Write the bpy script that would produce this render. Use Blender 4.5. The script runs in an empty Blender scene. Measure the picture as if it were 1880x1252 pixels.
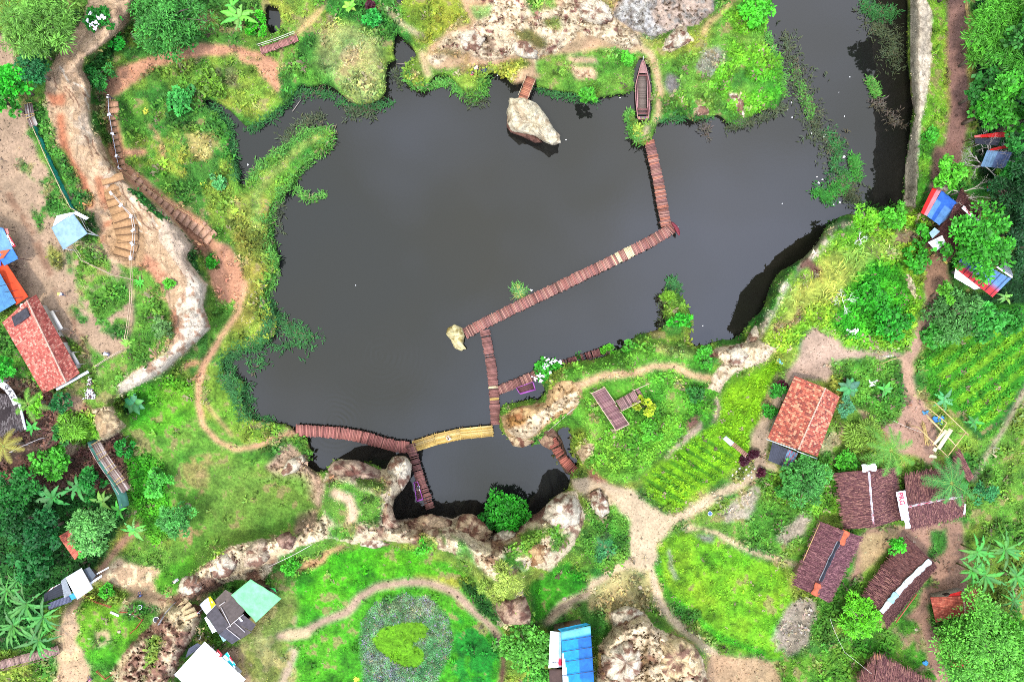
import bpy, math, random
import numpy as np
from mathutils import Vector, Matrix
random.seed(7); RNG = np.random.default_rng(11)
S = bpy.context.scene
COL = S.collection
# ---------------------------------------------------------------- camera, sky, sun, exposure
H0 = 105.0; PPM = 12.0
cam = bpy.data.cameras.new('camera'); cam_o = bpy.data.objects.new('camera', cam); COL.objects.link(cam_o)
cam.sensor_width = 36.0; cam.sensor_fit = 'HORIZONTAL'; cam.lens = 36.0 * H0 / (1880 / PPM)
cam.clip_end = 8000; cam.clip_start = 0.5
cam_o.location = (0, 0, H0); cam_o.rotation_euler = (0, 0, 0); S.camera = cam_o
SUN_EL, SUN_ROT = math.radians(66), math.radians(40)
W = bpy.data.worlds.new('World'); S.world = W; W.use_nodes = True
nt = W.node_tree; nt.nodes.clear()
o_ = nt.nodes.new('ShaderNodeOutputWorld'); bg = nt.nodes.new('ShaderNodeBackground')
sky = nt.nodes.new('ShaderNodeTexSky'); sky.sky_type = 'NISHITA'; sky.sun_disc = False
sky.sun_elevation = SUN_EL; sky.sun_rotation = SUN_ROT; sky.air_density = 1.2; sky.dust_density = 2.5
tc = nt.nodes.new('ShaderNodeTexCoord')
nz = nt.nodes.new('ShaderNodeTexNoise'); nz.inputs['Scale'].default_value = 2.7; nz.inputs['Detail'].default_value = 3; nz.inputs['Roughness'].default_value = 0.5
nt.links.new(tc.outputs['Generated'], nz.inputs['Vector'])
cr = nt.nodes.new('ShaderNodeValToRGB'); cr.color_ramp.elements[0].position = 0.36; cr.color_ramp.elements[1].position = 0.66
cr.color_ramp.elements[0].color = (0.64, 0.68, 0.67, 1); cr.color_ramp.elements[1].color = (1.02, 1.14, 1.50, 1)
gx_ = nt.nodes.new('ShaderNodeVectorMath'); gx_.operation = 'DOT_PRODUCT'; gx_.inputs[1].default_value = (0.26, -0.24, 0); nt.links.new(tc.outputs['Generated'], gx_.inputs[0])
ga_ = nt.nodes.new('ShaderNodeMath'); ga_.operation = 'ADD'; nt.links.new(nz.outputs['Fac'], ga_.inputs[0]); nt.links.new(gx_.outputs['Value'], ga_.inputs[1]); nt.links.new(ga_.outputs[0], cr.inputs['Fac'])
sc = nt.nodes.new('ShaderNodeVectorMath'); sc.operation = 'SCALE'; sc.inputs['Scale'].default_value = 12.5
nt.links.new(cr.outputs['Color'], sc.inputs[0])
mx = nt.nodes.new('ShaderNodeMixRGB'); mx.inputs['Fac'].default_value = 0.86
gz_ = nt.nodes.new('ShaderNodeSeparateXYZ'); nt.links.new(tc.outputs['Generated'], gz_.inputs[0])
zr_ = nt.nodes.new('ShaderNodeMapRange'); zr_.inputs['From Min'].default_value = 0.0; zr_.inputs['From Max'].default_value = 1.0; zr_.inputs['To Min'].default_value = 0.62; zr_.inputs['To Max'].default_value = 1.68
nt.links.new(gz_.outputs['Z'], zr_.inputs['Value']); s9 = nt.nodes.new('ShaderNodeMath'); s9.operation = 'MULTIPLY'; s9.inputs[1].default_value = 12.5
nt.links.new(zr_.outputs['Result'], s9.inputs[0]); nt.links.new(s9.outputs[0], sc.inputs['Scale'])
nt.links.new(sky.outputs['Color'], mx.inputs['Color1']); nt.links.new(sc.outputs[0], mx.inputs['Color2'])
nt.links.new(mx.outputs['Color'], bg.inputs['Color']); bg.inputs['Strength'].default_value = 0.1
nt.links.new(bg.outputs['Background'], o_.inputs['Surface'])
sl = bpy.data.lights.new('sun', 'SUN'); sl.energy = 2.3; sl.angle = math.radians(8); sl.color = (1, 0.96, 0.9)
so = bpy.data.objects.new('sun', sl); COL.objects.link(so)
so.rotation_euler = (math.radians(24), 0, math.radians(-40))
S.view_settings.view_transform = 'Standard'; S.view_settings.look = 'None'; S.view_settings.gamma = 1
S.view_settings.exposure = 1.45
S.render.engine = 'CYCLES'
try:
    S.cycles.pixel_filter_type = 'BLACKMAN_HARRIS'; S.cycles.filter_width = 0.9; S.cycles.use_denoising = False
    S.cycles.max_bounces = 6; S.cycles.transparent_max_bounces = 4
except Exception: pass

# ---------------------------------------------------------------- colour and noise helpers
KW = 2.6
def lin(c):
    c = np.asarray(c, float) / 255.0
    return np.where(c <= 0.04045, c / 12.92, ((c + 0.055) / 1.055) ** 2.4)
def A(r, g, b, k=1.0): return tuple(np.minimum(lin((r, g, b)) / KW * k, 0.85))
_tab = RNG.random((256, 256))
def vnoise(x, y, seed=0):
    x = x + seed * 17.31; y = y + seed * 41.7
    xi = np.floor(x).astype(int); yi = np.floor(y).astype(int); fx = x - xi; fy = y - yi
    fx = fx * fx * (3 - 2 * fx); fy = fy * fy * (3 - 2 * fy)
    a = _tab[xi % 256, yi % 256]; b = _tab[(xi + 1) % 256, yi % 256]; c = _tab[xi % 256, (yi + 1) % 256]; d = _tab[(xi + 1) % 256, (yi + 1) % 256]
    return (a * (1 - fx) + b * fx) * (1 - fy) + (c * (1 - fx) + d * fx) * fy
def fbm(x, y, scale, octv=4, seed=0):
    s = 0; amp = 1; tot = 0
    for i in range(octv):
        s = s + amp * vnoise(x / scale * 2 ** i, y / scale * 2 ** i, seed + i * 3); tot += amp; amp *= 0.55
    return s / tot
# ---------------------------------------------------------------- the surveyed map: one raster of heights, materials, plant density
GS = 2.5; GX0, GY0, GX1, GY1 = -300, -300, 2180, 1552
gx = np.arange(GX0, GX1 + 1, GS); gy = np.arange(GY0, GY1 + 1, GS)
PX, PY = np.meshgrid(gx, gy); NH, NW = PX.shape
N1 = fbm(PX, PY, 46, 5, 1) - 0.5; N2 = fbm(PX, PY, 46, 5, 9) - 0.5
NF = fbm(PX, PY, 9, 3, 21); NM = fbm(PX, PY, 30, 4, 31); NL = fbm(PX, PY, 120, 4, 41)
def P_(s):
    if isinstance(s, str):
        v = [float(t) for t in s.replace(',', ' ').split()]
        return [(v[i], v[i + 1]) for i in range(0, len(v), 2)]
    return s
def win(pts, m):
    xs = [p[0] for p in pts]; ys = [p[1] for p in pts]
    i0 = max(0, int((min(xs) - m - GX0) / GS)); i1 = min(NW, int((max(xs) + m - GX0) / GS) + 2)
    j0 = max(0, int((min(ys) - m - GY0) / GS)); j1 = min(NH, int((max(ys) + m - GY0) / GS) + 2)
    return slice(j0, j1), slice(i0, i1)
def box1(a, r, ax):
    if r < 1: return a
    pad = [(0, 0), (0, 0)]; pad[ax] = (r + 1, r)
    c = np.cumsum(np.pad(a, pad, mode='edge'), axis=ax)
    n = a.shape[ax]
    hi = np.take(c, np.arange(2 * r + 1, 2 * r + 1 + n), axis=ax); lo = np.take(c, np.arange(0, n), axis=ax)
    return (hi - lo) / (2 * r + 1)
def blur(a, px):
    r = int(round(px / GS / 1.6))
    if r < 1: return a
    for _ in range(2): a = box1(box1(a, r, 0), r, 1)
    return a
def polymask(pts, warp=14, bl=3):
    pts = P_(pts); sj, si = win(pts, warp + bl * 3 + 10)
    x = PX[sj, si] + N1[sj, si] * warp * 2; y = PY[sj, si] + N2[sj, si] * warp * 2
    ins = np.zeros(x.shape, bool); n = len(pts)
    for k in range(n):
        x0, y0 = pts[k]; x1, y1 = pts[(k + 1) % n]
        if y0 == y1: continue
        c = ((y0 > y) != (y1 > y)) & (x < (x1 - x0) * (y - y0) / (y1 - y0) + x0)
        ins ^= c
    return (sj, si), blur(ins.astype(float), bl)
def linemask(pts, w, warp=5, bl=2):
    pts = P_(pts); sj, si = win(pts, w + warp + bl * 3 + 10)
    x = PX[sj, si] + N1[sj, si] * warp * 2; y = PY[sj, si] + N2[sj, si] * warp * 2
    d = np.full(x.shape, 1e9)
    for k in range(len(pts) - 1):
        x0, y0 = pts[k]; x1, y1 = pts[k + 1]; dx, dy = x1 - x0, y1 - y0
        t = np.clip(((x - x0) * dx + (y - y0) * dy) / (dx * dx + dy * dy + 1e-9), 0, 1)
        d = np.minimum(d, np.hypot(x - x0 - t * dx, y - y0 - t * dy))
    return (sj, si), blur((d < w / 2).astype(float), bl)

LAKE = '''1420 0 1410 30 1403 70 1412 100 1428 112 1437 150 1436 185 1425 203 1400 200 1380 215 1365 235 1345 230 1330 222 1318 210 1300 215 1280 220
1265 213 1252 208 1235 215 1207 228 1198 255 1175 268 1165 262 1160 240 1157 225 1160 200 1164 165 1155 172 1115 178 1080 183 1060 172 1020 168 985 160 975 152
950 155 940 156 930 140 900 132 893 140 888 165 875 180 862 178 850 165 840 155 825 140 800 138 790 150 778 162 765 160 745 148 736 135 745 120 752 112
764 105 755 85 745 75 728 60 724 75 722 95 728 112 712 118 708 140 707 170 700 182 680 192 655 193 640 185 625 170 610 160 590 155 570 162 553 158 543 165
535 180 520 195 500 210 490 220 470 228 450 232 440 222 425 205 405 190 385 183 372 188 400 210 418 228 424 250 420 270 430 300 438 335 448 345 458 330 475 310 500 292 530 268
555 243 590 231 611 240 605 265 580 283 560 300 545 320 530 345 512 360 498 380 492 420 495 450 511 480 503 500 490 520 486 545 498 570 510 590 506 612
490 630 462 640 425 645 408 662 412 682 436 692 450 702 442 730 447 755 470 770 500 775 532 783 548 797 565 808 572 832 564 852 582 866 600 862 606 850 622 842 650 846
690 852 708 862 720 838 745 837 756 850 752 880 740 900 724 915 719 935 726 955 760 951 790 945 800 945 830 950 848 942 870 960 885 975 905 980
930 968 945 965 960 950 990 940 1010 920 1030 905 1044 898 1046 880 1050 862 1060 855 1062 842 1045 825 1050 805 1046 785 1032 785 1020 795 1008 806 990 803 975 812 945 818 930 802 918 790 915 760 922 742 960 736 990 733
1002 720 998 700 1012 682 1040 667 1100 657 1130 645 1153 630 1170 615 1200 608 1215 600 1222 585 1215 560 1217 540 1235 530 1252 545 1265 570 1271 592
1268 620 1275 635 1300 632 1320 625 1345 622 1365 610 1375 590 1395 575 1405 560 1410 540 1420 515 1432 498 1455 485 1480 470 1500 450 1515 420 1540 400
1555 393 1580 395 1610 392 1635 390 1655 375 1660 350 1662 300 1670 250 1676 210 1672 180 1669 130 1667 90 1665 50 1668 0 1670 -300 1440 -300'''
wat = np.zeros((NH, NW))
w_, m_ = polymask(LAKE, 3, 0); wat[w_] = np.maximum(wat[w_], m_)
for p in ['1163 128 1170 113 1178 106 1188 112 1194 130 1196 190 1192 224 1164 226', '488 10 510 15 515 40 512 60 495 62 488 45', '725 -20 740 -20 738 5 728 6', '1000 -200 1001 -200 1001 -199']:
    w_, m_ = polymask(p, 3, 0); wat[w_] = np.maximum(wat[w_], m_)
w_, m_ = polymask('998 792 1016 786 1032 806 1040 830 1044 850 1052 866 1040 872 1024 846 1012 826 1000 812', 2, 0); wat[w_] *= 1 - m_
land = 1 - blur(wat, 5)
# land heights in metres above the water
LH = np.full((NH, NW), 1.0) + (NL - 0.45) * 1.2
def hp(pts, h, bl, warp=8):
    w_, m_ = polymask(pts, warp, bl); LH[w_] = LH[w_] * (1 - m_) + h * m_
def hl(pts, wd, h, bl, warp=6):
    w_, m_ = linemask(pts, wd, warp, bl); LH[w_] = LH[w_] * (1 - m_) + h * m_
RIDGE_E = '250 0 235 42 215 65 180 90 155 105 150 128 165 150 168 200 185 255 200 300 240 342 300 388 330 420 352 450 342 475 365 505 380 520 374 560 387 602 350 637 300 682 255 708 220 722'
hp('250 -300 ' + RIDGE_E + ' 200 740 232 770 228 785 185 812 140 790 90 830 0 840 -300 840 -300 -300', 6.5, 10, 2)
hl('205 20 185 80 110 130 130 180 140 240 175 310 230 350 300 420 320 470 345 520 350 570 330 610 290 660 240 700', 34, 8.0, 16, 3)
hl('205 480 190 440 200 390 210 350', 40, 6.2, 14)
hl('210 190 225 260 240 310 300 360 370 410 400 450', 30, 2.8, 14)
hp('170 105 235 60 260 90 200 130 165 140', 3.0, 10)
hp('1690 -300 1690 200 1686 375 1650 385 1600 400 1560 410 1515 445 1465 490 1440 530 1425 570 1400 605 1370 640 1420 650 1440 700 1560 690 1650 700 1700 620 1700 560 2180 560 2180 -300', 5.5, 16, 5)
hl('1690 -300 1690 200 1688 370', 26, 6.4, 12, 3)
hl('1560 412 1510 450 1465 488 1440 520 1425 560 1405 600', 26, 9.0, 14, 3)
hp('1590 480 1660 480 1680 560 1660 620 1590 640 1540 600 1550 520', 4.4, 20)
hp('1430 680 1700 640 1760 560 2180 560 2180 1552 1420 1552 1430 1250 1500 1100 1450 1000 1440 880 1400 800', 3.4, 30)
hp('925 785 925 762 960 742 1000 738 1010 712 1015 695 1050 676 1110 665 1150 645 1200 622 1270 640 1320 650 1330 690 1318 720 1310 760 1260 800 1210 845 1180 880 1110 890 1070 850 1062 820 1075 790 1050 770 1020 785 990 795 960 806', 6.0, 12, 4)
hp('1200 618 1215 600 1225 560 1238 545 1255 560 1262 590 1262 628 1230 640', 2.6, 8)
hp('1310 640 1390 625 1425 640 1400 670 1350 690 1320 720 1300 700', 6.6, 9)
hp('604 868 650 858 700 872 745 850 748 870 728 905 708 935 715 962 760 975 840 968 868 985 890 1000 940 990 975 965 1020 930 1048 915 1068 945 1050 1000 1020 1035 960 1040 960 1100 975 1142 925 1142 905 1090 870 1035 800 1005 700 992 640 1000 600 985 600 940 590 900', 11.5, 20, 4)
hp('520 850 550 835 590 880 592 930 565 900', 2.6, 10)
hl('340 1085 400 1030 450 1010 500 1010 560 985 600 965', 46, 6.2, 16)
hp('205 1300 225 1190 290 1135 340 1100 365 1120 360 1160 330 1200 300 1300', 7.0, 14)
hp('520 1030 640 1000 780 1010 860 1050 900 1110 920 1180 900 1300 520 1300 500 1180 470 1100', 1.6, 16)
hp('1095 1300 1105 1185 1130 1150 1180 1130 1230 1160 1285 1190 1310 1300', 8.2, 18)
hp('0 870 120 860 220 900 260 950 200 1010 90 1110 60 1300 -300 1300 -300 880', 2.6, 20)
hp('100 1110 330 1090 280 1140 220 1200 200 1300 100 1300', 3.4, 16)
hp('790 115 830 60 880 25 860 -60 1130 -60 1140 30 1180 78 1140 90 1080 70 1010 100 950 95 900 105 830 95', 3.2, 16)
hp('1128 30 1150 -40 1315 -40 1312 20 1280 48 1200 66 1160 55', 3.8, 8)
hp('930 150 935 120 980 118 985 145 960 152', 2.2, 8)
hp('1240 185 1275 170 1300 195 1290 212 1260 208', 2.0, 8)
hp('1150 100 1205 100 1212 230 1150 230', 0.5, 8)
hp('1008 812 1034 812 1050 866 1036 872 1015 840', 0.6, 5)
hp('370 1180 470 1150 520 1100 480 1300 380 1300', 2.8, 14)
hp('560 60 640 40 700 60 705 150 690 185 650 185 610 155 560 150', 2.8, 22)

# ---------------------------------------------------------------- painting of materials
C = np.zeros((NH, NW, 3)); V = np.full((NH, NW), 0.9); T = np.zeros((NH, NW), np.int8); K = np.zeros((NH, NW), np.int8); RK = np.zeros((NH, NW))
def setc(sl_, m, col, veg=None, typ=None, cls=None):
    m3 = m[..., None]; C[sl_] = C[sl_] * (1 - m3) + np.asarray(col) * m3
    if veg is not None: V[sl_] = V[sl_] * (1 - m) + veg * m
    big = m > 0.5
    if typ is not None: T[sl_] = np.where(big, typ, T[sl_])
    if cls is not None:
        K[sl_] = np.where(big, cls, K[sl_])
        RK[sl_] = RK[sl_] * (1 - m) + (1.0 if cls == 2 else 0.0) * m
def pp(pts, col, veg=None, typ=None, cls=None, bl=4, warp=14, thr=None, ns=None):
    w_, m_ = polymask(pts, warp, bl)
    if thr is not None: m_ = m_ * np.clip(((NM if ns is None else ns)[w_] - thr) * 9 + 0.5, 0, 1)
    setc(w_, m_, col, veg, typ, cls)
def ll(pts, wd, col, veg=0.02, typ=None, cls=None, bl=2.5, warp=4, thr=None, ns=None):
    w_, m_ = linemask(pts, wd, warp, bl)
    if thr is not None: m_ = m_ * np.clip(((NM if ns is None else ns)[w_] - thr) * 9 + 0.5, 0, 1)
    setc(w_, m_, col, veg, typ, cls)
GB = 0.80
GRASS = A(112, 172, 58, GB); BRIGHT = A(108, 190, 42, GB); YEL = A(156, 184, 66, GB); OLIVE = A(150, 160, 75, GB); DRY = A(172, 158, 110)
MID = A(78, 148, 52, GB); DARK = A(48, 112, 40, GB); DEEP = A(28, 78, 32, GB); TEAL = A(80, 165, 100, GB)
PINK = A(205, 152, 122); CLAY = A(200, 166, 130); CREAM = A(240, 222, 184); SAND = A(206, 184, 156); BROWN = A(140, 98, 84); RED = A(190, 122, 88)
GREY = A(172, 160, 150); ROAD = A(178, 152, 130); PURP = A(132, 136, 128); MUD = A(150, 118, 108); SOIL = A(118, 82, 70)
C[:] = GRASS
nn = np.clip((NL - 0.5) * 6 + 0.5, 0, 1)[..., None]; C[:] = C * (1 - nn * 0.75) + np.asarray(YEL) * nn * 0.75
nn = np.clip((fbm(PX, PY, 70, 4, 77) - 0.55) * 8, 0, 1)[..., None]; C[:] = C * (1 - nn) + np.asarray(MID) * nn
# -- far surroundings outside the photographed square
pp('-300 -300 2180 -300 2180 -20 -300 -20', MID, 0.9, 0, 0, bl=20, thr=0.4)
pp('1790 -300 2180 -300 2180 600 1720 600 1750 560 1850 500 1850 400 1790 300 1785 100', DEEP, 0.9, 1)
pp('-300 830 60 840 140 860 200 900 240 950 200 1000 170 1050 80 1110 60 1190 -300 1210', DARK, 1.0, 1)
pp('-300 600 60 700 150 740 230 800 240 900 -300 900', SOIL, 0.45, 1)
# -- left plateau and road
pp('-300 190 45 200 60 250 80 300 110 350 140 400 170 450 235 500 250 560 240 640 200 660 180 690 150 640 60 600 0 480 -300 480', ROAD, 0.03, 0, 3, bl=5)
pp('-300 60 30 60 30 190 -300 200', ROAD, 0.1, 0, 3)
pp('52 235 70 250 90 300 120 350 150 400 165 440 120 440 90 400 70 420 60 380 80 350 40 310 35 280', MID, 0.9, 0, 0, thr=0.42)
pp('148 440 180 470 235 500 242 560 238 600 190 600 150 560 140 500 130 470', GRASS, 0.9, 0, 0, thr=0.38)
pp('92 445 115 460 112 490 90 480', OLIVE, 0.6, 0, 0)
pp('120 460 130 460 135 500 122 495', MID, 0.8, 0, 0)
ll('135 570 180 595 225 610 240 620', 22, MID, 0.8, 0, 0, thr=0.42)
ll('0 330 60 430 110 540 150 620 165 650', 14, A(150, 118, 98), 0.02, 0, 3, thr=0.45)
pp('155 620 200 660 240 640 300 610 305 650 250 690 200 700 180 690', GRASS, 0.9, 0, 0)
pp('245 480 300 500 310 560 310 620 260 670 245 640', GRASS, 0.9, 0, 0)
pp('155 700 260 670 220 720 200 740 150 745 130 730', GRASS, 0.9, 0, 0)
# -- carved clay ridge
RB = '170 -40 255 -40 ' + RIDGE_E + ' 215 705 260 672 305 650 318 620 322 590 305 550 300 512 268 482 250 488 205 482 188 452 176 420 154 382 142 340 112 295 96 240 82 185 84 135 104 104 130 66 155 30'
pp(RB, CLAY, 0.0, 0, 2, bl=2, warp=3)
pp(RB, A(214, 180, 144), 0.0, None, None, bl=6, warp=3, thr=0.52, ns=NF)
pp('120 200 165 210 190 290 240 345 300 390 290 420 230 400 190 350 150 300', A(214, 188, 158), 0, None, None, bl=8, warp=5, thr=.46)
pp('340 480 365 508 378 520 373 560 386 602 350 636 340 600 355 560 345 520', A(232, 214, 190), bl=3, warp=2)
pp('215 715 260 680 330 632 372 612 350 637 300 682 255 708 222 722', A(228, 208, 178), bl=3, warp=2)
pp('84 165 120 170 112 195 88 190', RED, bl=5); ll('110 215 122 290 150 330 165 375', 16, RED, 0, bl=5)
ll('250 470 280 490 305 520 318 560 330 600', 24, A(205, 145, 112), 0, bl=6, thr=0.42)
ll('180 330 200 400 188 450', 18, A(190, 130, 95), 0, bl=6, thr=0.42)
ll('300 395 345 450', 18, A(225, 200, 172), 0, bl=4); ll('215 20 225 40', 14, A(150, 120, 95), 0, bl=4)
pp('205 395 255 395 262 430 262 480 235 487 200 470 190 440', A(190, 152, 112), 0, 0, 2, bl=3)
for k in range(46):                                              # rain gullies in the clay
    t0 = k / 46; x = 118 + t0 * 230 + random.uniform(-26, 26); y = 130 + t0 * 430 + random.uniform(-14, 14) - (60 if k > 30 else 0)
    w_, m_ = linemask([(x, y), (x + random.uniform(4, 14), y + random.uniform(8, 24)), (x + random.uniform(10, 30), y + random.uniform(20, 44))], 2.6, 10, 0); m_ = m_ * (K[w_] == 2); setc(w_, m_, A(150, 112, 86) if k % 3 else A(225, 205, 178))
# -- shrubs slopes by the ridge
pp('60 185 105 240 122 295 150 345 140 360 110 320 90 270 60 240', MID, 1.0, 1, 0)
pp('130 350 165 355 170 370 150 380 135 370', DARK, 1.0, 1, 0); pp('150 385 175 400 188 430 165 420', DARK, 1, 1, 0)
pp('163 115 190 92 215 72 240 65 235 85 215 98 200 120 165 150 155 135', DARK, 1.0, 1, 0)
# -- pink paths
pp('172 150 205 128 245 110 300 92 350 78 420 82 475 92 505 108 508 140 492 168 470 150 430 118 380 108 330 116 285 126 245 150 222 176 200 182 175 178', PINK, 0.06, 0, 1, bl=4)
pp('220 95 290 78 285 100 240 112', MID, 0.8, 0, 0); pp('175 125 215 118 210 138 178 142', GRASS, 0.9, 0, 0)
pp('330 100 470 95 480 112 340 122', A(180, 165, 110), 0.4, None, None, thr=0.5)
pp('485 110 510 110 512 160 490 185 478 160', PINK, 0.05, 0, 1, thr=0.4)
pp('195 180 213 185 224 270 234 300 300 358 360 398 390 418 395 440 420 450 445 490 456 520 450 560 430 585 402 552 386 520 380 480 355 448 330 418 300 386 240 342 212 315 200 285', PINK, 0.08, 0, 1, bl=3, warp=4)
pp('168 180 192 175 192 230 180 250 172 230', MID, 0.9, 0, 0); pp('186 240 205 240 210 262 190 262', MID, .8, 0, 0)
pp('236 345 260 352 300 395 335 425 350 445 335 440 300 408 262 375', DARK, 1.0, 1, 0, bl=2, warp=4)
pp('338 470 358 462 370 500 362 500', DARK, 1, 1, 0, bl=2)
pp('378 465 398 462 400 490 385 492', MID, 1, 0, 0)
pp('372 520 380 560 392 600 400 640 360 640 352 640', MID, 1, 0, 0); pp('375 560 430 555 440 590 400 650 380 640', GRASS, .9, 0, 0, bl=2)
ll('452 520 440 570 420 600 392 640 374 670 364 705 362 740 372 780 400 810 430 825 460 822 500 806 542 792', 9, A(212, 160, 128), 0.0, 0, 1)
ll('362 665 345 668 340 675', 8, PINK, 0.1, 0, 1)
ll('540 70 565 45 590 20 615 -10', 10, A(200, 172, 125), 0.1, 0, 1)
pp('600 -20 700 -20 718 60 690 60 600 30', MID, 1, 0, 0)
pp('585 60 640 50 700 70 705 150 690 185 650 185 625 150 590 120', A(176, 190, 110, GB), 0.9, 0, 0, bl=14)
pp('590 80 660 70 690 100 660 130 600 120', DRY, 0.5, 0, 0, thr=0.5)
pp('380 110 430 100 470 130 500 165 520 180 470 220 430 200 400 180 380 150', YEL, 1, 0, 0)
pp('385 125 430 120 450 160 400 165', A(130, 125, 75), 0.6, None, None, thr=0.45)
pp('235 255 300 250 330 270 380 300 340 330 300 320 240 300', YEL, 0.9, 0, 0, thr=0.45)
ll('228 278 262 280', 14, PINK, 0.1, 0, 1); ll('275 230 290 250 300 290', 6, PINK, 0.2, 0, 1, thr=.4)
pp('330 250 400 240 410 280 360 300', A(180, 170, 100), 0.4, 0, 0, thr=0.5)
pp('410 380 480 340 500 380 490 520 480 600 430 640 400 630 440 560 455 520 430 460', A(165, 168, 70, GB), 0.8, 0, 0, bl=6)
pp('485 560 510 590 506 612 440 640 400 650 420 610 460 600', YEL, 0.9, 0, 0)
ll('590 245 540 280 500 320 470 360 470 420', 16, A(165, 180, 85, GB), 0.8, 0, 0)
# -- west meadow
pp('235 740 300 700 360 760 480 830 560 900 580 930 500 990 400 1000 330 1040 280 900 230 800', GRASS, 0.7, 0, 0)
pp('400 840 560 850 580 930 480 990 400 990 360 940', A(126, 172, 62, GB), 0.45, 0, 0, bl=12)
pp('380 690 440 700 450 760 540 800 480 815 400 790', A(130, 175, 55, GB), 0.7, 0, 0, bl=8)
pp('335 840 380 830 385 900 340 900', A(158, 150, 85), 0.3, 0, 0, thr=0.42)
pp('300 860 560 870 520 980 330 1000', A(176, 150, 100), 0.2, 0, 0, thr=0.62)
ll('378 740 400 770 425 800', 5, A(200, 160, 120), 0.2, 0, 1)
pp('232 720 300 690 365 700 360 760 300 800 240 790', BRIGHT, 1, 0, 0)
ll('362 840 430 870 440 960', 7, A(170, 150, 95), 0.2, 0, 0, thr=.45)
# -- north rocks
NR = '780 112 800 95 812 72 832 60 862 55 880 30 850 -40 1110 -40 1132 38 1180 72 1178 90 1150 95 1120 82 1080 62 1045 80 1020 102 990 122 970 102 945 98 900 110 862 100 832 92 805 122'
pp('850 -20 1140 -20 1180 80 1150 110 1000 130 970 160 940 150 940 110 800 130 780 110', A(200, 168, 135), 0.12, 0, 3)
pp(NR, A(222, 200, 165), 0.03, 0, 2, warp=8, thr=0.34)
pp(NR, BROWN, 0.1, None, None, warp=8, thr=0.66, ns=NF)
ll('880 75 895 70 905 85 895 95', 9, A(120, 95, 75), 0, bl=3)
pp('955 -20 1020 -20 1022 15 975 25', GRASS, 0.9, 0, 0); pp('990 40 1030 40 1035 58 1000 56', OLIVE, 0.7, 0, 0)
pp('940 55 975 55 1000 85 990 95 960 80 940 70', A(110, 105, 55), 0.7, 0, 0)
pp('860 10 905 10 905 30 870 35', A(130, 175, 90), 0.7, 0, 0); pp('870 120 960 105 980 118 945 150 900 135 870 135', YEL, 1, 1, 0)
pp('1090 -20 1145 -20 1125 30 1100 10', A(140, 130, 70), 0.6, 0, 0)
pp('1165 70 1215 70 1230 90 1180 98', A(165, 165, 90), 0.6, 0, 0, thr=.4)
pp('1126 30 1150 -40 1315 -40 1310 20 1282 46 1240 52 1200 68 1162 56', A(182, 160, 142), 0.0, 0, 2, bl=2, warp=3)
pp('1130 30 1152 0 1195 0 1200 40 1220 50 1195 66 1162 55', A(200, 196, 188), bl=6)
pp('1126 30 1150 -40 1315 -40 1310 20 1282 46 1240 52 1200 68 1162 56', A(150, 142, 132), bl=1, warp=3, thr=0.62, ns=NF)
pp('1214 92 1222 70 1245 45 1258 46 1262 60 1275 72 1250 85 1230 95', A(225, 205, 170), 0, 0, 2, bl=2, warp=4)
ll('1170 88 1192 96 1204 130 1212 170 1208 205 1205 222', 11, A(210, 180, 145), 0.0, 0, 1)
ll('1395 -60 1345 0 1320 25 1300 45 1290 60', 10, A(195, 170, 120), 0.1, 0, 1)
pp('985 110 1100 90 1165 100 1160 165 1080 175 1010 165 985 140', GRASS, 1, 0, 0)
pp('1045 105 1100 110 1100 118 1050 120', A(195, 165, 140), 0.1, 0, 1, thr=.35); pp('1045 125 1090 125 1092 145 1050 142', A(215, 180, 145), 0, 0, 2, thr=.3)
pp('1290 90 1315 82 1330 105 1340 140 1300 145 1275 120', A(140, 148, 122), 0.6, 0, 0, bl=6); pp('1222 135 1245 138 1244 165 1230 175 1220 160', A(135, 130, 125), 0.1, 0, 0, bl=3, warp=4)
pp('1335 170 1355 172 1368 200 1364 215 1350 200', CREAM, 0, 0, 2, bl=2, warp=5); pp('1275 192 1300 198 1302 210 1275 208', A(215, 190, 150), 0, 0, 2, bl=2, warp=5)
pp('1320 20 1400 10 1430 110 1435 180 1390 210 1340 200 1300 160 1340 90', BRIGHT, 1, 1, 0, thr=.4)
ll('1190 235 1180 255', 8, SAND, 0, 0, 1)
pp('730 -20 845 -20 860 40 820 60 790 90 760 80 735 30', A(150, 178, 55, GB), 0.9, 0, 0); ll('712 20 745 50 775 70', 10, A(190, 170, 130), 0.3, 0, 0)
ll('775 100 785 135', 14, A(205, 180, 140), 0.2, 0, 1); ll('790 95 860 100 850 130', 14, A(165, 140, 95), 0.3, 0, 0, thr=.4)
# -- east bank
EB = '1671 -300 1700 -300 1702 0 1714 30 1709 70 1713 100 1703 170 1692 220 1689 270 1686 300 1681 380 1659 378 1663 300 1671 255 1680 212 1675 180 1672 120 1671 60'
pp(EB, A(226, 210, 186), 0, 0, 2, bl=1.5, warp=2)
pp('1672 -300 1700 -300 1702 0 1713 30 1708 70 1712 100 1702 170 1691 220 1688 270 1685 300 1680 380 1660 378 1664 300 1672 255', A(190, 174, 152), bl=2, warp=3, thr=.6, ns=NF)
pp('1702 -300 1738 -300 1738 160 1738 250 1712 300 1690 370 1686 300 1692 220 1705 160 1714 100', A(125, 190, 50, GB), 1, 0, 0, warp=4)
ll('1756 -300 1756 0 1757 100 1763 200 1750 290 1722 345', 36, A(152, 116, 108), 0.0, 0, 1, warp=3)
pp('1715 270 1760 270 1760 320 1730 345 1700 330', A(140, 105, 95), 0.2, 0, 1); pp('1695 180 1720 160 1730 200 1700 200', A(190, 150, 120), .3, 0, 0, thr=.45)
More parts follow.
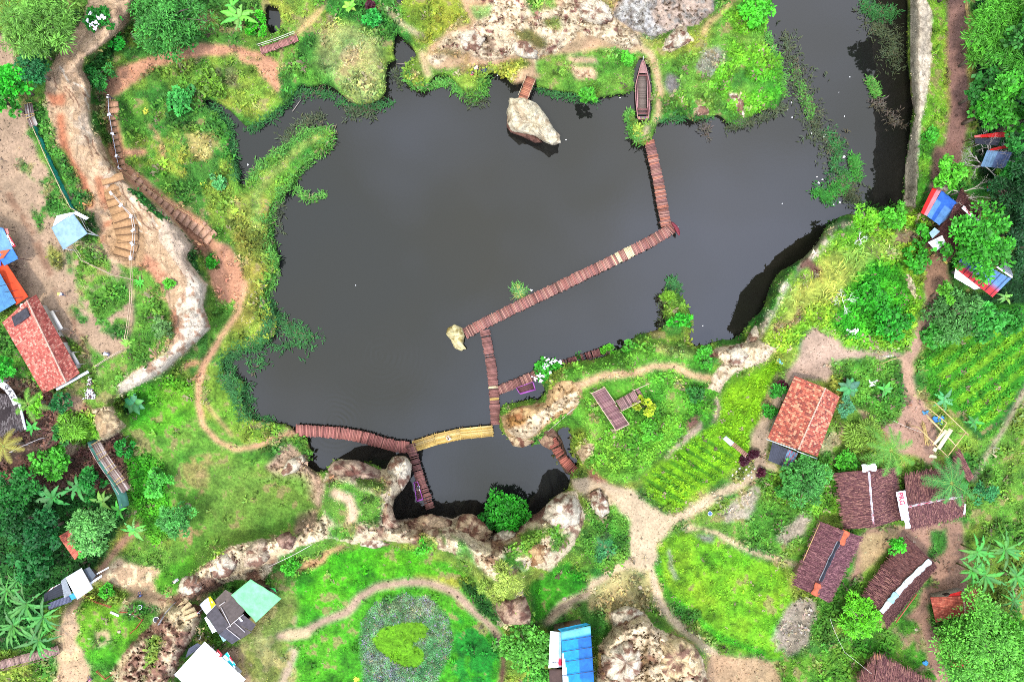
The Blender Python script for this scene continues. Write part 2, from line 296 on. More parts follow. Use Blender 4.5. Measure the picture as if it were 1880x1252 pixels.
# -- east hill
HILL = '1560 405 1600 398 1680 385 1710 430 1700 480 1720 560 1690 640 1650 645 1560 640 1500 600 1440 650 1400 640 1420 580 1450 520 1510 450'
pp(HILL, A(142, 195, 48, GB), 1, 1, 0)
pp('1440 540 1500 480 1560 450 1640 440 1620 480 1560 520 1500 560 1440 600', A(182, 200, 85, GB), 1, 2, 0, bl=10)
pp('1560 510 1600 475 1660 480 1675 560 1640 620 1560 625 1530 590', A(75, 180, 35, GB), 1, 1, 0, bl=10)
ll('1550 412 1525 432 1495 468 1462 492 1445 520 1430 548 1415 575 1400 598 1388 622 1365 640', 13, A(212, 196, 170), 0, 0, 2, warp=5, thr=.38)
ll('1462 492 1485 480 1500 500', 16, A(120, 85, 70), 0, 0, 2, warp=5, thr=.4)
ll('1420 600 1460 590 1470 570', 10, A(170, 140, 100), .3, 0, 0)
pp('1630 430 1680 420 1690 440 1640 455', A(165, 140, 110), .2, 0, 0, thr=.4); pp('1660 505 1672 505 1682 530 1680 550 1668 530', CREAM, 0, 0, 2, bl=2, warp=5)
ll('1630 462 1648 466', 5, CREAM, 0, 0, 2)
pp('1476 618 1500 600 1530 612 1552 640 1600 650 1650 645 1665 660 1600 664 1540 672 1520 705 1460 705 1440 690 1462 660', A(186, 160, 144), 0.04, 0, 3)
ll('1720 480 1716 520 1702 580 1682 635 1664 660 1668 700 1675 745 1690 780', 22, A(196, 160, 138), 0.0, 0, 1)
pp('1700 470 1740 480 1745 530 1705 560 1700 520', A(160, 125, 105), 0.0, 0, 3)
pp('1648 735 1700 730 1722 800 1712 850 1650 835 1600 805 1570 742 1605 752 1642 772', A(190, 152, 136), 0.04, 0, 3)
# -- right fields
pp('1690 655 1722 600 1800 560 2180 560 2180 650 1880 735 1820 800 1770 780 1700 720', A(70, 160, 32, GB), 1, 3, 0)
ROW = np.clip(np.sin((PX * 0.62 + PY * 0.78) / 4.4) * 1.2 + 0.5, 0, 1)
pp('1700 655 1740 610 1820 590 2180 590 2180 650 1880 735 1820 790 1770 770', A(122, 190, 36, GB), 1, 3, None, thr=0.53, ns=ROW * 0.6 + NM * 0.4)
ll('1760 760 1800 800 1840 770 1880 710 1960 600', 12, DARK, .7, 0, 0)
pp('2180 700 1890 730 1812 880 1790 960 2180 960', A(112, 170, 56, GB), 0.9, 0, 0); pp('1800 830 1840 790 1800 900 1790 960 1770 930', GRASS, 1, 0, 0)
ll('1960 600 1880 720 1842 788 1806 845 1788 880', 8, A(175, 155, 140), 0, 0, 1, warp=2)
pp('1530 670 1640 660 1655 700 1650 760 1610 780 1570 740 1540 710', GRASS, 1, 1, 0)
pp('1520 770 1600 770 1660 840 1620 870 1540 860', YEL, 1, 0, 0); pp('1508 800 1550 780 1560 830 1530 870 1510 850', A(195, 175, 130), 0.3, 0, 0, thr=.42)
# -- central spur
pp('925 785 1000 735 1050 676 1150 645 1200 615 1270 640 1330 690 1318 740 1310 770 1260 805 1210 845 1180 880 1110 890 1070 850 1075 790', A(112, 188, 55, GB), 0.9, 0, 0)
pp('1130 760 1260 760 1290 700 1330 700 1310 770 1210 845 1110 880 1080 830', A(100, 178, 45, GB), 1, 1, 0, bl=8)
pp('925 790 920 762 960 745 1000 738 1010 715 1030 700 1065 700 1068 730 1050 760 1020 768 985 798 955 815 935 806', A(200, 165, 118), 0.02, 0, 2, bl=2, warp=5)
pp('930 790 1000 750 1060 715 1065 740 1020 758 985 795 955 812', A(226, 202, 165), 0, 0, 2, bl=2, warp=3)
pp('925 762 960 745 965 770 935 788', A(185, 135, 75), 0, None, None, thr=.45)
ll('1310 696 1272 689 1240 674 1200 674 1160 684 1110 690 1065 705', 14, A(212, 178, 142), 0.03, 0, 1)
pp('1080 855 1110 880 1110 905 1080 890', A(175, 120, 95), .1, 0, 2)
pp('1060 818 1090 812 1088 830 1070 850 1058 830', A(225, 195, 155), 0, 0, 2, bl=2, warp=3)
ll('1316 735 1313 765 1290 780 1262 802 1236 828 1216 848', 12, A(205, 175, 150), .03, 0, 2, warp=7, thr=.36); ll('1300 755 1262 785', 16, BROWN, .1, 0, 2, warp=7, thr=.48)
pp('1310 640 1392 622 1425 640 1405 662 1352 682 1332 700 1322 722 1300 712 1308 690 1330 665', A(226, 202, 168), 0, 0, 2, bl=2, warp=5)
pp('1296 640 1330 645 1325 670 1305 665', BROWN, .1, None, None, thr=.45)
ll('1215 640 1270 650', 20, A(160, 190, 90, GB), .8, 0, 0)
# -- crop field and crossroads
pp('1180 870 1225 835 1312 778 1322 730 1342 690 1420 660 1442 690 1405 750 1372 800 1372 840 1332 868 1240 935 1200 912', A(138, 205, 30, GB), 1, 3, 0)
ROW2 = np.sin((PX * 0.52 - PY * 0.85) / 2.7) * 0.5 + 0.5
pp('1190 875 1225 845 1300 795 1350 830 1330 865 1240 925 1205 905', A(88, 155, 28, GB), 1, 3, None, thr=0.6, ns=ROW2 * 0.6 + NM * 0.4)
pp('1405 745 1440 690 1452 700 1412 800 1410 850 1445 872 1425 885 1375 862 1372 840 1378 800', A(188, 166, 148), 0.03, 0, 3)
ll('1430 690 1400 760 1385 800', 14, A(165, 150, 110), .4, 0, 0, thr=.4)
pp('1045 880 1075 872 1112 890 1160 900 1222 942 1262 930 1232 970 1202 1000 1198 1060 1172 1052 1140 1066 1062 1102 1010 1150 996 1150 1000 1130 1052 1080 1112 1050 1156 1020 1150 960 1112 922 1060 902', A(212, 190, 162), 0.0, 0, 1, bl=3)
ll('1420 858 1375 880 1320 906 1270 938 1222 958', 17, A(206, 186, 158), 0.03, 0, 1); ll('1190 1000 1196 1050 1210 1105 1246 1145 1290 1185 1330 1215', 18, A(212, 192, 165), 0.03, 0, 1)
ll('1258 968 1290 966 1325 984 1380 1010 1430 1028 1475 1042', 9, A(205, 182, 155), 0.05, 0, 1)
ll('996 1140 1040 1108 1080 1085', 4, A(120, 95, 85), 0, 0, 1)
pp('1070 900 1080 960 1065 1010 1110 1050 1155 1020 1152 960 1125 925', GRASS, 1, 1, 0); pp('1090 980 1130 985 1130 1015 1100 1030', A(80, 150, 90, GB), 1, 0, 0)
pp('1075 900 1100 895 1125 925 1115 945 1085 940', A(215, 190, 150), 0, 0, 2, thr=.36); pp('1095 960 1125 950 1128 975 1105 980', CREAM, .1, 0, 2, thr=.5)
pp('1270 960 1330 930 1400 880 1460 900 1500 960 1480 1000 1420 1010 1350 985', GRASS, 1, 0, 0)
pp('1318 940 1380 895 1400 900 1375 950 1330 962', A(178, 168, 145), .2, 0, 0, thr=.4); pp('1452 960 1475 925 1490 940 1478 980 1450 1000 1430 990', A(186, 170, 150), .05, 0, 0)
pp('1400 870 1530 830 1560 940 1480 950 1420 920', A(110, 180, 50, GB), 1, 1, 0)
pp('1202 1000 1232 980 1280 975 1380 1018 1440 1055 1452 1110 1428 1150 1436 1200 1400 1215 1335 1190 1290 1140 1240 1100 1212 1050', A(132, 200, 38, GB), 1, 4, 0)
ll('1228 1010 1232 1040 1240 1060', 6, A(150, 150, 140), .3, 0, 0, thr=.4); pp('1270 978 1310 985 1314 1000 1285 995', A(150, 145, 138), .2, 0, 0)
ll('1205 1040 1225 1090 1270 1125 1320 1170 1400 1200', 12, A(90, 195, 35, GB), 1, 0, 0)
pp('1440 1180 1420 1195 1430 1130 1465 1090 1495 1100 1500 1140 1480 1190 1450 1205', A(182, 165, 148), .15, 0, 0, thr=.34)
pp('1330 1190 1420 1215 1500 1200 1560 1170 1640 1170 1700 1220 1700 1300 1300 1300', A(110, 170, 50, GB), .8, 0, 0); pp('1300 1200 1420 1215 1450 1300 1300 1300', A(190, 160, 130), .1, 0, 3)
pp('1520 980 1580 970 1580 1060 1560 1100 1520 1180 1480 1190 1500 1100', A(95, 160, 50, GB), .9, 0, 0)
# -- village yard
pp('1572 990 1600 968 1765 950 1775 1040 1762 1100 1722 1090 1702 1112 1720 1165 1762 1300 1735 1300 1690 1180 1640 1160 1720 1060 1650 985 1612 1010 1580 1050 1560 1070', A(172, 136, 120), 0.04, 0, 3)
pp('1580 985 1660 960 1650 990 1600 1040 1575 1040', A(195, 168, 130), .05, 0, 3); pp('1705 975 1735 970 1740 1010 1710 1020', MID, .8, 0, 0)
pp('1640 1130 1680 1140 1700 1180 1720 1260 1660 1200', A(90, 170, 45, GB), .8, 0, 0); pp('1650 1165 1690 1155 1710 1230 1690 1240', A(165, 140, 115), .1, 0, 3, thr=.42)
# -- south rocks
SR = '592 880 622 842 652 846 700 862 722 838 748 838 757 870 742 902 722 925 724 955 760 952 800 946 850 942 885 975 912 984 952 965 1000 932 1030 906 1060 902 1072 950 1052 1002 1032 1030 1012 1050 975 1035 955 1062 978 1145 918 1145 900 1090 870 1035 830 1012 780 1000 700 992 650 1000 602 988 550 1002 500 1042 480 1072 430 1062 380 1082 340 1102 325 1080 370 1042 420 1002 480 986 540 990 590 952 600 930 590 900'
pp(SR, A(242, 220, 180), 0.03, 0, 2, bl=2, warp=6)
pp(SR, A(166, 128, 96), 0.02, None, None, bl=3, warp=6, thr=.62)
pp(SR, A(125, 88, 74), 0.02, None, None, bl=1, warp=6, thr=.60, ns=NF * .5 + NM * .5)
pp(SR, A(165, 130, 105), 0.02, None, None, bl=1, warp=6, thr=.66, ns=NF)
ll('725 958 790 950 850 948 890 985 945 972 1000 940 1040 912', 18, A(140, 98, 84), 0, None, 2, thr=.45)
ll('722 952 760 956 800 948 850 946 886 980 912 988', 4, A(235, 220, 195), 0, None, 2)
pp('595 885 640 880 700 915 690 960 610 965 590 930', GRASS, 1, 0, 0); ll('615 905 640 915 648 940 640 965', 18, A(215, 185, 160), .03, 0, 1)
pp('650 865 700 880 720 900 690 905 650 890', A(95, 130, 45, GB), .9, 0, 0, thr=.36); pp('600 968 650 960 650 990 605 990', GRASS, 1, 0, 0)
pp('765 975 800 985 800 1012 775 1015', GRASS, 1, 1, 0); pp('800 960 850 985 870 1030 820 1010', A(120, 160, 70), .7, 0, 0, thr=.42)
pp('840 1010 880 1035 930 1080 960 1040 1000 1040 950 1100 935 1135 905 1090 870 1050', A(178, 195, 80, GB), 1, 2, 0)
pp('930 1000 990 960 1000 990 970 1040 930 1040', A(115, 175, 60, GB), 1, 0, 0, thr=.36); pp('960 985 1030 955 1040 990 1010 1030 980 1020', A(110, 165, 50, GB), .9, 1, 0, thr=.44)
pp('975 1065 1010 1050 1050 1030 1080 1070 1040 1100 1000 1130 978 1140', A(75, 175, 35, GB), 1, 0, 0)
ll('340 1090 420 1052 500 1020 560 990', 12, A(222, 196, 160), 0, None, 1, thr=.4); pp('510 1030 560 1010 575 1030 540 1065 520 1050', GRASS, 1, 1, 0)
pp('560 1030 600 1010 640 1000 600 1040 565 1060 545 1055', A(200, 158, 110), 0, 0, 2)
pp('485 855 528 812 560 840 592 880 592 935 565 915 512 880', A(186, 156, 130), 0.12, 0, 2, bl=3, warp=6); ll('518 868 540 850 560 838', 13, A(222, 196, 150), 0, None, 2)
ll('470 885 500 880', 8, CREAM, 0, 0, 2); pp('563 812 592 806 600 815 585 845 565 842', GRASS, 1, 1, 0); ll('570 818 590 812', 10, A(205, 165, 105), 0, 0, 2)
pp('545 935 592 930 580 965 545 985', A(170, 140, 115), .1, 0, 2)
# -- heart garden
pp('540 1060 600 1030 680 1000 780 1010 850 1050 880 1085 925 1165 915 1300 500 1300 540 1180 530 1100', A(88, 185, 35, GB), 1, 0, 0)
pp('600 1020 760 1010 810 1050 760 1065 690 1065 650 1090 600 1110 540 1100', A(95, 195, 28, GB), 1, 0, 0); pp('760 1050 850 1060 880 1080 830 1080 760 1065', A(150, 180, 60), .8, 0, 0)
pp('440 1110 540 1085 545 1130 520 1180 530 1250 500 1300 430 1300 450 1180', A(150, 162, 78, GB), 0.5, 0, 0, bl=8); pp('440 1110 540 1085 545 1300 440 1300', DRY, .2, 0, 0, thr=.62)
ll('515 1168 555 1160 590 1140 638 1122 662 1095 692 1078 740 1068 790 1070 832 1086 872 1122 905 1155 918 1176', 15, A(184, 158, 140), 0.0, 0, 1, warp=3)
ll('530 1165 560 1160', 18, A(210, 190, 155), 0, 0, 1); ll('540 1195 530 1225 512 1270', 16, A(190, 170, 150), .05, 0, 3, warp=7)
pp('662 1180 665 1140 690 1110 740 1090 790 1100 820 1130 830 1175 815 1225 790 1300 690 1300 665 1230', A(98, 148, 92), 0.95, 5, 0, bl=3, warp=11)
pp('668 1180 672 1140 700 1110 740 1095 790 1105 815 1130 825 1175 810 1225 780 1300 700 1300 672 1230', A(112, 130, 114), 0.7, None, None, thr=.58)
pp('668 1180 672 1140 700 1110 740 1095 790 1105 815 1130 825 1175 810 1225 780 1300 700 1300 672 1230', A(95, 120, 80), 0.9, None, None, thr=.58, ns=NF)
pp('682 1173 700 1152 738 1141 774 1140 786 1152 782 1170 757 1181 780 1194 780 1212 766 1226 742 1224 716 1210 692 1192', A(122, 190, 34, GB), 1, 6, 0, bl=2, warp=1.5)
pp('835 1120 880 1160 915 1200 910 1300 830 1300 830 1200', A(50, 160, 50, GB), 1, 0, 0, thr=.38); pp('835 1060 870 1070 910 1115 922 1150 880 1120 850 1085', A(45, 100, 35, GB), 1, 1, 0)
pp('920 1180 930 1180 925 1300 915 1300', SOIL, .1, 0, 0, warp=2)
pp('1085 1090 1130 1050 1190 1045 1190 1120 1130 1150 1080 1130', A(178, 172, 120), .3, 0, 3, thr=.36); pp('1070 1120 1110 1110 1115 1160 1085 1170', MID, 1, 0, 0)
BR = '1090 1300 1100 1185 1122 1152 1120 1122 1182 1122 1202 1152 1262 1172 1292 1212 1315 1300'
pp(BR, A(236, 212, 175), 0, 0, 2, bl=2, warp=6); pp(BR, A(150, 108, 88), 0, None, None, bl=2, warp=8, thr=.53); pp(BR, A(235, 205, 120), 0, None, None, bl=3, thr=.68)
ll('1192 1150 1184 1200 1190 1300', 9, A(130, 105, 70), 0, None, 2)
pp('1225 1100 1260 1110 1285 1130 1275 1145 1240 1125', MID, 1, 1, 0)
# -- south-west
pp('178 1052 215 1020 292 1040 312 1060 332 1090 332 1112 300 1132 252 1102 232 1092 182 1062 122 1112 106 1152 100 1300 190 1300 152 1182 142 1132', A(204, 174, 144), 0.05, 0, 3)
pp('200 1020 290 1040 300 1075 240 1090 190 1060', CREAM, .02, None, None, thr=.56, ns=NF); pp('105 1150 140 1145 150 1200 140 1240 110 1210', A(226, 200, 158), 0, 0, 3, thr=.42)
ll('270 930 255 965 215 1005 185 1045', 13, A(180, 138, 112), .02, 0, 1)
pp('150 1110 200 1100 240 1120 260 1150 240 1180 210 1230 170 1215 140 1180', A(118, 190, 42, GB), .9, 0, 0); pp('165 1160 200 1150 205 1180 180 1190', A(205, 180, 145), .1, 0, 3, thr=.36)
pp('280 1060 330 1030 360 1010 365 1040 330 1070 325 1095 285 1085', A(105, 185, 45, GB), 1, 0, 0); ll('225 1120 240 1100 275 1090 310 1105', 9, A(196, 165, 140), .02, 0, 1); pp('230 1115 290 1110 300 1125 240 1130', MID, 1, 1, 0)
BLR = '205 1300 222 1205 255 1165 292 1132 330 1102 372 1112 362 1160 332 1205 305 1300'
pp(BLR, A(152, 112, 92), 0.05, 0, 2, bl=2, warp=6); pp(BLR, A(222, 196, 160), 0, None, None, thr=.56, ns=NF); pp(BLR, A(110, 140, 50), .7, 0, None, thr=.62)
pp('300 1120 335 1108 360 1130 355 1155 320 1150', A(226, 204, 160), 0, 0, 2); ll('215 1290 212 1230 232 1205', 12, A(230, 205, 160), 0, 0, 2)
ll('330 1100 365 1080 420 1060', 26, A(135, 100, 80), .05, 0, 2, thr=.4); pp('370 1200 450 1180 460 1300 430 1300 380 1240', A(165, 140, 115), .05, 0, 3)
pp('465 1210 500 1140 545 1120 540 1160 500 1200 480 1252', A(180, 160, 130), .1, 0, 3, thr=.5)
# -- carved block and slopes west
pp('168 752 205 744 215 765 232 782 190 812 178 800', A(214, 190, 150), 0, 0, 2, bl=1.5, warp=2)
pp('110 755 165 755 182 790 175 815 140 812 110 780', A(110, 185, 40, GB), 1, 1, 0)
pp('105 720 150 730 150 755 110 752', A(180, 150, 125), .05, 0, 3); pp('120 800 150 812 130 830 110 830', SAND, 0, 0, 3)
pp('235 830 300 850 320 960 280 1010 240 930', A(90, 190, 40, GB), 1, 1, 0)
pp('215 740 262 735 240 760 225 765', DARK, 1, 1, 0)
# worn and repeated details laid last
ll('452 520 440 570 420 600 392 640 374 670 364 705 362 740 372 780 400 810 430 825 460 822 500 806 542 792', 8, A(216, 168, 136), 0.0, 0, 1, warp=2)
pp('322 560 345 522 360 528 380 521 373 560 387 602 350 637 300 682 255 708 222 722 214 706 250 682 305 652 332 620 326 590', A(232, 214, 188), 0, 0, 2, bl=1.5, warp=1.5)
pp('300 400 330 420 352 450 342 475 365 503 345 515 320 480 290 440', A(218, 192, 165), 0, 0, 2, bl=2, warp=2)
pp('322 560 345 522 360 528 380 521 373 560 387 602 350 637 300 682 255 708', A(188, 150, 122), None, None, None, bl=1.5, warp=2, thr=.58, ns=NF)
pp('998 792 1016 786 1032 806 1040 830 1044 850 1052 866 1040 872 1024 846 1012 826 1000 812', A(130, 100, 82), 0, 0, 2, bl=1.5, warp=2)
for s_ in ('235 740 365 740 480 830 560 860 580 930 500 990 400 1000 330 1040 300 940', '540 1060 600 1030 680 1000 780 1010 850 1050 880 1085 925 1165 915 1300 440 1300 440 1120', '150 1110 260 1110 250 1180 210 1230 150 1180', '280 1060 360 1010 365 1040 325 1095', '975 1065 1080 1040 1060 1100 1000 1130', '1060 700 1180 700 1140 760 1080 740', '500 640 380 640 380 780 540 790 450 780'):
    w_, m_ = polymask(s_, 6, 0); T[w_] = np.where((m_ > .5) & (T[w_] == 0) & (NF[w_] < .72), 7, T[w_])
pp('385 850 560 870 575 930 500 985 380 985', A(118, 166, 62, GB), None, None, None, bl=12); pp('440 1110 540 1090 540 1300 440 1300', A(168, 160, 100), .35, None, None, thr=.5)
# natural mottling: soil, moisture and plant vigour differ from patch to patch
C = C * (1 - ((K == 1) | (K == 3))[..., None] * np.array([.06, .09, .17]))
mo1 = fbm(PX, PY, 13, 4, 111) - .5; mo2 = fbm(PX, PY, 38, 4, 117) - .5; mo3 = fbm(PX, PY, 90, 3, 123) - .5; VG = np.clip(V * 1.3, 0, 1) * np.where(T == 6, .2, np.where(T == 3, .35, 1))
C = C * (1 + (mo1 * 1.5 + mo2 * .9) * (.35 + .65 * VG))[..., None]
C = C * (1 + (mo2 * 1.0 + mo3 * .8)[..., None] * VG[..., None] * np.array([1.0, 0.0, .4]))
bare = (np.clip((mo1 + mo2 * .8 + .02 * (T == 7) - .20) * 14, 0, 1) * np.isin(T, (0, 4, 7)) * (K == 0) * (V > .4))[..., None]
C = C * (1 - bare * .8) + np.asarray(A(176, 156, 106, .8)) * bare * .8; V = V * (1 - bare[..., 0] * .7); C = np.clip(C, .002, .8)
# apply land height and fine relief
TH = np.where(land > 0.5, 1, 0)
RKb = blur(RK, 4)
sm = np.clip((land - 0.5) / 0.42 + (fbm(PX, PY, 11, 4, 71) - .52) * 1.5 * RKb * np.clip((land - .5) * 6, 0, 1) * (land < .985), 0, 1); sm = sm * sm * (3 - 2 * sm)
RG = 1 - np.abs(fbm(PX, PY, 26, 5, 55) * 2 - 1)
RKs = blur(RK, 4)
SMO = np.ones((NH, NW))
for s_ in (RB, EB):
    w_, m_ = polymask(s_, 3, 6); SMO[w_] *= 1 - m_ * .68
rel = (fbm(PX, PY, 34, 4, 61) - 0.5) * 0.7 + SMO * RKs * ((RG - 0.72) * 2.6 + (fbm(PX, PY, 60, 3, 62) - .5) * 1.6) * np.clip(LH / 5, .3, 1) * .8
NC = fbm(PX, PY, 24, 4, 91); crk = np.clip(1 - np.abs(NC - .5) / .035, 0, 1) + np.clip(1 - np.abs(fbm(PX, PY, 15, 3, 95) - .5) / .03, 0, 1) * .6
SS = RKs * np.clip((SMO - .33) * 1.5, 0, 1)
rel = rel - crk * SS * .75
ter = (LH + rel); ter = (np.round(ter / .8 + (NF - .5) * .5) * .8 - ter) * .55 * SS * (LH > 2.2)
rel = rel + ter
C = C * (1 - (np.clip(crk, 0, 1) * SS * .35)[..., None] * np.array([.8, 1, 1.1]))
C = np.clip(C * (1 + .06 * RKs + .10 * SS)[..., None], 0, .85)
HT = np.where(land > 0.5, 0.10 + np.maximum(LH + rel - 0.1, 0.12) * sm, (land - 0.5) * 3.4)
edge = np.clip((0.97 - land) * 3.0, 0, 1) * (land > 0.5)
def samp(Arr, px, py):
    px = np.asarray(px, float); py = np.asarray(py, float)
    fx = np.clip((px - GX0) / GS, 0, NW - 1.001); fy = np.clip((py - GY0) / GS, 0, NH - 1.001)
    i = fx.astype(int); j = fy.astype(int); tx = fx - i; ty = fy - j
    if Arr.ndim == 3: tx = tx[..., None]; ty = ty[..., None]
    return (Arr[j, i] * (1 - tx) + Arr[j, i + 1] * tx) * (1 - ty) + (Arr[j + 1, i] * (1 - tx) + Arr[j + 1, i + 1] * tx) * ty
def ht(px, py): return float(samp(HT, px, py))
def P(px, py, z=0.0):
    k = (H0 - z) / H0 / PPM
    return Vector(((px - 940) * k, (626 - py) * k, z))
def G(px, py, dz=0.0):
    z = ht(px, py); return P(px, py, z + dz) if dz else P(px, py, z)
def gz(X, Y):
    h = 1.0
    for _ in range(8):
        k = H0 / (H0 - h) * PPM; h = 0.5 * h + 0.5 * ht(940 + X * k, 626 - Y * k)
    return h
# ---------------------------------------------------------------- materials (all procedural; the colour of each piece comes from its own 'Col' attribute)
def nmat(name):
    m = bpy.data.materials.new(name); m.use_nodes = True; t = m.node_tree; b = t.nodes['Principled BSDF']; return m, t, b
def mat_col(name, rough=0.75, amt=0.35, scale=3.0, bump=0.0, bscale=8.0, spec=0.3, trans=0.0, det=5, metal=0.0, bdist=0.1, crack=0.0):
    m, t, b = nmat(name); L = t.links.new
    at = t.nodes.new('ShaderNodeAttribute'); at.attribute_name = 'Col'
    g = t.nodes.new('ShaderNodeNewGeometry'); n = t.nodes.new('ShaderNodeTexNoise'); n.inputs['Scale'].default_value = scale; n.inputs['Detail'].default_value = det
    n.inputs['Roughness'].default_value = 0.65
    L(g.outputs['Position'], n.inputs['Vector'])
    mr = t.nodes.new('ShaderNodeMapRange'); mr.inputs['From Min'].default_value = 0.3; mr.inputs['From Max'].default_value = 0.7
    mr.inputs['To Min'].default_value = 1 - amt; mr.inputs['To Max'].default_value = 1 + amt
    L(n.outputs['Fac'], mr.inputs['Value'])
    s = t.nodes.new('ShaderNodeVectorMath'); s.operation = 'SCALE'; L(at.outputs['Color'], s.inputs[0]); L(mr.outputs['Result'], s.inputs['Scale'])
    L(s.outputs[0], b.inputs['Base Color']); b.inputs['Roughness'].default_value = rough; b.inputs['Specular IOR Level'].default_value = spec; b.inputs['Metallic'].default_value = metal
    if bump:
        n2 = t.nodes.new('ShaderNodeTexNoise'); n2.inputs['Scale'].default_value = bscale; n2.inputs['Detail'].default_value = 6; n2.inputs['Roughness'].default_value = 0.7
        L(g.outputs['Position'], n2.inputs['Vector']); bp = t.nodes.new('ShaderNodeBump'); bp.inputs['Strength'].default_value = bump; bp.inputs['Distance'].default_value = bdist
        if crack:
            wv = t.nodes.new('ShaderNodeVectorMath'); wv.operation = 'MULTIPLY_ADD'; wv.inputs[1].default_value = (1.4, 1.4, 1.4); L(n.outputs['Color'], wv.inputs[0]); L(g.outputs['Position'], wv.inputs[2])
            vo = t.nodes.new('ShaderNodeTexVoronoi'); vo.feature = 'DISTANCE_TO_EDGE'; vo.inputs['Scale'].default_value = crack; L(wv.outputs[0], vo.inputs['Vector'])
            m2 = t.nodes.new('ShaderNodeMapRange'); m2.inputs['From Max'].default_value = 0.07; m2.inputs['To Max'].default_value = 0.35; L(vo.outputs['Distance'], m2.inputs['Value'])
            ad = t.nodes.new('ShaderNodeMath'); ad.operation = 'ADD'; L(n2.outputs['Fac'], ad.inputs[0]); L(m2.outputs['Result'], ad.inputs[1]); L(ad.outputs[0], bp.inputs['Height'])
        else: L(n2.outputs['Fac'], bp.inputs['Height'])
        L(bp.outputs['Normal'], b.inputs['Normal'])
    if trans:
        tr = t.nodes.new('ShaderNodeBsdfTranslucent'); L(s.outputs[0], tr.inputs['Color']); mxs = t.nodes.new('ShaderNodeMixShader'); mxs.inputs['Fac'].default_value = trans
        L(b.outputs['BSDF'], mxs.inputs[1]); L(tr.outputs['BSDF'], mxs.inputs[2]); L(mxs.outputs['Shader'], t.nodes['Material Output'].inputs['Surface'])
    return m
M = {}
M['ground'] = mat_col('ground', 0.95, 0.5, 2.6, 1.0, 3.5, 0.15, det=10, bdist=0.3)
M['rock'] = mat_col('rock', 0.9, 0.28, 2.2, 1.0, 2.6, 0.15, det=10, bdist=0.26, crack=0.42)
M['path'] = mat_col('path', 0.95, 0.30, 3.0, 0.7, 5.0, 0.15, det=9, bdist=0.12)
M['leaf'] = mat_col('leaf', 0.6, 0.22, 1.2, 0, 0, 0.25, trans=0.28)
M['weed'] = mat_col('weed', 0.7, 0.25, 0.7, 0, 0, 0.15, trans=0.2)
M['bark'] = mat_col('bark', 0.9, 0.35, 7, 0.5, 12, 0.2)
M['wood'] = mat_col('wood', 0.85, 0.32, 9, 0.5, 14, 0.2, bdist=0.03)
M['tile'] = mat_col('tile', 0.85, 0.25, 5, 0.3, 20, 0.2, bdist=0.02)
M['thatch'] = mat_col('thatch', 0.95, 0.4, 6, 0.3, 20, 0.1, bdist=0.03)
M['tarp'] = mat_col('tarp', 0.75, 0.26, 1.1, 0.5, 1.8, 0.2, bdist=0.15)
M['sheet'] = mat_col('sheet', 0.75, 0.30, 1.8, 0.3, 6, 0.2, bdist=0.03)
M['paint'] = mat_col('paint', 0.6, 0.14, 5, 0.1, 20, 0.35, bdist=0.02)
M['cloth'] = mat_col('cloth', 0.9, 0.08, 8, 0.2, 40, 0.1, bdist=0.01)
M['skin'] = mat_col('skin', 0.6, 0.06, 10, 0, 0, 0.3)
M['stone'] = mat_col('stone', 0.9, 0.28, 2.2, 1.0, 2.6, 0.15, det=10, bdist=0.24, crack=0.5)
# ---------------------------------------------------------------- mesh writing
def put_mesh(name, V_, faces_quads=None, faces_tris=None, cols=None, mat=None, smooth=False, face_lists=None):
    me = bpy.data.meshes.new(name); V_ = np.asarray(V_, np.float32); me.vertices.add(len(V_)); me.vertices.foreach_set('co', V_.ravel())
    loops = []; tot = []
    for f, k in ((faces_quads, 4), (faces_tris, 3)):
        if f is not None and len(f): f = np.asarray(f, np.int32); loops.append(f.ravel()); tot.append(np.full(len(f), k, np.int32))
    if face_lists:
        loops.append(np.fromiter((i for f in face_lists for i in f), np.int32)); tot.append(np.array([len(f) for f in face_lists], np.int32))
    loops = np.concatenate(loops); tot = np.concatenate(tot); st = np.concatenate([[0], np.cumsum(tot)[:-1]]).astype(np.int32)
    me.loops.add(len(loops)); me.loops.foreach_set('vertex_index', loops); me.polygons.add(len(tot))
    me.polygons.foreach_set('loop_start', st); me.polygons.foreach_set('loop_total', tot)
    if smooth: me.polygons.foreach_set('use_smooth', np.ones(len(tot), bool))
    me.update(calc_edges=True)
    if cols is not None:
        cols = np.asarray(cols, np.float32); a = me.attributes.new('Col', 'FLOAT_COLOR', 'POINT')
        if cols.ndim == 1: cols = np.tile(cols[:3], (len(V_), 1))
        c4 = np.ones((len(V_), 4), np.float32); c4[:, :3] = np.clip(cols[:, :3], 0, 0.95); a.data.foreach_set('color', c4.ravel())
    if mat: me.materials.append(mat)
    return me
def link(name, me, parent=None, loc=None):
    o = bpy.data.objects.new(name, me); COL.objects.link(o)
    if parent: o.parent = parent
    if loc is not None: o.location = loc
    return o
def tag(o, label=None, cat=None, group=None, kind=None):
    if label: o['label'] = label
    if cat: o['category'] = cat
    if group: o['group'] = group
    if kind: o['kind'] = kind
    return o
def thing(name, label, cat, loc, group=None, rz=0):
    o = bpy.data.objects.new(name, None); COL.objects.link(o); o.location = loc; o.rotation_euler = (0, 0, rz); o.empty_display_size = 0.3
    return tag(o, label, cat, group)
BOXF = [(0, 1, 2, 3), (7, 6, 5, 4), (0, 4, 5, 1), (1, 5, 6, 2), (2, 6, 7, 3), (3, 7, 4, 0)]
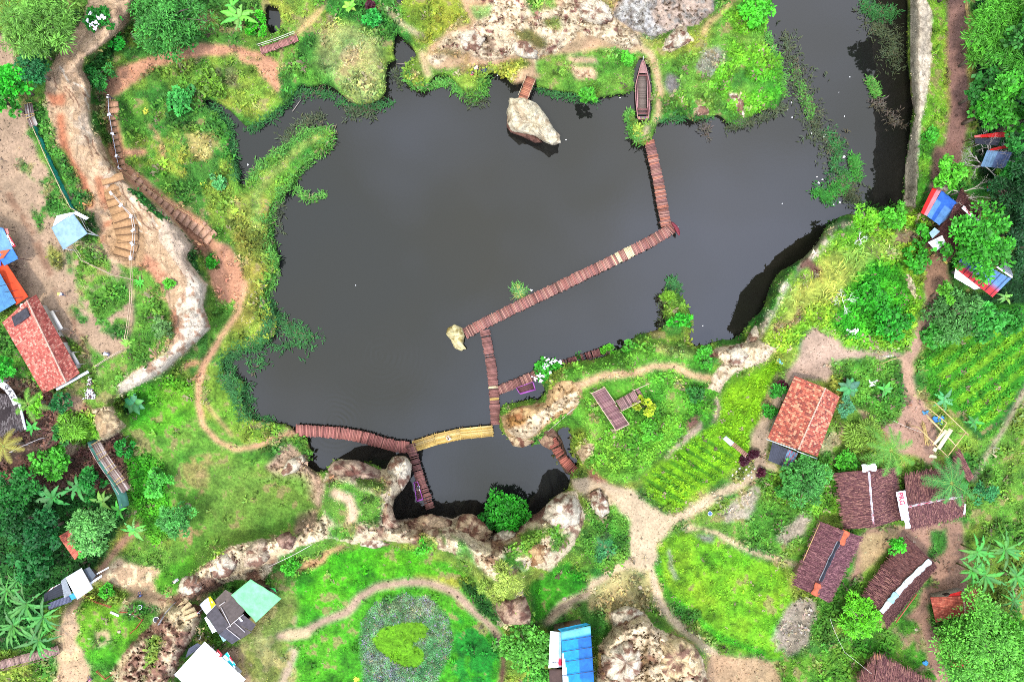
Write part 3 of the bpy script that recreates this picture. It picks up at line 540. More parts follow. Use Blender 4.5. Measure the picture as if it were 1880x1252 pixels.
class MB:
    """collects polygons in world space; build() writes them as one mesh relative to its thing"""
    def __init__(s): s.v = []; s.f = []; s.c = []; s.n = 0
    def add(s, v, f, c):
        v = np.asarray([tuple(p) for p in v] if not isinstance(v, np.ndarray) else v, float); s.v.append(v)
        for q in f: s.f.append(tuple(i + s.n for i in q))
        c = np.asarray(c, float); s.c.append(np.tile(c, (len(v), 1)) if c.ndim == 1 else c); s.n += len(v)
    def hexa(s, lo, hi, c):  # lo: 4 bottom corners ccw, hi: 4 top corners
        s.add([*lo, *hi], [(3, 2, 1, 0), (4, 5, 6, 7), (0, 1, 5, 4), (1, 2, 6, 5), (2, 3, 7, 6), (3, 0, 4, 7)], c)
    def box(s, c0, sx, sy, sz, col, rz=0, tilt=0):
        c0 = Vector(c0); ca, sa = math.cos(rz), math.sin(rz)
        def q(x, y, z): return c0 + Vector((x * ca - y * sa, x * sa + y * ca, z + x * tilt))
        lo = [q(-sx / 2, -sy / 2, 0), q(sx / 2, -sy / 2, 0), q(sx / 2, sy / 2, 0), q(-sx / 2, sy / 2, 0)]
        s.hexa(lo, [p + Vector((0, 0, sz)) for p in lo], col)
    def slab(s, A_, B_, C_, D_, th, col):
        n = (Vector(B_) - Vector(A_)).cross(Vector(D_) - Vector(A_)).normalized()
        if n.z < 0: n = -n
        up = [Vector(p) for p in (A_, B_, C_, D_)]; lo = [p - n * th for p in up]
        if ((Vector(B_) - Vector(A_)).cross(Vector(D_) - Vector(A_))).z < 0: up.reverse(); lo.reverse()
        s.hexa(lo, up, col)
    def beam(s, a, b, r, col, n=6, r2=None):
        a = Vector(a); b = Vector(b); d = (b - a)
        if d.length < 1e-6: return
        d.normalize(); u = d.orthogonal().normalized(); w = d.cross(u); r2 = r if r2 is None else r2
        v = []; 
        for p, rr in ((a, r), (b, r2)):
            for k in range(n):
                t = 2 * math.pi * k / n; v.append(p + (u * math.cos(t) + w * math.sin(t)) * rr)
        f = [(k, (k + 1) % n, n + (k + 1) % n, n + k) for k in range(n)] + [tuple(range(n - 1, -1, -1)), tuple(range(n, 2 * n))]
        s.add(v, f, col)
    def tube(s, pts, rs, col, n=6):
        for k in range(len(pts) - 1):
            s.beam(pts[k], pts[k + 1], rs[k] if hasattr(rs, '__len__') else rs, col, n, rs[k + 1] if hasattr(rs, '__len__') else rs)
    def grid(s, fn, nu, nv, colfn, th=0.0):
        us = np.linspace(0, 1, nu + 1); vs = np.linspace(0, 1, nv + 1); top = []; cc = []
        for v in vs:
            for u in us: top.append(fn(u, v)); cc.append(colfn(u, v) if callable(colfn) else colfn)
        top = np.array([tuple(p) for p in top]); cc = np.array(cc); f = []
        for j in range(nv):
            for i in range(nu):
                a = j * (nu + 1) + i; f.append((a, a + 1, a + nu + 2, a + nu + 1))
        if th:
            nb = len(top); bot = top - np.array([0, 0, th]); f2 = [tuple(reversed([i + nb for i in q])) for q in f]
            rim = []
            ring = [i for i in range(nu + 1)] + [(nu + 1) * (j + 1) - 1 for j in range(1, nv + 1)] + [(nu + 1) * nv + i for i in range(nu - 1, -1, -1)] + [(nu + 1) * j for j in range(nv - 1, 0, -1)]
            for k in range(len(ring)): a, b = ring[k], ring[(k + 1) % len(ring)]; rim.append((b, a, a + nb, b + nb))
            s.add(np.vstack([top, bot]), f + f2 + rim, np.vstack([cc, cc]))
        else: s.add(top, f, cc)
    def build(s, name, mat, parent=None, smooth=False, loc=None):
        v = np.vstack(s.v); c = np.vstack(s.c)
        if parent is not None:
            L0 = np.array(parent.location[:] if parent.parent is None else (parent.parent.location + parent.location)[:])
            v = v - L0; rz = (parent.rotation_euler[2])
            if rz: ca, sa = math.cos(-rz), math.sin(-rz); v = np.stack([v[:, 0] * ca - v[:, 1] * sa, v[:, 0] * sa + v[:, 1] * ca, v[:, 2]], 1)
        elif loc is not None: v = v - np.array(loc)
        me = put_mesh(name, v, cols=c, mat=mat if not isinstance(mat, str) else M[mat], smooth=smooth, face_lists=s.f)
        return link(name, me, parent, loc if parent is None else None)
def jit(c, a=0.15): k = 1 + random.uniform(-a, a); return tuple(min(x * k, 0.9) for x in c)
# ---------------------------------------------------------------- the land: one surveyed grid cut by what covers it
ext = [5 * 1.14 ** k for k in range(1, 52)]; e2 = np.cumsum(ext)
ux = np.concatenate([(-60 - e2)[::-1], np.arange(-60, 1941, 2.5), 1940 + e2]); uy = np.concatenate([(-60 - e2)[::-1], np.arange(-60, 1313, 2.5), 1312.5 + e2])
UX, UY = np.meshgrid(ux, uy); hz = samp(HT, UX, UY); od_ = np.clip(np.maximum.reduce([GX0 + 60 - UX, UX - GX1 + 60, GY0 + 60 - UY, UY - GY1 + 60]) / 60.0, 0, 1); hz = hz * (1 - od_) + (2.5 + 3 * (fbm(UX, UY, 900, 4, 160) - .5)) * od_; kk = (H0 - hz) / H0 / PPM
VX = (UX - 940) * kk; VY = (626 - UY) * kk; cc = samp(C, UX, UY); cls = samp(K.astype(float), UX, UY).round().astype(int)
lw = samp(land, UX, UY)
od = np.clip(np.maximum.reduce([GX0 + 60 - UX, UX - GX1 + 60, GY0 + 60 - UY, UY - GY1 + 60]) / 60.0, 0, 1)[..., None]
og = fbm(UX, UY, 160, 5, 140)[..., None]; og2 = fbm(UX, UY, 420, 4, 150)[..., None]; oc_ = np.asarray(GRASS) * (.6 + .8 * og); oc_ = np.where(og2 > .52, np.asarray(DARK) * (.6 + .9 * og), oc_); cc = cc * (1 - od) + oc_ * od; lw = lw * (1 - od[..., 0]) + od[..., 0]
cls = np.where(od[..., 0] > .5, 0, cls)
cc = cc * (1 - np.clip((0.55 - lw) * 6, 0, 1)[..., None]) + np.array(A(95, 85, 60)) * np.clip((0.55 - lw) * 6, 0, 1)[..., None]
allv = np.stack([VX, VY, hz], -1).reshape(-1, 3); allc = cc.reshape(-1, 3); ncol = UX.shape[1]
ii, jj = np.meshgrid(np.arange(ncol - 1), np.arange(UX.shape[0] - 1)); base = (jj * ncol + ii)
quads = np.stack([base, base + ncol, base + ncol + 1, base + 1], -1).reshape(-1, 4)
fcls = cls[:-1, :-1].reshape(-1); flw = lw[:-1, :-1].reshape(-1); fcls = np.where(flw < 0.5, 0, fcls)
for nm, cid, mt in (('ground', 0, 'ground'), ('footpath', 1, 'path'), ('rock_face', 2, 'rock'), ('dirt_yard', 3, 'path')):
    q = quads[fcls == cid]; used = np.unique(q); rem = np.zeros(len(allv), np.int64); rem[used] = np.arange(len(used))
    o = link(nm, put_mesh(nm, allv[used], faces_quads=rem[q], cols=allc[used], mat=M[mt], smooth=True)); tag(o, kind='structure')
# ---------------------------------------------------------------- lake water
m, t, b = nmat('lake_water'); L = t.links.new
b.inputs['Roughness'].default_value = 0.03; b.inputs['IOR'].default_value = 1.38
g = t.nodes.new('ShaderNodeNewGeometry'); n = t.nodes.new('ShaderNodeTexNoise'); n.inputs['Scale'].default_value = 0.022; n.inputs['Detail'].default_value = 3
r = t.nodes.new('ShaderNodeValToRGB'); r.color_ramp.elements[0].position = .38; r.color_ramp.elements[1].position = .62
r.color_ramp.elements[0].color = (0.0058, 0.0052, 0.0036, 1); r.color_ramp.elements[1].color = (0.0046, 0.0050, 0.0050, 1)
L(g.outputs['Position'], n.inputs['Vector']); L(n.outputs['Fac'], r.inputs['Fac']); L(r.outputs['Color'], b.inputs['Base Color'])
hsum = None
dn = t.nodes.new('ShaderNodeTexNoise'); dn.inputs['Scale'].default_value = 0.35; dn.inputs['Detail'].default_value = 3; L(g.outputs['Position'], dn.inputs['Vector'])
dp = t.nodes.new('ShaderNodeVectorMath'); dp.operation = 'MULTIPLY_ADD'; dp.inputs[1].default_value = (1.1, 1.1, 0); L(dn.outputs['Color'], dp.inputs[0]); L(g.outputs['Position'], dp.inputs[2])
for (rx, ry, lam, rad) in ((705, 645, 0.85, 10), (625, 772, 0.75, 6.0)):
    d = t.nodes.new('ShaderNodeVectorMath'); d.operation = 'DISTANCE'; d.inputs[1].default_value = P(rx, ry, 0); L(dp.outputs[0], d.inputs[0])
    s1 = t.nodes.new('ShaderNodeMath'); s1.operation = 'MULTIPLY'; s1.inputs[1].default_value = 2 * math.pi / lam; L(d.outputs['Value'], s1.inputs[0])
    s2 = t.nodes.new('ShaderNodeMath'); s2.operation = 'SINE'; L(s1.outputs[0], s2.inputs[0])
    mr = t.nodes.new('ShaderNodeMapRange'); mr.inputs['From Max'].default_value = rad; mr.inputs['To Min'].default_value = 1; mr.inputs['To Max'].default_value = 0; mr.interpolation_type = 'SMOOTHSTEP'; L(d.outputs['Value'], mr.inputs['Value'])
    s3 = t.nodes.new('ShaderNodeMath'); s3.operation = 'MULTIPLY'; L(s2.outputs[0], s3.inputs[0]); L(mr.outputs['Result'], s3.inputs[1])
    if hsum is None: hsum = s3
    else:
        s4 = t.nodes.new('ShaderNodeMath'); s4.operation = 'ADD'; L(hsum.outputs[0], s4.inputs[0]); L(s3.outputs[0], s4.inputs[1]); hsum = s4
nb = t.nodes.new('ShaderNodeTexNoise'); nb.inputs['Scale'].default_value = 1.6; nb.inputs['Detail'].default_value = 3; L(g.outputs['Position'], nb.inputs['Vector'])
s5 = t.nodes.new('ShaderNodeMath'); s5.operation = 'MULTIPLY_ADD'; s5.inputs[1].default_value = 0.9; L(nb.outputs['Fac'], s5.inputs[0]); L(hsum.outputs[0], s5.inputs[2])
bp = t.nodes.new('ShaderNodeBump'); bp.inputs['Strength'].default_value = 0.05; bp.inputs['Distance'].default_value = 0.05; L(s5.outputs[0], bp.inputs['Height']); L(bp.outputs['Normal'], b.inputs['Normal'])
M['water'] = m
c_ = [P(-100, -700), P(-100, 1060), P(1760, 1060), P(1760, -700)]
o = link('water', put_mesh('water', [tuple(p) for p in c_], faces_quads=[(0, 1, 2, 3)], mat=m)); tag(o, kind='structure')
# ---------------------------------------------------------------- ground cover (uncountable): blades and leaflets scattered by the map
def blades(px, py, z, size, nb, col, spread=1.0, tall=0.6, wide=0.28, shape='blade', lean=None):
    """one clump per point, nb leaves each; returns verts, quads, cols"""
    N = len(px); k = (H0 - z) / H0 / PPM; X = (px - 940) * k; Y = (626 - py) * k
    th = RNG.random((N, nb)) * 2 * np.pi
    if lean is not None: th = lean[0] + (RNG.random((N, nb)) - .5) * lean[1]
    L_ = size[:, None] * RNG.uniform(0.6, 1.2, (N, nb)); ca, sa = np.cos(th), np.sin(th)
    wv = L_ * wide; hgt = L_ * tall * RNG.uniform(0.5, 1.3, (N, nb)); r0 = L_ * 0.08
    bx = X[:, None] + RNG.normal(0, 1, (N, nb)) * size[:, None] * 0.35; by = Y[:, None] + RNG.normal(0, 1, (N, nb)) * size[:, None] * 0.35; bz = np.broadcast_to(z[:, None], (N, nb)) - 0.03
    p0 = np.stack([bx, by, bz], -1)
    tip = np.stack([bx + ca * L_ * spread, by + sa * L_ * spread, bz + hgt * (0.75 if shape == 'blade' else 1.0)], -1)
    mid = np.stack([bx + ca * L_ * spread * 0.5, by + sa * L_ * spread * 0.5, bz + hgt], -1)
    sd = np.stack([-sa * wv, ca * wv, np.zeros_like(wv)], -1)
    v = np.stack([p0, mid + sd, tip, mid - sd], 2).reshape(-1, 3)
    q = np.arange(N * nb * 4).reshape(-1, 4)
    c = col[:, None, :] * RNG.uniform(0.72, 1.28, (N, nb))[..., None]; c = c * np.stack([RNG.uniform(0.85, 1.2, (N, nb)), np.ones((N, nb)), RNG.uniform(0.8, 1.2, (N, nb))], -1)
    c = c * np.where(RNG.random((N, 1, 1)) < .13, .55, 1.0); c = np.where(RNG.random((N, 1, 1)) < .05, c.mean(-1, keepdims=True) * np.array([1.5, 1.3, .7]), c)
    return v, q, np.repeat(c.reshape(-1, 3), 4, 0)
def scatter(n, typ, thr=0.02, x0=-45, y0=-45, x1=1925, y1=1297, water_ok=False):
    px = RNG.uniform(x0, x1, n); py = RNG.uniform(y0, y1, n)
    i = ((px - GX0) / GS).round().astype(int); j = ((py - GY0) / GS).round().astype(int)
    keep = np.isin(T[j, i], typ) & (RNG.random(n) < V[j, i]) & (land[j, i] > 0.42)
    return px[keep], py[keep]
COVER = float(globals().get('COVER', 1.0))
def cover(name, n, typ, size, nb, label, cat, boost=1.0, speck=False, **kw):
    px, py = scatter(int(n * COVER), typ); z = samp(HT, px, py); z = np.maximum(z, 0.02); c = samp(C, px, py) * boost
    c = c * (0.82 + 0.5 * samp(NF, px, py))[:, None]
    if speck: k_ = RNG.random(len(px)); c = np.where((k_ < .09)[:, None], np.array(A(170, 165, 185)), c * np.where(k_ > .75, .65, 1.05)[:, None])
    s = size * (0.6 + 0.9 * samp(NM, px, py)) * RNG.uniform(0.7, 1.3, len(px))
    v, q, cl = blades(px, py, z, s, nb, c, **kw)
    o = link(name, put_mesh(name, v, faces_quads=q, cols=cl, mat=M['weed'])); tag(o, label, cat, kind='stuff'); return o
cover('grass', 170000, [0], 0.26, 4, 'short bright green grass over the banks and slopes', 'grass', boost=1.3, tall=0.45, wide=0.22)
cover('lawn_grass', 90000, [7], 0.15, 4, 'short cropped lawn grass worn thin in places', 'grass', boost=1.25, tall=0.35, wide=0.22)
cover('undergrowth', 90000, [1], 0.40, 6, 'leafy tangled green undergrowth on the slopes and under the trees', 'undergrowth', boost=1.4, tall=0.9, wide=0.3)
cover('tall_grass', 16000, [2], 0.9, 6, 'tall pale yellow green grass leaning over the cliffs', 'tall grass', boost=1.35, tall=0.7, wide=0.07)
cover('crop_plants', 50000, [3], 0.36, 6, 'bright yellow green crop plants growing in rows', 'crops', boost=1.4, tall=0.8, wide=0.3)
cover('groundnut_plants', 40000, [4], 0.26, 5, 'yellow green leafy plants filling the oval plot', 'crops', boost=1.4, tall=0.6, wide=0.32)
cover('grey_flower_plants', 700000, [5], 0.24, 5, 'grey purple withered plants round the heart shaped bed', 'flower bed', boost=1.5, tall=0.7, wide=0.2, speck=True)
cover('heart_shaped_planting', 9000, [6], 0.30, 7, 'olive green clipped plants forming a heart shaped bed', 'flower bed', boost=1.4, tall=1.2, wide=0.3)
# rough weeds mixed into the grass in clumps
px, py = scatter(int(60000 * COVER), [0, 1]); sel = (samp(NM, px, py) + samp(NF, px, py) * .5) > 0.82; px, py = px[sel], py[sel]; z = np.maximum(samp(HT, px, py), 0.02)
c = samp(C, px, py) * 1.35; v, q, cl = blades(px, py, z, RNG.uniform(0.3, 0.75, len(px)), 7, c * RNG.uniform(.7, 1.35, (len(px), 1)), tall=1.0, wide=0.26)
tag(link('weeds', put_mesh('weeds', v, faces_quads=q, cols=cl, mat=M['weed'])), 'clumps of coarse green weeds standing in the grass', 'weeds', kind='stuff')
# reeds in the shallows
RP = []
def reed_line(pts, w, n, c):
    pts = P_(pts); seg = [math.dist(pts[k], pts[k + 1]) for k in range(len(pts) - 1)]; tot = sum(seg)
    for _ in range(int(n * .56)):
        d = random.random() * tot; k = 0
        while d > seg[k] and k < len(seg) - 1: d -= seg[k]; k += 1
        t_ = d / seg[k]; r = abs(random.gauss(0, w / 2.6)); a = random.random() * 6.28
        RP.append((pts[k][0] * (1 - t_) + pts[k + 1][0] * t_ + r * math.cos(a), pts[k][1] * (1 - t_) + pts[k + 1][1] * t_ + r * math.sin(a), c))
RG1 = A(72, 142, 72, .85); RG2 = A(105, 178, 72, .95); RG3 = A(100, 115, 80, .8); RG4 = A(120, 112, 98, .8)
reed_line('385 195 420 225 428 270 434 330', 12, 420, RG1); reed_line('460 240 500 212 540 180', 12, 260, RG1)
reed_line('545 170 600 172 640 196 700 194 725 190', 14, 320, RG1); reed_line('640 200 690 205', 26, 160, RG3)
reed_line('458 332 480 305 530 268 556 243 606 238', 13, 460, RG2); reed_line('612 245 600 270 565 295 545 325 515 355 498 385', 12, 560, RG2)
reed_line('520 260 560 225 590 215', 22, 260, RG3); reed_line('545 345 562 366', 10, 60, RG2); reed_line('566 367 598 358', 7, 60, RG2)
reed_line('497 385 493 430 502 470 505 500 490 530 488 560', 15, 620, RG2); reed_line('510 370 515 420', 16, 60, RG3)
reed_line('488 555 505 585 540 605 570 622', 26, 460, RG1); reed_line('500 590 480 630 430 650 405 665', 22, 480, RG1)
reed_line('410 665 425 690 455 715 450 760 500 775', 26, 380, RG1); reed_line('415 690 440 740 460 765', 16, 400, RG1)
reed_line('560 630 500 640 460 680', 26, 130, RG1)
reed_line('1440 60 1452 110 1470 150 1480 200 1500 240 1530 280', 44, 560, RG3); reed_line('1450 120 1475 170 1490 215', 16, 160, RG2)
reed_line('1515 245 1540 270 1530 310 1560 330', 20, 300, RG1); reed_line('1500 350 1520 365 1535 345 1560 330', 24, 520, A(60, 140, 50, 1.2)); reed_line('1565 290 1575 325', 12, 320, A(70, 150, 55, 1.2))
reed_line('1585 8 1615 30 1640 20', 22, 420, RG1); reed_line('1600 40 1640 80 1640 120', 38, 380, RG3); reed_line('1596 148 1608 172', 9, 220, RG2); reed_line('1600 180 1650 230', 22, 120, RG4)
reed_line('1232 515 1240 535', 12, 220, RG1); reed_line('1215 545 1212 600', 8, 60, RG3); reed_line('725 130 735 160', 14, 60, RG3)
reed_line('742 135 760 158 790 160 820 150', 9, 320, RG2); reed_line('825 145 840 165 870 185 888 165 892 140', 10, 420, RG2); reed_line('850 180 890 185', 16, 120, RG3)
reed_line('985 165 1040 178 1100 185', 7, 180, RG1); reed_line('1152 205 1160 245 1172 262', 9, 260, RG2); reed_line('1205 222 1260 214 1310 216', 7, 160, RG1); reed_line('1340 236 1400 215 1440 195', 14, 260, RG3); reed_line('1290 225 1300 250', 16, 40, RG4)
reed_line('945 525 962 540', 12, 160, RG2); reed_line('1405 60 1425 105 1440 180', 8, 340, RG2); reed_line('1575 375 1600 388 1640 385', 10, 160, A(60, 120, 40, 1.2)); reed_line('1545 330 1570 370', 30, 240, RG3)
rp = np.array([(a, b) for a, b, _ in RP]); rc = np.array([c for _, _, c in RP]); z = np.maximum(samp(HT, rp[:, 0], rp[:, 1]), 0.0) + 0.01
v, q, cl = blades(rp[:, 0], rp[:, 1], z, RNG.uniform(0.3, 0.85, len(rp)), 6, rc, tall=0.45, wide=0.09)
tag(link('water_reeds', put_mesh('water_reeds', v, faces_quads=q, cols=cl, mat=M['weed'])), 'thin reeds and water weeds in the shallows of the lake', 'reeds', kind='stuff')
# loose stones and chips on bare ground
px, py = RNG.uniform(-40, 1920, 70000), RNG.uniform(-40, 1290, 70000); kx = ((px - GX0) / GS).round().astype(int); ky = ((py - GY0) / GS).round().astype(int)
sel = (K[ky, kx] > 0) & (land[ky, kx] > .6); px, py = px[sel], py[sel]; z = samp(HT, px, py); k = (H0 - z) / H0 / PPM; ctr = np.stack([(px - 940) * k, (626 - py) * k, z], -1)
oc = np.array([(1, 0, 0), (0, 1, 0), (-1, 0, 0), (0, -1, 0), (0, 0, 1), (0, 0, -.6)], float); N = len(px); sz = RNG.uniform(.03, .09, (N, 1, 1)) ** 1 * np.where(RNG.random((N, 1, 1)) < .06, 2.6, 1) * RNG.uniform(.6, 1.4, (N, 6, 1))
v = (ctr[:, None, :] + oc[None] * sz).reshape(-1, 3); f0 = np.array([(0, 1, 4), (1, 2, 4), (2, 3, 4), (3, 0, 4), (1, 0, 5), (2, 1, 5), (3, 2, 5), (0, 3, 5)]); q = (np.arange(N)[:, None, None] * 6 + f0[None]).reshape(-1, 3)
cl = np.repeat(samp(C, px, py) * RNG.uniform(.5, 1.5, (N, 1)), 6, 0)
tag(link('pebbles', put_mesh('pebbles', v, faces_tris=q, cols=cl, mat=M['stone'])), 'loose stones and chips scattered on the bare earth', 'pebbles', kind='stuff')
# ================================================================ PLANTS
def leafquads(pos, axis, length, width, up=None):
    """diamond leaves: pos Nx3, axis Nx3 unit"""
    N = len(pos); r = RNG.normal(0, 1, (N, 3)); r[:, 2] += 0.0
    side = np.cross(axis, np.array([0, 0, 1.0]) + r * 0.55); side /= np.linalg.norm(side, axis=1, keepdims=True) + 1e-9
    L_ = length[:, None]; W_ = width[:, None]
    v = np.stack([pos, pos + axis * L_ * .5 + side * W_, pos + axis * L_, pos + axis * L_ * .5 - side * W_], 1).reshape(-1, 3)
    return v
def crown_arrays(ctr, R, Hc, ncl, nl, ll, lw_, col, var=0.25, droop=0.2, clr=0.30, tipcol=None):
    var = .36; ph = RNG.random() * 6.28; ang = RNG.random(ncl) * 2 * np.pi; rr = np.sqrt(RNG.random(ncl))
    lob = 1 + 0.15 * np.sin(3 * ang + ph) + 0.12 * np.sin(5 * ang + ph * 2) + .08 * np.sin(9 * ang - ph)
    r = R * 0.84 * rr * lob; zz = Hc * (np.sqrt(np.clip(1 - (rr * .93) ** 2, 0, 1)) * RNG.uniform(0.5, 1.08, ncl) - 0.35 * (RNG.random(ncl) < 0.25))
    cc_ = np.stack([ctr[0] + r * np.cos(ang), ctr[1] + r * np.sin(ang), ctr[2] + zz], -1)
    rc = R * clr * RNG.uniform(0.5, 1.25, ncl)
    d = RNG.normal(0, 1, (ncl, nl, 3)); d[..., 2] = np.abs(d[..., 2]) * 1.0 - 0.25; d /= np.linalg.norm(d, axis=2, keepdims=True)
    pos = cc_[:, None] + d * (rc[:, None] * RNG.uniform(0.35, 1.0, (ncl, nl)))[..., None] * np.array([1, 1, 0.75])
    ax = d + RNG.normal(0, .45, (ncl, nl, 3)); ax[..., 2] = ax[..., 2] * 0.6 - droop; ax /= np.linalg.norm(ax, axis=2, keepdims=True)
    n = ncl * nl; v = leafquads(pos.reshape(-1, 3), ax.reshape(-1, 3), ll * RNG.uniform(.6, 1.3, n), lw_ * RNG.uniform(.7, 1.2, n))
    k = RNG.uniform(1 - var, 1 + var, (ncl, 1)) * RNG.uniform(.6, 1.4, (ncl, nl)); c = np.asarray(col) * k[..., None]
    if tipcol is not None: mk = (RNG.random((ncl, nl)) < 0.25)[..., None]; c = np.where(mk, np.asarray(tipcol) * RNG.uniform(.8, 1.2, (ncl, nl, 1)), c)
    return v, np.repeat(c.reshape(-1, 3), 4, 0), cc_
STY = {  # leaf length, width, leaves per clump, clumps per m^2 of crown, clump radius factor, droop
    'broad': (0.55, 0.19, 46, 1.1, 0.22, 0.1), 'fine': (0.48, 0.095, 66, 1.4, 0.20, 0.1), 'feather': (0.75, 0.06, 80, 1.3, 0.24, 0.35), 'pinnate': (0.5, 0.09, 70, 1.4, 0.24, 0.2)}
LB = 1.12
def tree(px, py, rpx, h, style, col, label, name='tree', group=None, cat=None, tip=None, dens=1.0, trunkcol=(.09, .07, .05), flat=0.75, flowers=None):
    hg0 = ht(px, py); c0 = P(px, py, hg0 + h * 0.75); g0 = gz(c0.x, c0.y); R = rpx / PPM; Hc = min(h * 0.55, R * flat + .3)
    t_ = thing(name, label, cat or 'tree', (c0.x, c0.y, g0), group)
    ll_, lw_, nl, cpm, clr, dr = STY[style]; ncl = max(7, int(math.pi * R * R * cpm * dens * .8)); sz = min(1.0, 0.45 + R / 5)
    ctr = (c0.x, c0.y, g0 + h - Hc)
    v, c, cl = crown_arrays(ctr, R, Hc, ncl, nl, ll_ * sz, lw_ * sz, np.asarray(col) * LB, droop=dr, clr=clr if R > 1.2 else .4, tipcol=None if tip is None else np.asarray(tip) * LB)
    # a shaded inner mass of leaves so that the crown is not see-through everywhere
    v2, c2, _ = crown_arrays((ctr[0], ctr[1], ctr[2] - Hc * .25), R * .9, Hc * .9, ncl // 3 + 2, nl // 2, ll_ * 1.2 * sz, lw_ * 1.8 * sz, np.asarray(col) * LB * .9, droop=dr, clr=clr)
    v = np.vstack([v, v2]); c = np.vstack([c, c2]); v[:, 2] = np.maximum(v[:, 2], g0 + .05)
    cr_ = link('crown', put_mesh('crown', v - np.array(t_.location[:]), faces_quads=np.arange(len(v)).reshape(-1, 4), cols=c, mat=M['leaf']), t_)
    mb = MB(); tr = 0.05 + R * 0.055; top = Vector((c0.x, c0.y, g0 + h * .6)); b0 = Vector((c0.x + random.uniform(-.3, .3) * R * .3, c0.y + random.uniform(-.3, .3) * R * .3, g0 - .1))
    mb.tube([b0, b0.lerp(top, .5) + Vector((.1, .05, 0)), top], [tr * 1.3, tr, tr * .7], trunkcol, 8)
    for k in range(min(9, len(cl))):
        e = Vector(cl[RNG.integers(len(cl))]); mid = top.lerp(e, .5) + Vector((0, 0, .15 * R)); mb.tube([top, mid, e], [tr * .6, tr * .35, tr * .12], trunkcol, 5)
    mb.build('trunk', 'bark', t_)
    if flowers:
        for cx_, cy_ in flowers:
            f0 = P(cx_, cy_, g0 + h * .97); fb = MB()
            for _ in range(9):
                p = f0 + Vector((random.gauss(0, .16), random.gauss(0, .16), random.uniform(0, .2))); pv = [p]
                for k in range(10): a = k * .628; rr_ = .15 if k % 2 else .07; pv.append(p + Vector((math.cos(a) * rr_, math.sin(a) * rr_, .02)))
                fb.add(pv, [(0, k + 1, (k + 1) % 10 + 1) for k in range(10)], (.58, .52, .60))
            fb.build('blossom', 'cloth', t_)
    return t_
def leaf_blade(mb, b0, ang, Ln, wd, arch, col, tear=0.25, rise=.6, mid=None):
    n = 11; ca, sa = math.cos(ang), math.sin(ang); pts = []; mid = mid or tuple(min(.9, x * 1.5 + .02) for x in col)
    for i in range(n + 1):
        t_ = i / n; d = Ln * (t_ - 0.12 * arch * t_ * t_); pts.append(Vector((b0[0] + ca * d, b0[1] + sa * d, b0[2] + Ln * (rise * t_ - arch * t_ * t_))))
    v = []; c = []; f = []
    for i in range(n + 1):
        t_ = i / n; w = wd * math.sin(math.pi * min(1, .08 + t_ * .92) ** .75) ** .8 if i < n else 0.02
        for sgn in (-1, 1):
            tr_ = 1 - tear * random.random()
            p = pts[i] + Vector((-sa * sgn * w * tr_, ca * sgn * w * tr_, -.22 * w + .18 * w))
            v.append(p); c.append(jit(col, .18))
        v.append(pts[i] + Vector((0, 0, -.12 * w))); c.append(mid)
    for i in range(n):
        a = i * 3; b = a + 3
        if random.random() > tear * .22 or i < 2: f.append((a, b, b + 2, a + 2))
        if random.random() > tear * .22 or i < 2: f.append((a + 2, b + 2, b + 1, a + 1))
    mb.add(v, f, np.array(c)); mb.beam(pts[0], pts[n // 2], .03, mid, 4)
def banana(px, py, rpx, h, label, col=A(95, 190, 60, 1.0), nl=8, name='banana_plant', cat='banana plant', wid=.17, group=None, tear=.3, ph=None):
    c0 = P(px, py, ht(px, py) + h * .8); g0 = gz(c0.x, c0.y); t_ = thing(name, label, cat, (c0.x, c0.y, g0), group); R = rpx / PPM; st = h * .72
    mb = MB(); mb.tube([(c0.x, c0.y, g0 - .1), (c0.x, c0.y, g0 + st)], [.13, .07], A(120, 140, 70), 8); mb.build('stem', 'bark', t_)
    ph = random.random() * 6 if ph is None else ph
    for k in range(nl):
        m1 = MB(); leaf_blade(m1, (c0.x, c0.y, g0 + st - .05), ph + k * 2.4 + random.uniform(-.2, .2), R * random.uniform(.78, 1.12), R * wid * random.uniform(.8, 1.1), random.uniform(.45, .85), tuple(x * LB * random.uniform(.6, 1.3) for x in col), tear, rise=random.uniform(.45, .8))
        m1.build('leaf', 'leaf', t_, smooth=False)
    return t_
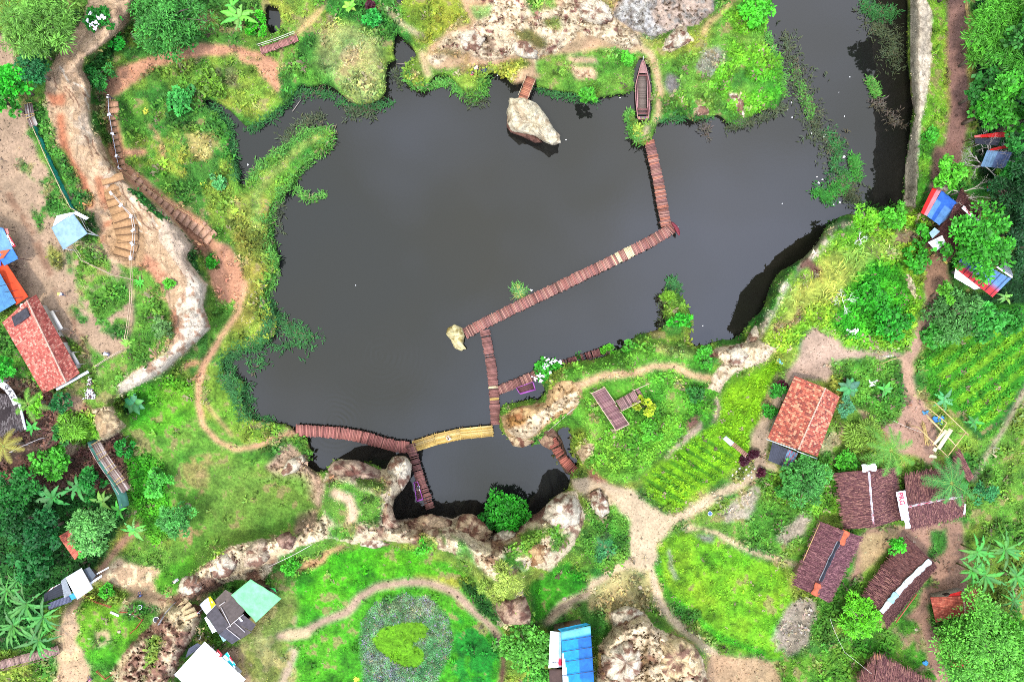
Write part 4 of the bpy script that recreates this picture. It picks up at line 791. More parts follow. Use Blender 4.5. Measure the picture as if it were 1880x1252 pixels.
def palm(px, py, rpx, h, label, col=A(110, 190, 60, .78), nf=10, name='coconut_palm', cat='palm', group=None, ph=None):
    c0 = P(px, py, ht(px, py) + h); g0 = gz(c0.x, c0.y); t_ = thing(name, label, cat, (c0.x, c0.y, g0), group); R = rpx / PPM
    mb = MB(); mb.tube([(c0.x + .2, c0.y, g0 - .1), (c0.x + .1, c0.y, g0 + h * .5), (c0.x, c0.y, g0 + h * .9)], [.2, .15, .12], (.12, .10, .07), 8); mb.build('trunk', 'bark', t_)
    ph = random.random() * 6 if ph is None else ph
    for k in range(nf):
        a = ph + k * 6.283 / nf + random.uniform(-.18, .18); Ln = R * random.uniform(.8, 1.12); rise = random.uniform(.3, .6); arch = random.uniform(.45, .9); ca, sa = math.cos(a), math.sin(a)
        def pt(t_): return Vector((c0.x + ca * Ln * t_, c0.y + sa * Ln * t_, g0 + h * .9 + Ln * (rise * t_ - arch * t_ * t_)))
        m1 = MB(); m1.tube([pt(x) for x in (0, .3, .6, 1)], [.035, .03, .02, .01], tuple(x * 1.6 for x in A(170, 190, 90)), 4)
        for j in range(26):
            t0 = .08 + j / 26 * .9; b0 = pt(t0); ll_ = Ln * .24 * math.sin(math.pi * (t0 * .8 + .15)) + .1
            for sg in (-1, 1):
                aa = a + sg * (1.0 + random.uniform(-.12, .12)); d = Vector((math.cos(aa), math.sin(aa), -.25)); tip = b0 + d * ll_; w = Vector((-d.y, d.x, 0)) * .04
                m1.add([b0 - w, b0 + w, tip], [(0, 1, 2)], tuple(min(.8, x * LB) for x in jit(col, .2)))
        m1.build('frond', 'leaf', t_)
    return t_
def bare_tree(px, py, rpx, h, label, col=(.30, .27, .23), dirs=None, name='bare_tree', r0=.10, lev=4, group=None, kids=3):
    c0 = P(px, py, ht(px, py) + h * .6); g0 = gz(c0.x, c0.y); t_ = thing(name, label, 'bare tree', (c0.x, c0.y, g0), group); R = rpx / PPM
    mt = MB(); top = Vector((c0.x, c0.y, g0 + h * .45)); mt.tube([(c0.x, c0.y, g0 - .1), top], [r0 * 1.3, r0], col, 7); mt.build('trunk', 'bark', t_)
    mb = MB()
    def grow(p, d, Ln, r, k):
        q = p + d * Ln * .5 + Vector((random.gauss(0, .06), random.gauss(0, .06), random.gauss(0, .05))) * Ln; e = q + (d + Vector((random.gauss(0, .25), random.gauss(0, .25), random.gauss(0, .12)))) * Ln * .5
        mb.tube([p, q, e], [r, r * .8, r * .55], jit(col, .15), 5)
        if k > 0:
            for _ in range(kids):
                dd = (d + Vector((random.gauss(0, .55), random.gauss(0, .55), random.uniform(-.15, .35)))).normalized(); grow(q.lerp(e, random.random()), dd, Ln * random.uniform(.55, .75), r * .5, k - 1)
    for a in (dirs or [random.random() * 6.28 for _ in range(4)]): grow(top, Vector((math.cos(a), math.sin(a), .25)).normalized(), R * .55, r0 * .8, lev - 1)
    mb.build('branches', 'bark', t_); return t_
G1 = A(125, 190, 70); G2 = A(75, 160, 60); G3 = A(45, 120, 65); G4 = A(60, 205, 40); G5 = A(95, 205, 50); G6 = A(150, 215, 60); G7 = A(50, 130, 45); G8 = A(38, 95, 45); G9 = A(85, 175, 85)
TREES = [
 # x, y, r, h, style, col, label, name
 (72, 38, 56, 8, 'feather', G1, 'large pale green feathery tree at the top left corner above the wooden gate frame', 'bamboo_clump'),
 (42, 66, 30, 6, 'feather', A(140, 195, 80), 'small pale feathery clump on the lower left side of the big feathery tree', 'bamboo_clump'),
 (302, 34, 66, 7, 'fine', A(80, 165, 62), 'wide round mid green dense tree beside the clay path at the top left', 'tree'),
 (124, 103, 25, 4, 'pinnate', A(58, 150, 55), 'small round dark green shrub standing on the clay ridge', 'shrub'),
 (62, 128, 29, 5, 'pinnate', A(50, 138, 72), 'blue green feathery shrub left of the clay ridge', 'shrub'),
 (18, 150, 30, 6, 'broad', G4, 'vivid green broad leaved tree at the left edge above the pole stack', 'tree'), (12, 190, 24, 5, 'broad', A(70, 190, 45), 'lower vivid green tree at the left edge beside the pole stack', 'tree'),
 (80, 100, 16, 3, 'fine', G3, 'little dark shrub between the feathery tree and the blue green shrub', 'shrub'),
 (211, 77, 16, 2.5, 'broad', A(50, 185, 50), 'small bright bush hugging the bend of the clay ridge', 'shrub'),
 (470, 45, 22, 2, 'broad', A(75, 200, 30), 'low bright bush beside the little dark pond', 'shrub'),
 (680, 35, 22, 2.5, 'broad', A(60, 190, 70), 'bluish green bush at the head of the northern inlet', 'shrub'),
 (1084, 164, 17, 6, 'broad', G5, 'slender bright tree leaning over the water between the plank ramp and the moored boat', 'tree'),
 (1388, 18, 30, 4, 'broad', A(90, 215, 45), 'bright green tree on the bank at the top of the right hand channel', 'tree'),
 (1150, 108, 14, 1.6, 'broad', G5, 'small bright bush on the grass left of the bow of the boat', 'shrub'),
 (1120, 650, 17, 2.4, 'broad', A(110, 215, 45), 'bright shrub at the shore end of the broken deck', 'shrub'), (1060, 655, 9, 2, 'broad', A(80, 180, 60), 'tiny shrub poking through the broken deck', 'shrub'),
 (1160, 640, 18, 2, 'broad', A(90, 190, 50), 'green shrub on the spur edge right of the broken deck', 'shrub'),
 (1250, 590, 21, 2.6, 'broad', A(60, 190, 35), 'round green bush on the narrow tongue of land south east of the bridges', 'shrub'),
 (1228, 545, 11, 1.6, 'feather', A(130, 190, 40), 'yellow green tuft at the tip of the narrow tongue of land', 'shrub'),
 (1297, 655, 19, 2.2, 'broad', A(80, 185, 45), 'leafy bush beside the pale rock saddle east of the spur', 'shrub'),
 (1195, 790, 22, 1.8, 'broad', A(105, 200, 50), 'leafy bush at the middle of the overgrown hollow below the viewing deck', 'shrub'), (1188, 745, 19, 2, 'broad', A(185, 210, 40), 'yellow bush beside the viewing deck stairs', 'shrub'),
 (1278, 725, 14, 2, 'broad', A(60, 140, 50), 'dark bush on the east cliff of the spur', 'shrub'),
 (932, 944, 44, 7, 'fine', A(55, 180, 35), 'dense rounded bright green tree at the foot of the south cliff', 'tree'), (900, 950, 22, 6, 'fine', A(45, 150, 35), 'lower left lobe tree beside the dense rounded tree under the south cliff', 'tree'),
 (1584, 404, 27, 3, 'broad', A(125, 215, 40), 'bright yellow green bush at the north tip of the east hill', 'shrub'), (1642, 398, 24, 3, 'broad', A(95, 200, 45), 'bright green bush where the east bank meets the hill', 'shrub'),
 (1690, 430, 20, 3, 'broad', A(70, 180, 40), 'green bush left of the white tarp at the eastern hut', 'shrub'), (1688, 478, 24, 3, 'broad', A(75, 185, 45), 'leafy bush on the hill edge left of the small bare yard', 'shrub'),
 (1600, 545, 30, 2, 'broad', A(60, 180, 35), 'spreading green bush in the bowl of the east hill', 'shrub'), (1640, 590, 30, 2, 'broad', A(55, 175, 40), 'spreading green bush on the south side of the east hill bowl', 'shrub'),
 (1740, 318, 28, 5, 'broad', A(100, 205, 45), 'bright leaved tree above the red and blue tarp hut', 'tree'), (1714, 247, 14, 2, 'broad', A(80, 190, 50), 'small bush on the strip between clay bank and dirt road', 'shrub'),
 (1835, 45, 52, 9, 'feather', A(105, 200, 55), 'large feathery bamboo at the top right corner', 'bamboo_clump'), (1868, 110, 40, 8, 'feather', A(95, 190, 60), 'feathery bamboo below the top right corner clump', 'bamboo_clump'), (1800, 95, 26, 6, 'feather', A(110, 200, 60), 'smaller feathery bamboo beside the dirt road', 'bamboo_clump'),
 (1808, 165, 30, 7, 'broad', G7, 'dark broad leaved tree beside the dirt road at the right', 'tree'), (1850, 170, 34, 9, 'broad', A(85, 190, 50), 'tall bright broad leaved tree near the right edge', 'tree'), (1818, 205, 30, 8, 'broad', A(75, 180, 45), 'broad leaved tree just north of the red awning', 'tree'), (1864, 215, 26, 8, 'broad', A(80, 185, 50), 'broad leaved tree at the right edge above the red awning', 'tree'),
 (1866, 262, 22, 7, 'broad', A(70, 175, 70), 'tree at the right end of the red awning', 'tree'), (1860, 320, 28, 7, 'broad', A(60, 160, 60), 'bluish green tree right of the blue sheet roof', 'tree'), (1858, 365, 38, 8, 'fine', G8, 'dark tree at the right edge below the blue sheet roof', 'tree'), (1872, 425, 30, 8, 'fine', A(32, 85, 42), 'very dark tree at the right edge beside the big round tree', 'tree'), (1866, 480, 24, 6, 'fine', A(36, 95, 42), 'dark tree at the right edge above the banana by the striped roof', 'tree'),
 (1800, 443, 56, 9, 'broad', A(75, 185, 45), 'big round bright tree between the two tarp roofs on the right', 'tree'),
 (1762, 578, 50, 7, 'fine', A(95, 165, 75), 'mottled grey green tree south of the striped roof', 'tree'), (1815, 590, 34, 6, 'broad', A(70, 175, 60), 'green tree at the top of the right crop rows', 'tree'), (1722, 610, 28, 4, 'broad', A(80, 185, 60), 'bush tree beside the earth path at the right', 'tree'), (1860, 590, 30, 5, 'broad', A(60, 160, 45), 'green tree at the right edge above the crop rows', 'tree'),
 (1732, 540, 18, 4, 'broad', A(110, 200, 50), 'yellow green tree under the blue corner of the striped roof', 'tree'),
 (1556, 745, 19, 3, 'fine', A(95, 175, 120), 'blue green feathery shrub touching the tiled house on the right', 'shrub'),
 (1480, 882, 44, 5, 'fine', A(85, 170, 70), 'wide grey green tree below the porch of the tiled house on the right', 'tree'), (1445, 900, 22, 3.4, 'fine', A(80, 175, 60), 'smaller grey green tree left of the thatched hall', 'tree'),
 (1590, 800, 32, 2.4, 'feather', A(150, 195, 70), 'grassy pale green bush above the thatched hall', 'shrub'), (1560, 850, 22, 2.5, 'broad', A(85, 190, 45), 'bright bush at the top edge of the thatched hall', 'shrub'),
 (1810, 905, 22, 4, 'fine', A(70, 165, 90), 'blue green bush at the right end of the long thatched house', 'shrub'), (1646, 1000, 14, 4, 'broad', A(80, 215, 40), 'small vivid tree rising beside the thatched house with the white ridge', 'tree'),
 (1582, 1137, 38, 4.5, 'pinnate', A(115, 220, 35), 'round bright yellow green tree at the foot of the white ridged thatched house', 'tree'),
 (1808, 1185, 78, 9, 'fine', A(120, 210, 70), 'very large pale green tree at the bottom right over the tiled roofs', 'tree'), (1865, 1160, 40, 8, 'fine', A(110, 205, 60), 'pale green tree at the bottom right edge beside the bananas', 'tree'), (1752, 1172, 24, 6, 'fine', A(100, 190, 75), 'left lobe tree over the small tiled house at the bottom right', 'tree'), (1850, 1235, 45, 8, 'fine', A(115, 205, 65), 'pale tree in the bottom right corner', 'tree'),
 (968, 1186, 46, 6, 'broad', A(110, 200, 65), 'round bright tree left of the blue tarp roof at the bottom', 'tree'), (985, 1235, 26, 5, 'broad', A(95, 190, 60), 'tree at the bottom edge left of the blue tarp roof', 'tree'),
 (895, 1075, 16, 2, 'feather', A(165, 205, 80), 'pale grassy tuft on the rock spur above the brown boulder end', 'shrub'), (930, 1060, 24, 2.4, 'feather', A(180, 205, 85), 'pale yellow grassy bush on the south rock', 'shrub'), (915, 1095, 20, 2, 'feather', A(175, 200, 80), 'pale grassy bush above the brown rock end', 'shrub'),
 (780, 1000, 16, 1.8, 'broad', A(90, 205, 45), 'round bush on the middle of the south rocks', 'shrub'), (532, 1045, 20, 2, 'broad', A(85, 200, 45), 'bright bush between the rocks above the green tarp', 'shrub'),
 (577, 832, 15, 1.4, 'broad', A(90, 200, 45), 'small bush on the islet beneath the red bridge', 'shrub'),
 (165, 974, 40, 6, 'pinnate', A(120, 200, 95), 'pale green tree half covering the little red tiled roof', 'tree'), (95, 850, 32, 6, 'broad', A(90, 195, 50), 'bright green tree left of the netted walkway', 'tree'), (70, 746, 17, 4, 'broad', A(130, 220, 45), 'small lime green tree beside the black roof on the left', 'tree'),
 (6, 680, 24, 4, 'broad', A(70, 210, 50), 'vivid green tree at the left edge above the arched sign', 'tree'), (110, 745, 18, 3, 'broad', A(45, 135, 60), 'dark bush between the lime tree and the carved block', 'shrub'),
 (98, 800, 18, 3, 'broad', G7, 'dark green bush below the banana by the black roof', 'shrub'),
 (320, 958, 32, 5, 'fine', A(100, 195, 85), 'airy pale green tree between meadow and jungle', 'tree'), (282, 885, 26, 3, 'broad', A(95, 205, 70), 'light green bush at the lower end of the netted walkway', 'shrub'), (225, 825, 18, 2.4, 'broad', A(50, 165, 55), 'leafy bush on the right side of the netted walkway', 'shrub'),
 (30, 900, 40, 6, 'broad', A(45, 135, 45), 'dark jungle tree at the left edge below the palm', 'tree'), (25, 960, 34, 6, 'broad', A(36, 115, 42), 'dark jungle tree at the left edge in the middle of the thicket', 'tree'), (80, 975, 34, 6, 'broad', A(34, 115, 50), 'dark glossy tree in the centre of the jungle thicket', 'tree'), (55, 1035, 34, 5, 'broad', A(40, 130, 50), 'dark tree just above the grey sheet roof', 'tree'), (150, 890, 28, 4, 'broad', A(45, 145, 50), 'dark bush tree among the bananas beside the walkway', 'tree'),
 (300, 600, 20, 3, 'fine', A(115, 165, 85), 'grey green bush against the folded clay cliff', 'shrub'), (310, 520, 9, 1.5, 'broad', A(100, 200, 50), 'small leafy plant on the clay ridge edge', 'shrub'), (388, 478, 12, 1.3, 'broad', A(70, 185, 40), 'small round bush on the bare earth below the steps', 'shrub'),
 (330, 180, 26, 1.8, 'broad', A(75, 180, 75), 'blue green bush in the middle of the northwest garden', 'shrub'), (385, 150, 28, 1.6, 'broad', A(120, 170, 50), 'olive bush west of the lake corner', 'shrub'), (400, 335, 15, 1, 'broad', A(110, 200, 110), 'pale mint green plant in the garden west of the reeds', 'shrub'), (415, 255, 12, 1, 'pinnate', A(110, 205, 110), 'pale mint green plant at the water edge north of the reed spit', 'shrub'),
 (155, 1000, 20, 4, 'broad', A(85, 190, 60), 'green bush at the lower edge of the little red tiled roof', 'shrub'), (136, 786, 27, 1.8, 'feather', A(125, 195, 50), 'tufted green bush on top of the carved clay block', 'shrub'), (195, 1090, 16, 1.4, 'broad', A(85, 195, 45), 'low bush right of the grey sheet roof', 'shrub'),
 (1430, 720, 14, 2, 'broad', A(60, 165, 45), 'dark bush by the left wall of the tiled house on the right', 'shrub'), (1415, 755, 12, 1.6, 'broad', A(70, 180, 50), 'low bush at the lower left of the tiled house on the right', 'shrub'),
 (1905, 60, 50, 13, 'broad', G2, 'tall tree just past the right edge beside the bamboo', 'tree'), (1925, 200, 50, 13, 'broad', G7, 'tall dark tree just past the right edge by the road', 'tree'), (1915, 330, 50, 12, 'fine', G8, 'tall dark tree just past the right edge below the awning', 'tree'), (1900, -40, 50, 13, 'feather', G1, 'tall bamboo past the top right corner', 'bamboo_clump'), (1780, -45, 40, 9, 'broad', G2, 'tree past the top edge beside the dirt road', 'tree'),
]
for q_ in TREES:
    x, y, r_, h_, st_, c_, lb_, nm_ = q_
    catg = {'tree': 'tree', 'shrub': 'shrub', 'bamboo_clump': 'bamboo'}[nm_]; grp = {'tree': 'trees around the lake and village', 'shrub': 'bushes and shrubs on the banks', 'bamboo_clump': 'feathery bamboo clumps'}[nm_]
    tree(x, y, r_, h_, st_, c_, lb_, nm_, grp, catg, tip=None if h_ > 3 else np.asarray(c_) * 1.35)
tree(170, 26, 28, 3.5, 'broad', A(50, 160, 45), 'dark green bush dotted with white flowers at the top left', 'flowering_bush', None, 'flowering bush', flowers=[(168, 28), (180, 34), (176, 42), (188, 30), (160, 38), (175, 52), (192, 34), (170, 44)])
tree(1006, 682, 27, 4, 'broad', A(75, 190, 50), 'flowering bush with white blossoms hanging over the short deck', 'flowering_bush', None, 'flowering bush', flowers=[(1012, 665), (1018, 663), (1004, 670), (998, 675), (1028, 665), (1010, 684), (990, 690), (997, 690), (982, 695), (992, 698), (1004, 660)])
tree(1838, 322, 10, 2, 'broad', A(120, 190, 50), 'tiny plant beneath the twiggy tree by the blue sheet roof', 'shrub', 'bushes and shrubs on the banks', 'shrub')
BG = 'banana plants among the huts'
banana(437, 32, 34, 3.4, 'large bright banana plant at the top beside the little pond', A(120, 215, 70, .78), 9, group=BG, ph=.3); banana(425, 10, 20, 2.6, 'small banana plant at the top edge above the large one', nl=6, group=BG)
banana(58, 785, 19, 2.4, 'banana plant beside the lower end of the arched sign', A(60, 185, 60, .78), 6, group=BG); banana(92, 915, 34, 4, 'banana plant with long leaves in the jungle left of the walkway', A(70, 165, 65, .78), 8, group=BG); banana(135, 895, 30, 4, 'banana plant in dark shade beside the netted walkway', A(60, 160, 60, .78), 7, group=BG); banana(185, 922, 24, 3, 'low banana plant at the lower end of the netted walkway', A(130, 200, 70, .78), 6, group=BG)
banana(245, 975, 24, 3, 'bright banana plant beside the jungle foot track', A(110, 215, 80, .78), 8, group=BG); banana(215, 938, 20, 3, 'banana plant above the jungle foot track', A(90, 200, 60, .78), 6, group=BG)
for x, y, r_, lb_ in ((45, 1110, 46, 'uppermost banana of the clump below the grey sheet roof'), (75, 1135, 44, 'banana reaching towards the grey sheet roof at the bottom left'), (20, 1150, 44, 'banana at the left edge of the bottom left clump'), (70, 1175, 44, 'lowest banana of the bottom left clump by the plank bridge'), (10, 1085, 34, 'banana at the left edge above the bottom left clump'), (25, 1070, 24, 'small banana between jungle and the bottom left clump')):
    banana(x, y, r_, 5, lb_, A(78, 168, 55, .72), 12, wid=.085, group=BG, tear=.5)
for x, y, r_, lb_ in ((1800, 1015, 36, 'uppermost banana of the right hand clump'), (1850, 1010, 36, 'banana at the right edge of the right hand clump'), (1815, 1060, 38, 'banana leaning over the small tiled house'), (1870, 1060, 34, 'banana low on the right edge of the right hand clump'), (1790, 1050, 30, 'left side banana of the right hand clump'), (1865, 1105, 26, 'lowest banana of the right hand clump by the big pale tree')):
    banana(x, y, r_, 5, lb_, A(84, 172, 58, .75), 11, wid=.11, group=BG, tear=.35)
banana(1850, 545, 15, 4, 'young banana beside the corner of the striped roof', A(120, 215, 70, .78), 6, wid=.2, group=BG); banana(1735, 735, 24, 3, 'banana plant at the left corner of the right crop rows', A(85, 185, 95, .78), 7, group=BG); banana(1790, 775, 18, 2.5, 'small banana beside the bamboo building frame', A(70, 180, 60, .78), 6, group=BG)
banana(246, 740, 25, 2.4, 'large leaved taro plant at the end of the clay ridge', A(85, 170, 100, .78), 8, 'taro_plant', 'taro plant', .26, tear=.05); banana(1560, 712, 24, 2.2, 'large leaved taro plants beside the tiled house on the right', A(75, 160, 90, .78), 9, 'taro_plant', 'taro plant', .26, tear=.05)
banana(1625, 715, 16, 1.6, 'broad leaved plant in the round plot beside the earth path', A(80, 195, 60, .78), 7, 'taro_plant', 'taro plant', .22, tear=.05)
banana(642, 12, 15, 2, 'bright broad leaved plant at the top edge near the inlet', A(150, 220, 60, .78), 8, 'taro_plant', 'taro plant', .25, tear=.05)
palm(1640, 828, 46, 6, 'coconut palm with long fronds above the thatched hall', group='coconut palms', ph=.2); palm(1750, 888, 47, 5, 'coconut palm leaning over the long thatched house', A(85, 185, 75, .78), 11, group='coconut palms', ph=.5)
palm(46, 742, 32, 4, 'young palm beside the black roof and the arched sign', A(120, 185, 55, .78), 6, group='coconut palms'); palm(2, 820, 32, 4, 'yellowing palm at the left edge below the black roof', A(185, 175, 70, .78), 8, group='coconut palms')
for x, y, r_, c_, lb_ in ((268, 205, 7, A(190, 190, 50), 'yellow tuft left of the garden'), (302, 300, 13, A(160, 225, 45), 'lime green spiky plant in the garden'), (372, 343, 10, A(200, 220, 50), 'yellow spiky plant in the middle of the garden'), (432, 388, 10, A(170, 220, 50), 'yellow green spiky plant by the reed bank'), (258, 517, 12, A(80, 195, 50), 'spiky plant at the junction of the bamboo rails'), (234, 630, 12, A(130, 190, 60), 'spiky plant at the foot of the long bamboo rail'), (172, 678, 12, A(140, 185, 60), 'spiky plant beside the corner of the left tiled house'), (107, 722, 13, A(150, 175, 55), 'spiky plant below the gutter of the left tiled house'), (655, 1246, 8, A(225, 225, 60), 'yellow flower tuft at the bottom edge'), (310, 1090, 8, A(100, 190, 50), 'small tuft beside the seated visitor')):
    c0 = G(x, y); mb = MB()
    for k in range(22):
        a = random.random() * 6.28; Ln = r_ / PPM * random.uniform(.6, 1.1); leaf_blade(mb, (c0.x, c0.y, c0.z), a, Ln, .05 + Ln * .05, .5, tuple(v * LB for v in c_), 0, rise=.8)
    tag(mb.build('spiky_plant', 'leaf', loc=c0), lb_ + ', narrow arching leaves', 'plant', 'spiky garden plants')
for x, y, lb_ in ((1437, 707, 'dark red leaved shrub at the top left corner of the tiled house'), (1383, 832, 'dark red leaved shrub at the foot of the white slide bench'), (1367, 846, 'small dark red shrub beside the stepping stone path'), (1398, 868, 'small dark red shrub on the lower side of the stepping stone path'), (680, 12, 'dark red leaved shrub at the top edge beside the inlet bushes')):
    tree(x, y, 8, 1.2, 'broad', A(92, 30, 52), lb_, 'red_leaf_shrub', 'dark red leaved shrubs', 'shrub')
# grassy tussock standing in the lake, on its own lump of earth
c0 = P(953, 538, .2); mb = MB()
for k in range(150):
    a = random.random() * 6.28; Ln = random.uniform(.5, 1.5); leaf_blade(mb, (c0.x + random.gauss(0, .25), c0.y + random.gauss(0, .3), .1), a, Ln, .03, .45, tuple(v * LB for v in random.choice((A(120, 170, 90), A(190, 185, 90), A(90, 150, 80)))), 0, rise=.8)
mb.box((c0.x, c0.y - .2, -.6), .9, 1.3, .85, A(190, 165, 100)); tag(mb.build('reed_tussock', 'leaf', loc=c0), 'yellow green tussock of reeds standing in the lake beside the long bridge', 'reed tussock')
bare_tree(1770, 350, 46, 5, 'pale bare branching tree over the dark thatch beside the red and blue tarp', dirs=[3.0, 5.2, 5.8, 4.4, .4], r0=.12, lev=4, group='leafless pale trees'); bare_tree(1812, 300, 46, 5, 'grey twiggy tree spread over the blue sheet roof', dirs=[2.6, .3, 5.5, 1.2, 3.4], r0=.13, lev=5, kids=3, group='leafless pale trees', col=(.22, .20, .19)); bare_tree(1805, 262, 26, 4, 'grey twigs over the dark sheet under the red awning', dirs=[.5, 1.5, 2.8, 5], r0=.06, lev=4, group='leafless pale trees', col=(.22, .20, .19))
bare_tree(1548, 553, 20, 1.6, 'white bare bush on the slope of the east hill', dirs=[.5, 1.8, 3, 5], r0=.05, lev=4, kids=4, group='leafless pale trees', col=(.45, .45, .42)); bare_tree(1580, 440, 15, 1.4, 'white bare bush near the north tip of the east hill', dirs=[.5, 2.2, 3.6, 5], r0=.05, lev=4, kids=3, group='leafless pale trees', col=(.45, .45, .45)); bare_tree(1675, 1003, 14, 4, 'pale dead branch lying over the white ridged thatched roof', dirs=[.8, 2.2, 3.6], r0=.04, lev=3, group='leafless pale trees')
bare_tree(1710, 560, 10, 2, 'small grey twiggy bush beside the earth path', dirs=[1, 3, 5], r0=.03, lev=3, group='leafless pale trees')

# ================================================================ ROCKS
def boulder(pts, h, col, dark, label, seed, cat='boulder', z0=-.5, name='boulder', lean=(0, 0), amp=None, flat=False):
    amp = h * .35 if amp is None else amp
    pts = P_(pts); n = len(pts); cx = sum(p[0] for p in pts) / n; cy = sum(p[1] for p in pts) / n; rings = 15; seg = 64; V_ = []; C_ = []
    # outline resampled
    per = []; tot = 0
    for k in range(n): tot += math.dist(pts[k], pts[(k + 1) % n]); per.append(tot)
    out = []
    for s_ in range(seg):
        d = tot * s_ / seg; k = 0
        while per[k] < d: k += 1
        p0 = pts[k]; p1 = pts[(k + 1) % n]; L_ = math.dist(p0, p1); t_ = 1 - (per[k] - d) / L_; out.append((p0[0] + (p1[0] - p0[0]) * t_, p0[1] + (p1[1] - p0[1]) * t_))
    Rm = sum(math.hypot(x - cx, y - cy) for x, y in out) / len(out)
    for r_ in range(rings + 1):
        k = r_ / rings; sc_ = 1.0 - .0 * k if k < .35 else math.cos((k - .35) / .65 * math.pi / 2) ** .8
        z = z0 + (h * .55 - z0) * (k / .35) if k < .35 else h * (.55 + .45 * math.sin((k - .35) / .65 * math.pi / 2))
        for (x, y) in out:
            rr_ = math.hypot(x - cx, y - cy); kr = (Rm / (rr_ + 1e-6) - 1) * k * .6 * flat + 1; jx = (float(_tab[(r_ * 7 + seed) % 256, int(math.atan2(y - cy, x - cx) * 9) % 256]) - .5) * .10 * (k > .2)
            px_ = cx + (x - cx) * kr * (max(sc_, .01) + jx * sc_) + lean[0] * k; py_ = cy + (y - cy) * kr * (max(sc_, .01) + jx * sc_) + lean[1] * k
            nz_ = float(fbm(np.array([px_ * 1.0]), np.array([py_ * 1.0]), 14, 4, seed)[0] - .5); nc = float(fbm(np.array([px_]), np.array([py_]), 10, 4, seed + 5)[0])
            zz = z + nz_ * (amp * 2 if k > .2 else .3); p = P(px_, py_, zz); V_.append(p); t2 = min(1, max(0, (nc - .5) * 10)); C_.append([a * (1 - t2) + b * t2 for a, b in zip(col, dark)])
    mb = MB(); f = [(r_ * seg + s_, (r_ + 1) * seg + s_, (r_ + 1) * seg + (s_ + 1) % seg, r_ * seg + (s_ + 1) % seg) for r_ in range(rings) for s_ in range(seg)]; f.append(tuple(range((rings) * seg, (rings + 1) * seg))[::-1])
    mb.add(V_, f, np.array(C_)); return tag(mb.build(name, 'stone', loc=P(cx, cy, max(z0, 0)), smooth=not flat), label, cat)
boulder('936 184 962 182 984 192 1000 212 1012 232 1026 250 1027 264 1016 268 1000 262 980 250 960 246 940 242 931 228 932 204', 4.2, A(240, 226, 192), A(200, 178, 145), 'large cream boulder standing in the lake at the end of the plank ramp', 3, lean=(2, -4))
boulder('931 212 940 226 962 232 984 246 996 262 980 262 956 250 938 244 930 232', 1.6, A(130, 92, 78), A(90, 60, 50), 'low brown rock ledge at the foot of the large cream boulder', 8)
boulder('822 602 835 596 848 602 853 616 850 632 856 640 846 644 834 638 828 624 819 614', 2.0, A(238, 222, 165), A(160, 140, 80), 'pale yellow boulder at the west end of the long bridge', 13)
def crag(pts, up, label, seed, col=A(240, 224, 196), dark=A(150, 112, 92), group='pale crags on the rock ridges'):
    pp_ = P_(pts); cx = sum(p[0] for p in pp_) / len(pp_); cy = sum(p[1] for p in pp_) / len(pp_); h0 = ht(cx, cy); o = boulder(pts, h0 + up, col, dark, label, seed, 'rock', z0=max(-.4, min(ht(*p) for p in pp_) - .8), name='rock_crag', amp=.7 + up * .3, flat=True); o['group'] = group
crag('600 862 612 846 650 847 700 863 712 880 690 900 640 886 612 880', 1.2, 'long brown slab of rock at the north west end of the south cliff', 31, A(205, 175, 150), A(130, 88, 76))
crag('714 852 724 839 746 839 756 853 752 880 738 902 722 890 711 872', 1.8, 'cream mottled rock head beside the junction of the red and yellow bridges', 37)
crag('1006 926 1030 907 1056 909 1068 935 1060 965 1032 985 1002 976 996 950', 1.4, 'big cream and brown rock at the east end of the south cliff', 41)
crag('1082 904 1100 897 1113 920 1120 940 1105 951 1088 936', 1.2, 'pale rock fin at the west side of the sandy crossroads', 43)
crag('908 1100 930 1090 965 1096 976 1130 966 1146 926 1143 912 1121', .8, 'brown folded rock end beside the arched garden track', 47, A(205, 170, 140), A(122, 84, 68))
crag('515 868 530 846 558 832 563 845 545 863 520 875', 1.0, 'narrow cream slab lying on the brown hump west of the small pool', 53)
crag('326 1081 335 1061 360 1052 379 1060 371 1081 345 1098 329 1096', 1.0, 'smooth cream rock knob at the west end of the south ridge', 59)
crag('368 1046 400 1016 425 1008 441 1030 420 1056 386 1066', 1.0, 'cream rock plate above the dark shelter', 61); crag('440 1012 480 988 506 995 500 1021 470 1041 446 1040', 1.0, 'brown streaked rock plate above the green tarpaulin', 67, A(225, 200, 170)); crag('503 987 530 975 546 985 536 1010 511 1012', .9, 'small brown rock beside the pale handrail on the south ridge', 71, A(180, 145, 125), A(120, 84, 72))
crag('1104 1202 1130 1172 1165 1169 1189 1200 1186 1240 1160 1264 1110 1264', 1.6, 'cream rock dome with a brown cap at the bottom edge beside the blue house', 73); crag('1202 1160 1236 1165 1276 1190 1291 1225 1286 1264 1216 1264 1201 1210', 1.4, 'cream and ochre rock dome at the bottom edge, the right one of the pair', 79, A(236, 208, 160)); crag('1120 1122 1150 1112 1182 1124 1190 1148 1160 1160 1128 1152', .8, 'broken rocky outcrop above the two cream domes', 83)
crag('1048 2 1090 -4 1122 14 1132 40 1102 46 1062 32', 1.2, 'cream rock mass beside the flat grey stone at the top', 89); crag('1215 93 1224 70 1246 45 1262 60 1272 74 1246 86', 1.2, 'angular cream rock below the flat grey stone', 97); crag('834 62 870 55 892 70 882 95 846 92', .8, 'cream rock with dark fissures on the north shore', 101); crag('940 62 965 72 990 95 985 110 955 104 936 88', .8, 'cream rock above the plank ramp', 103)
crag('168 753 205 744 216 764 231 782 202 799 180 808 171 782', .8, 'tan carved clay block with a flat top above the netted walkway', 179, A(218, 190, 148), A(192, 160, 120), group='pale crags on the rock ridges')
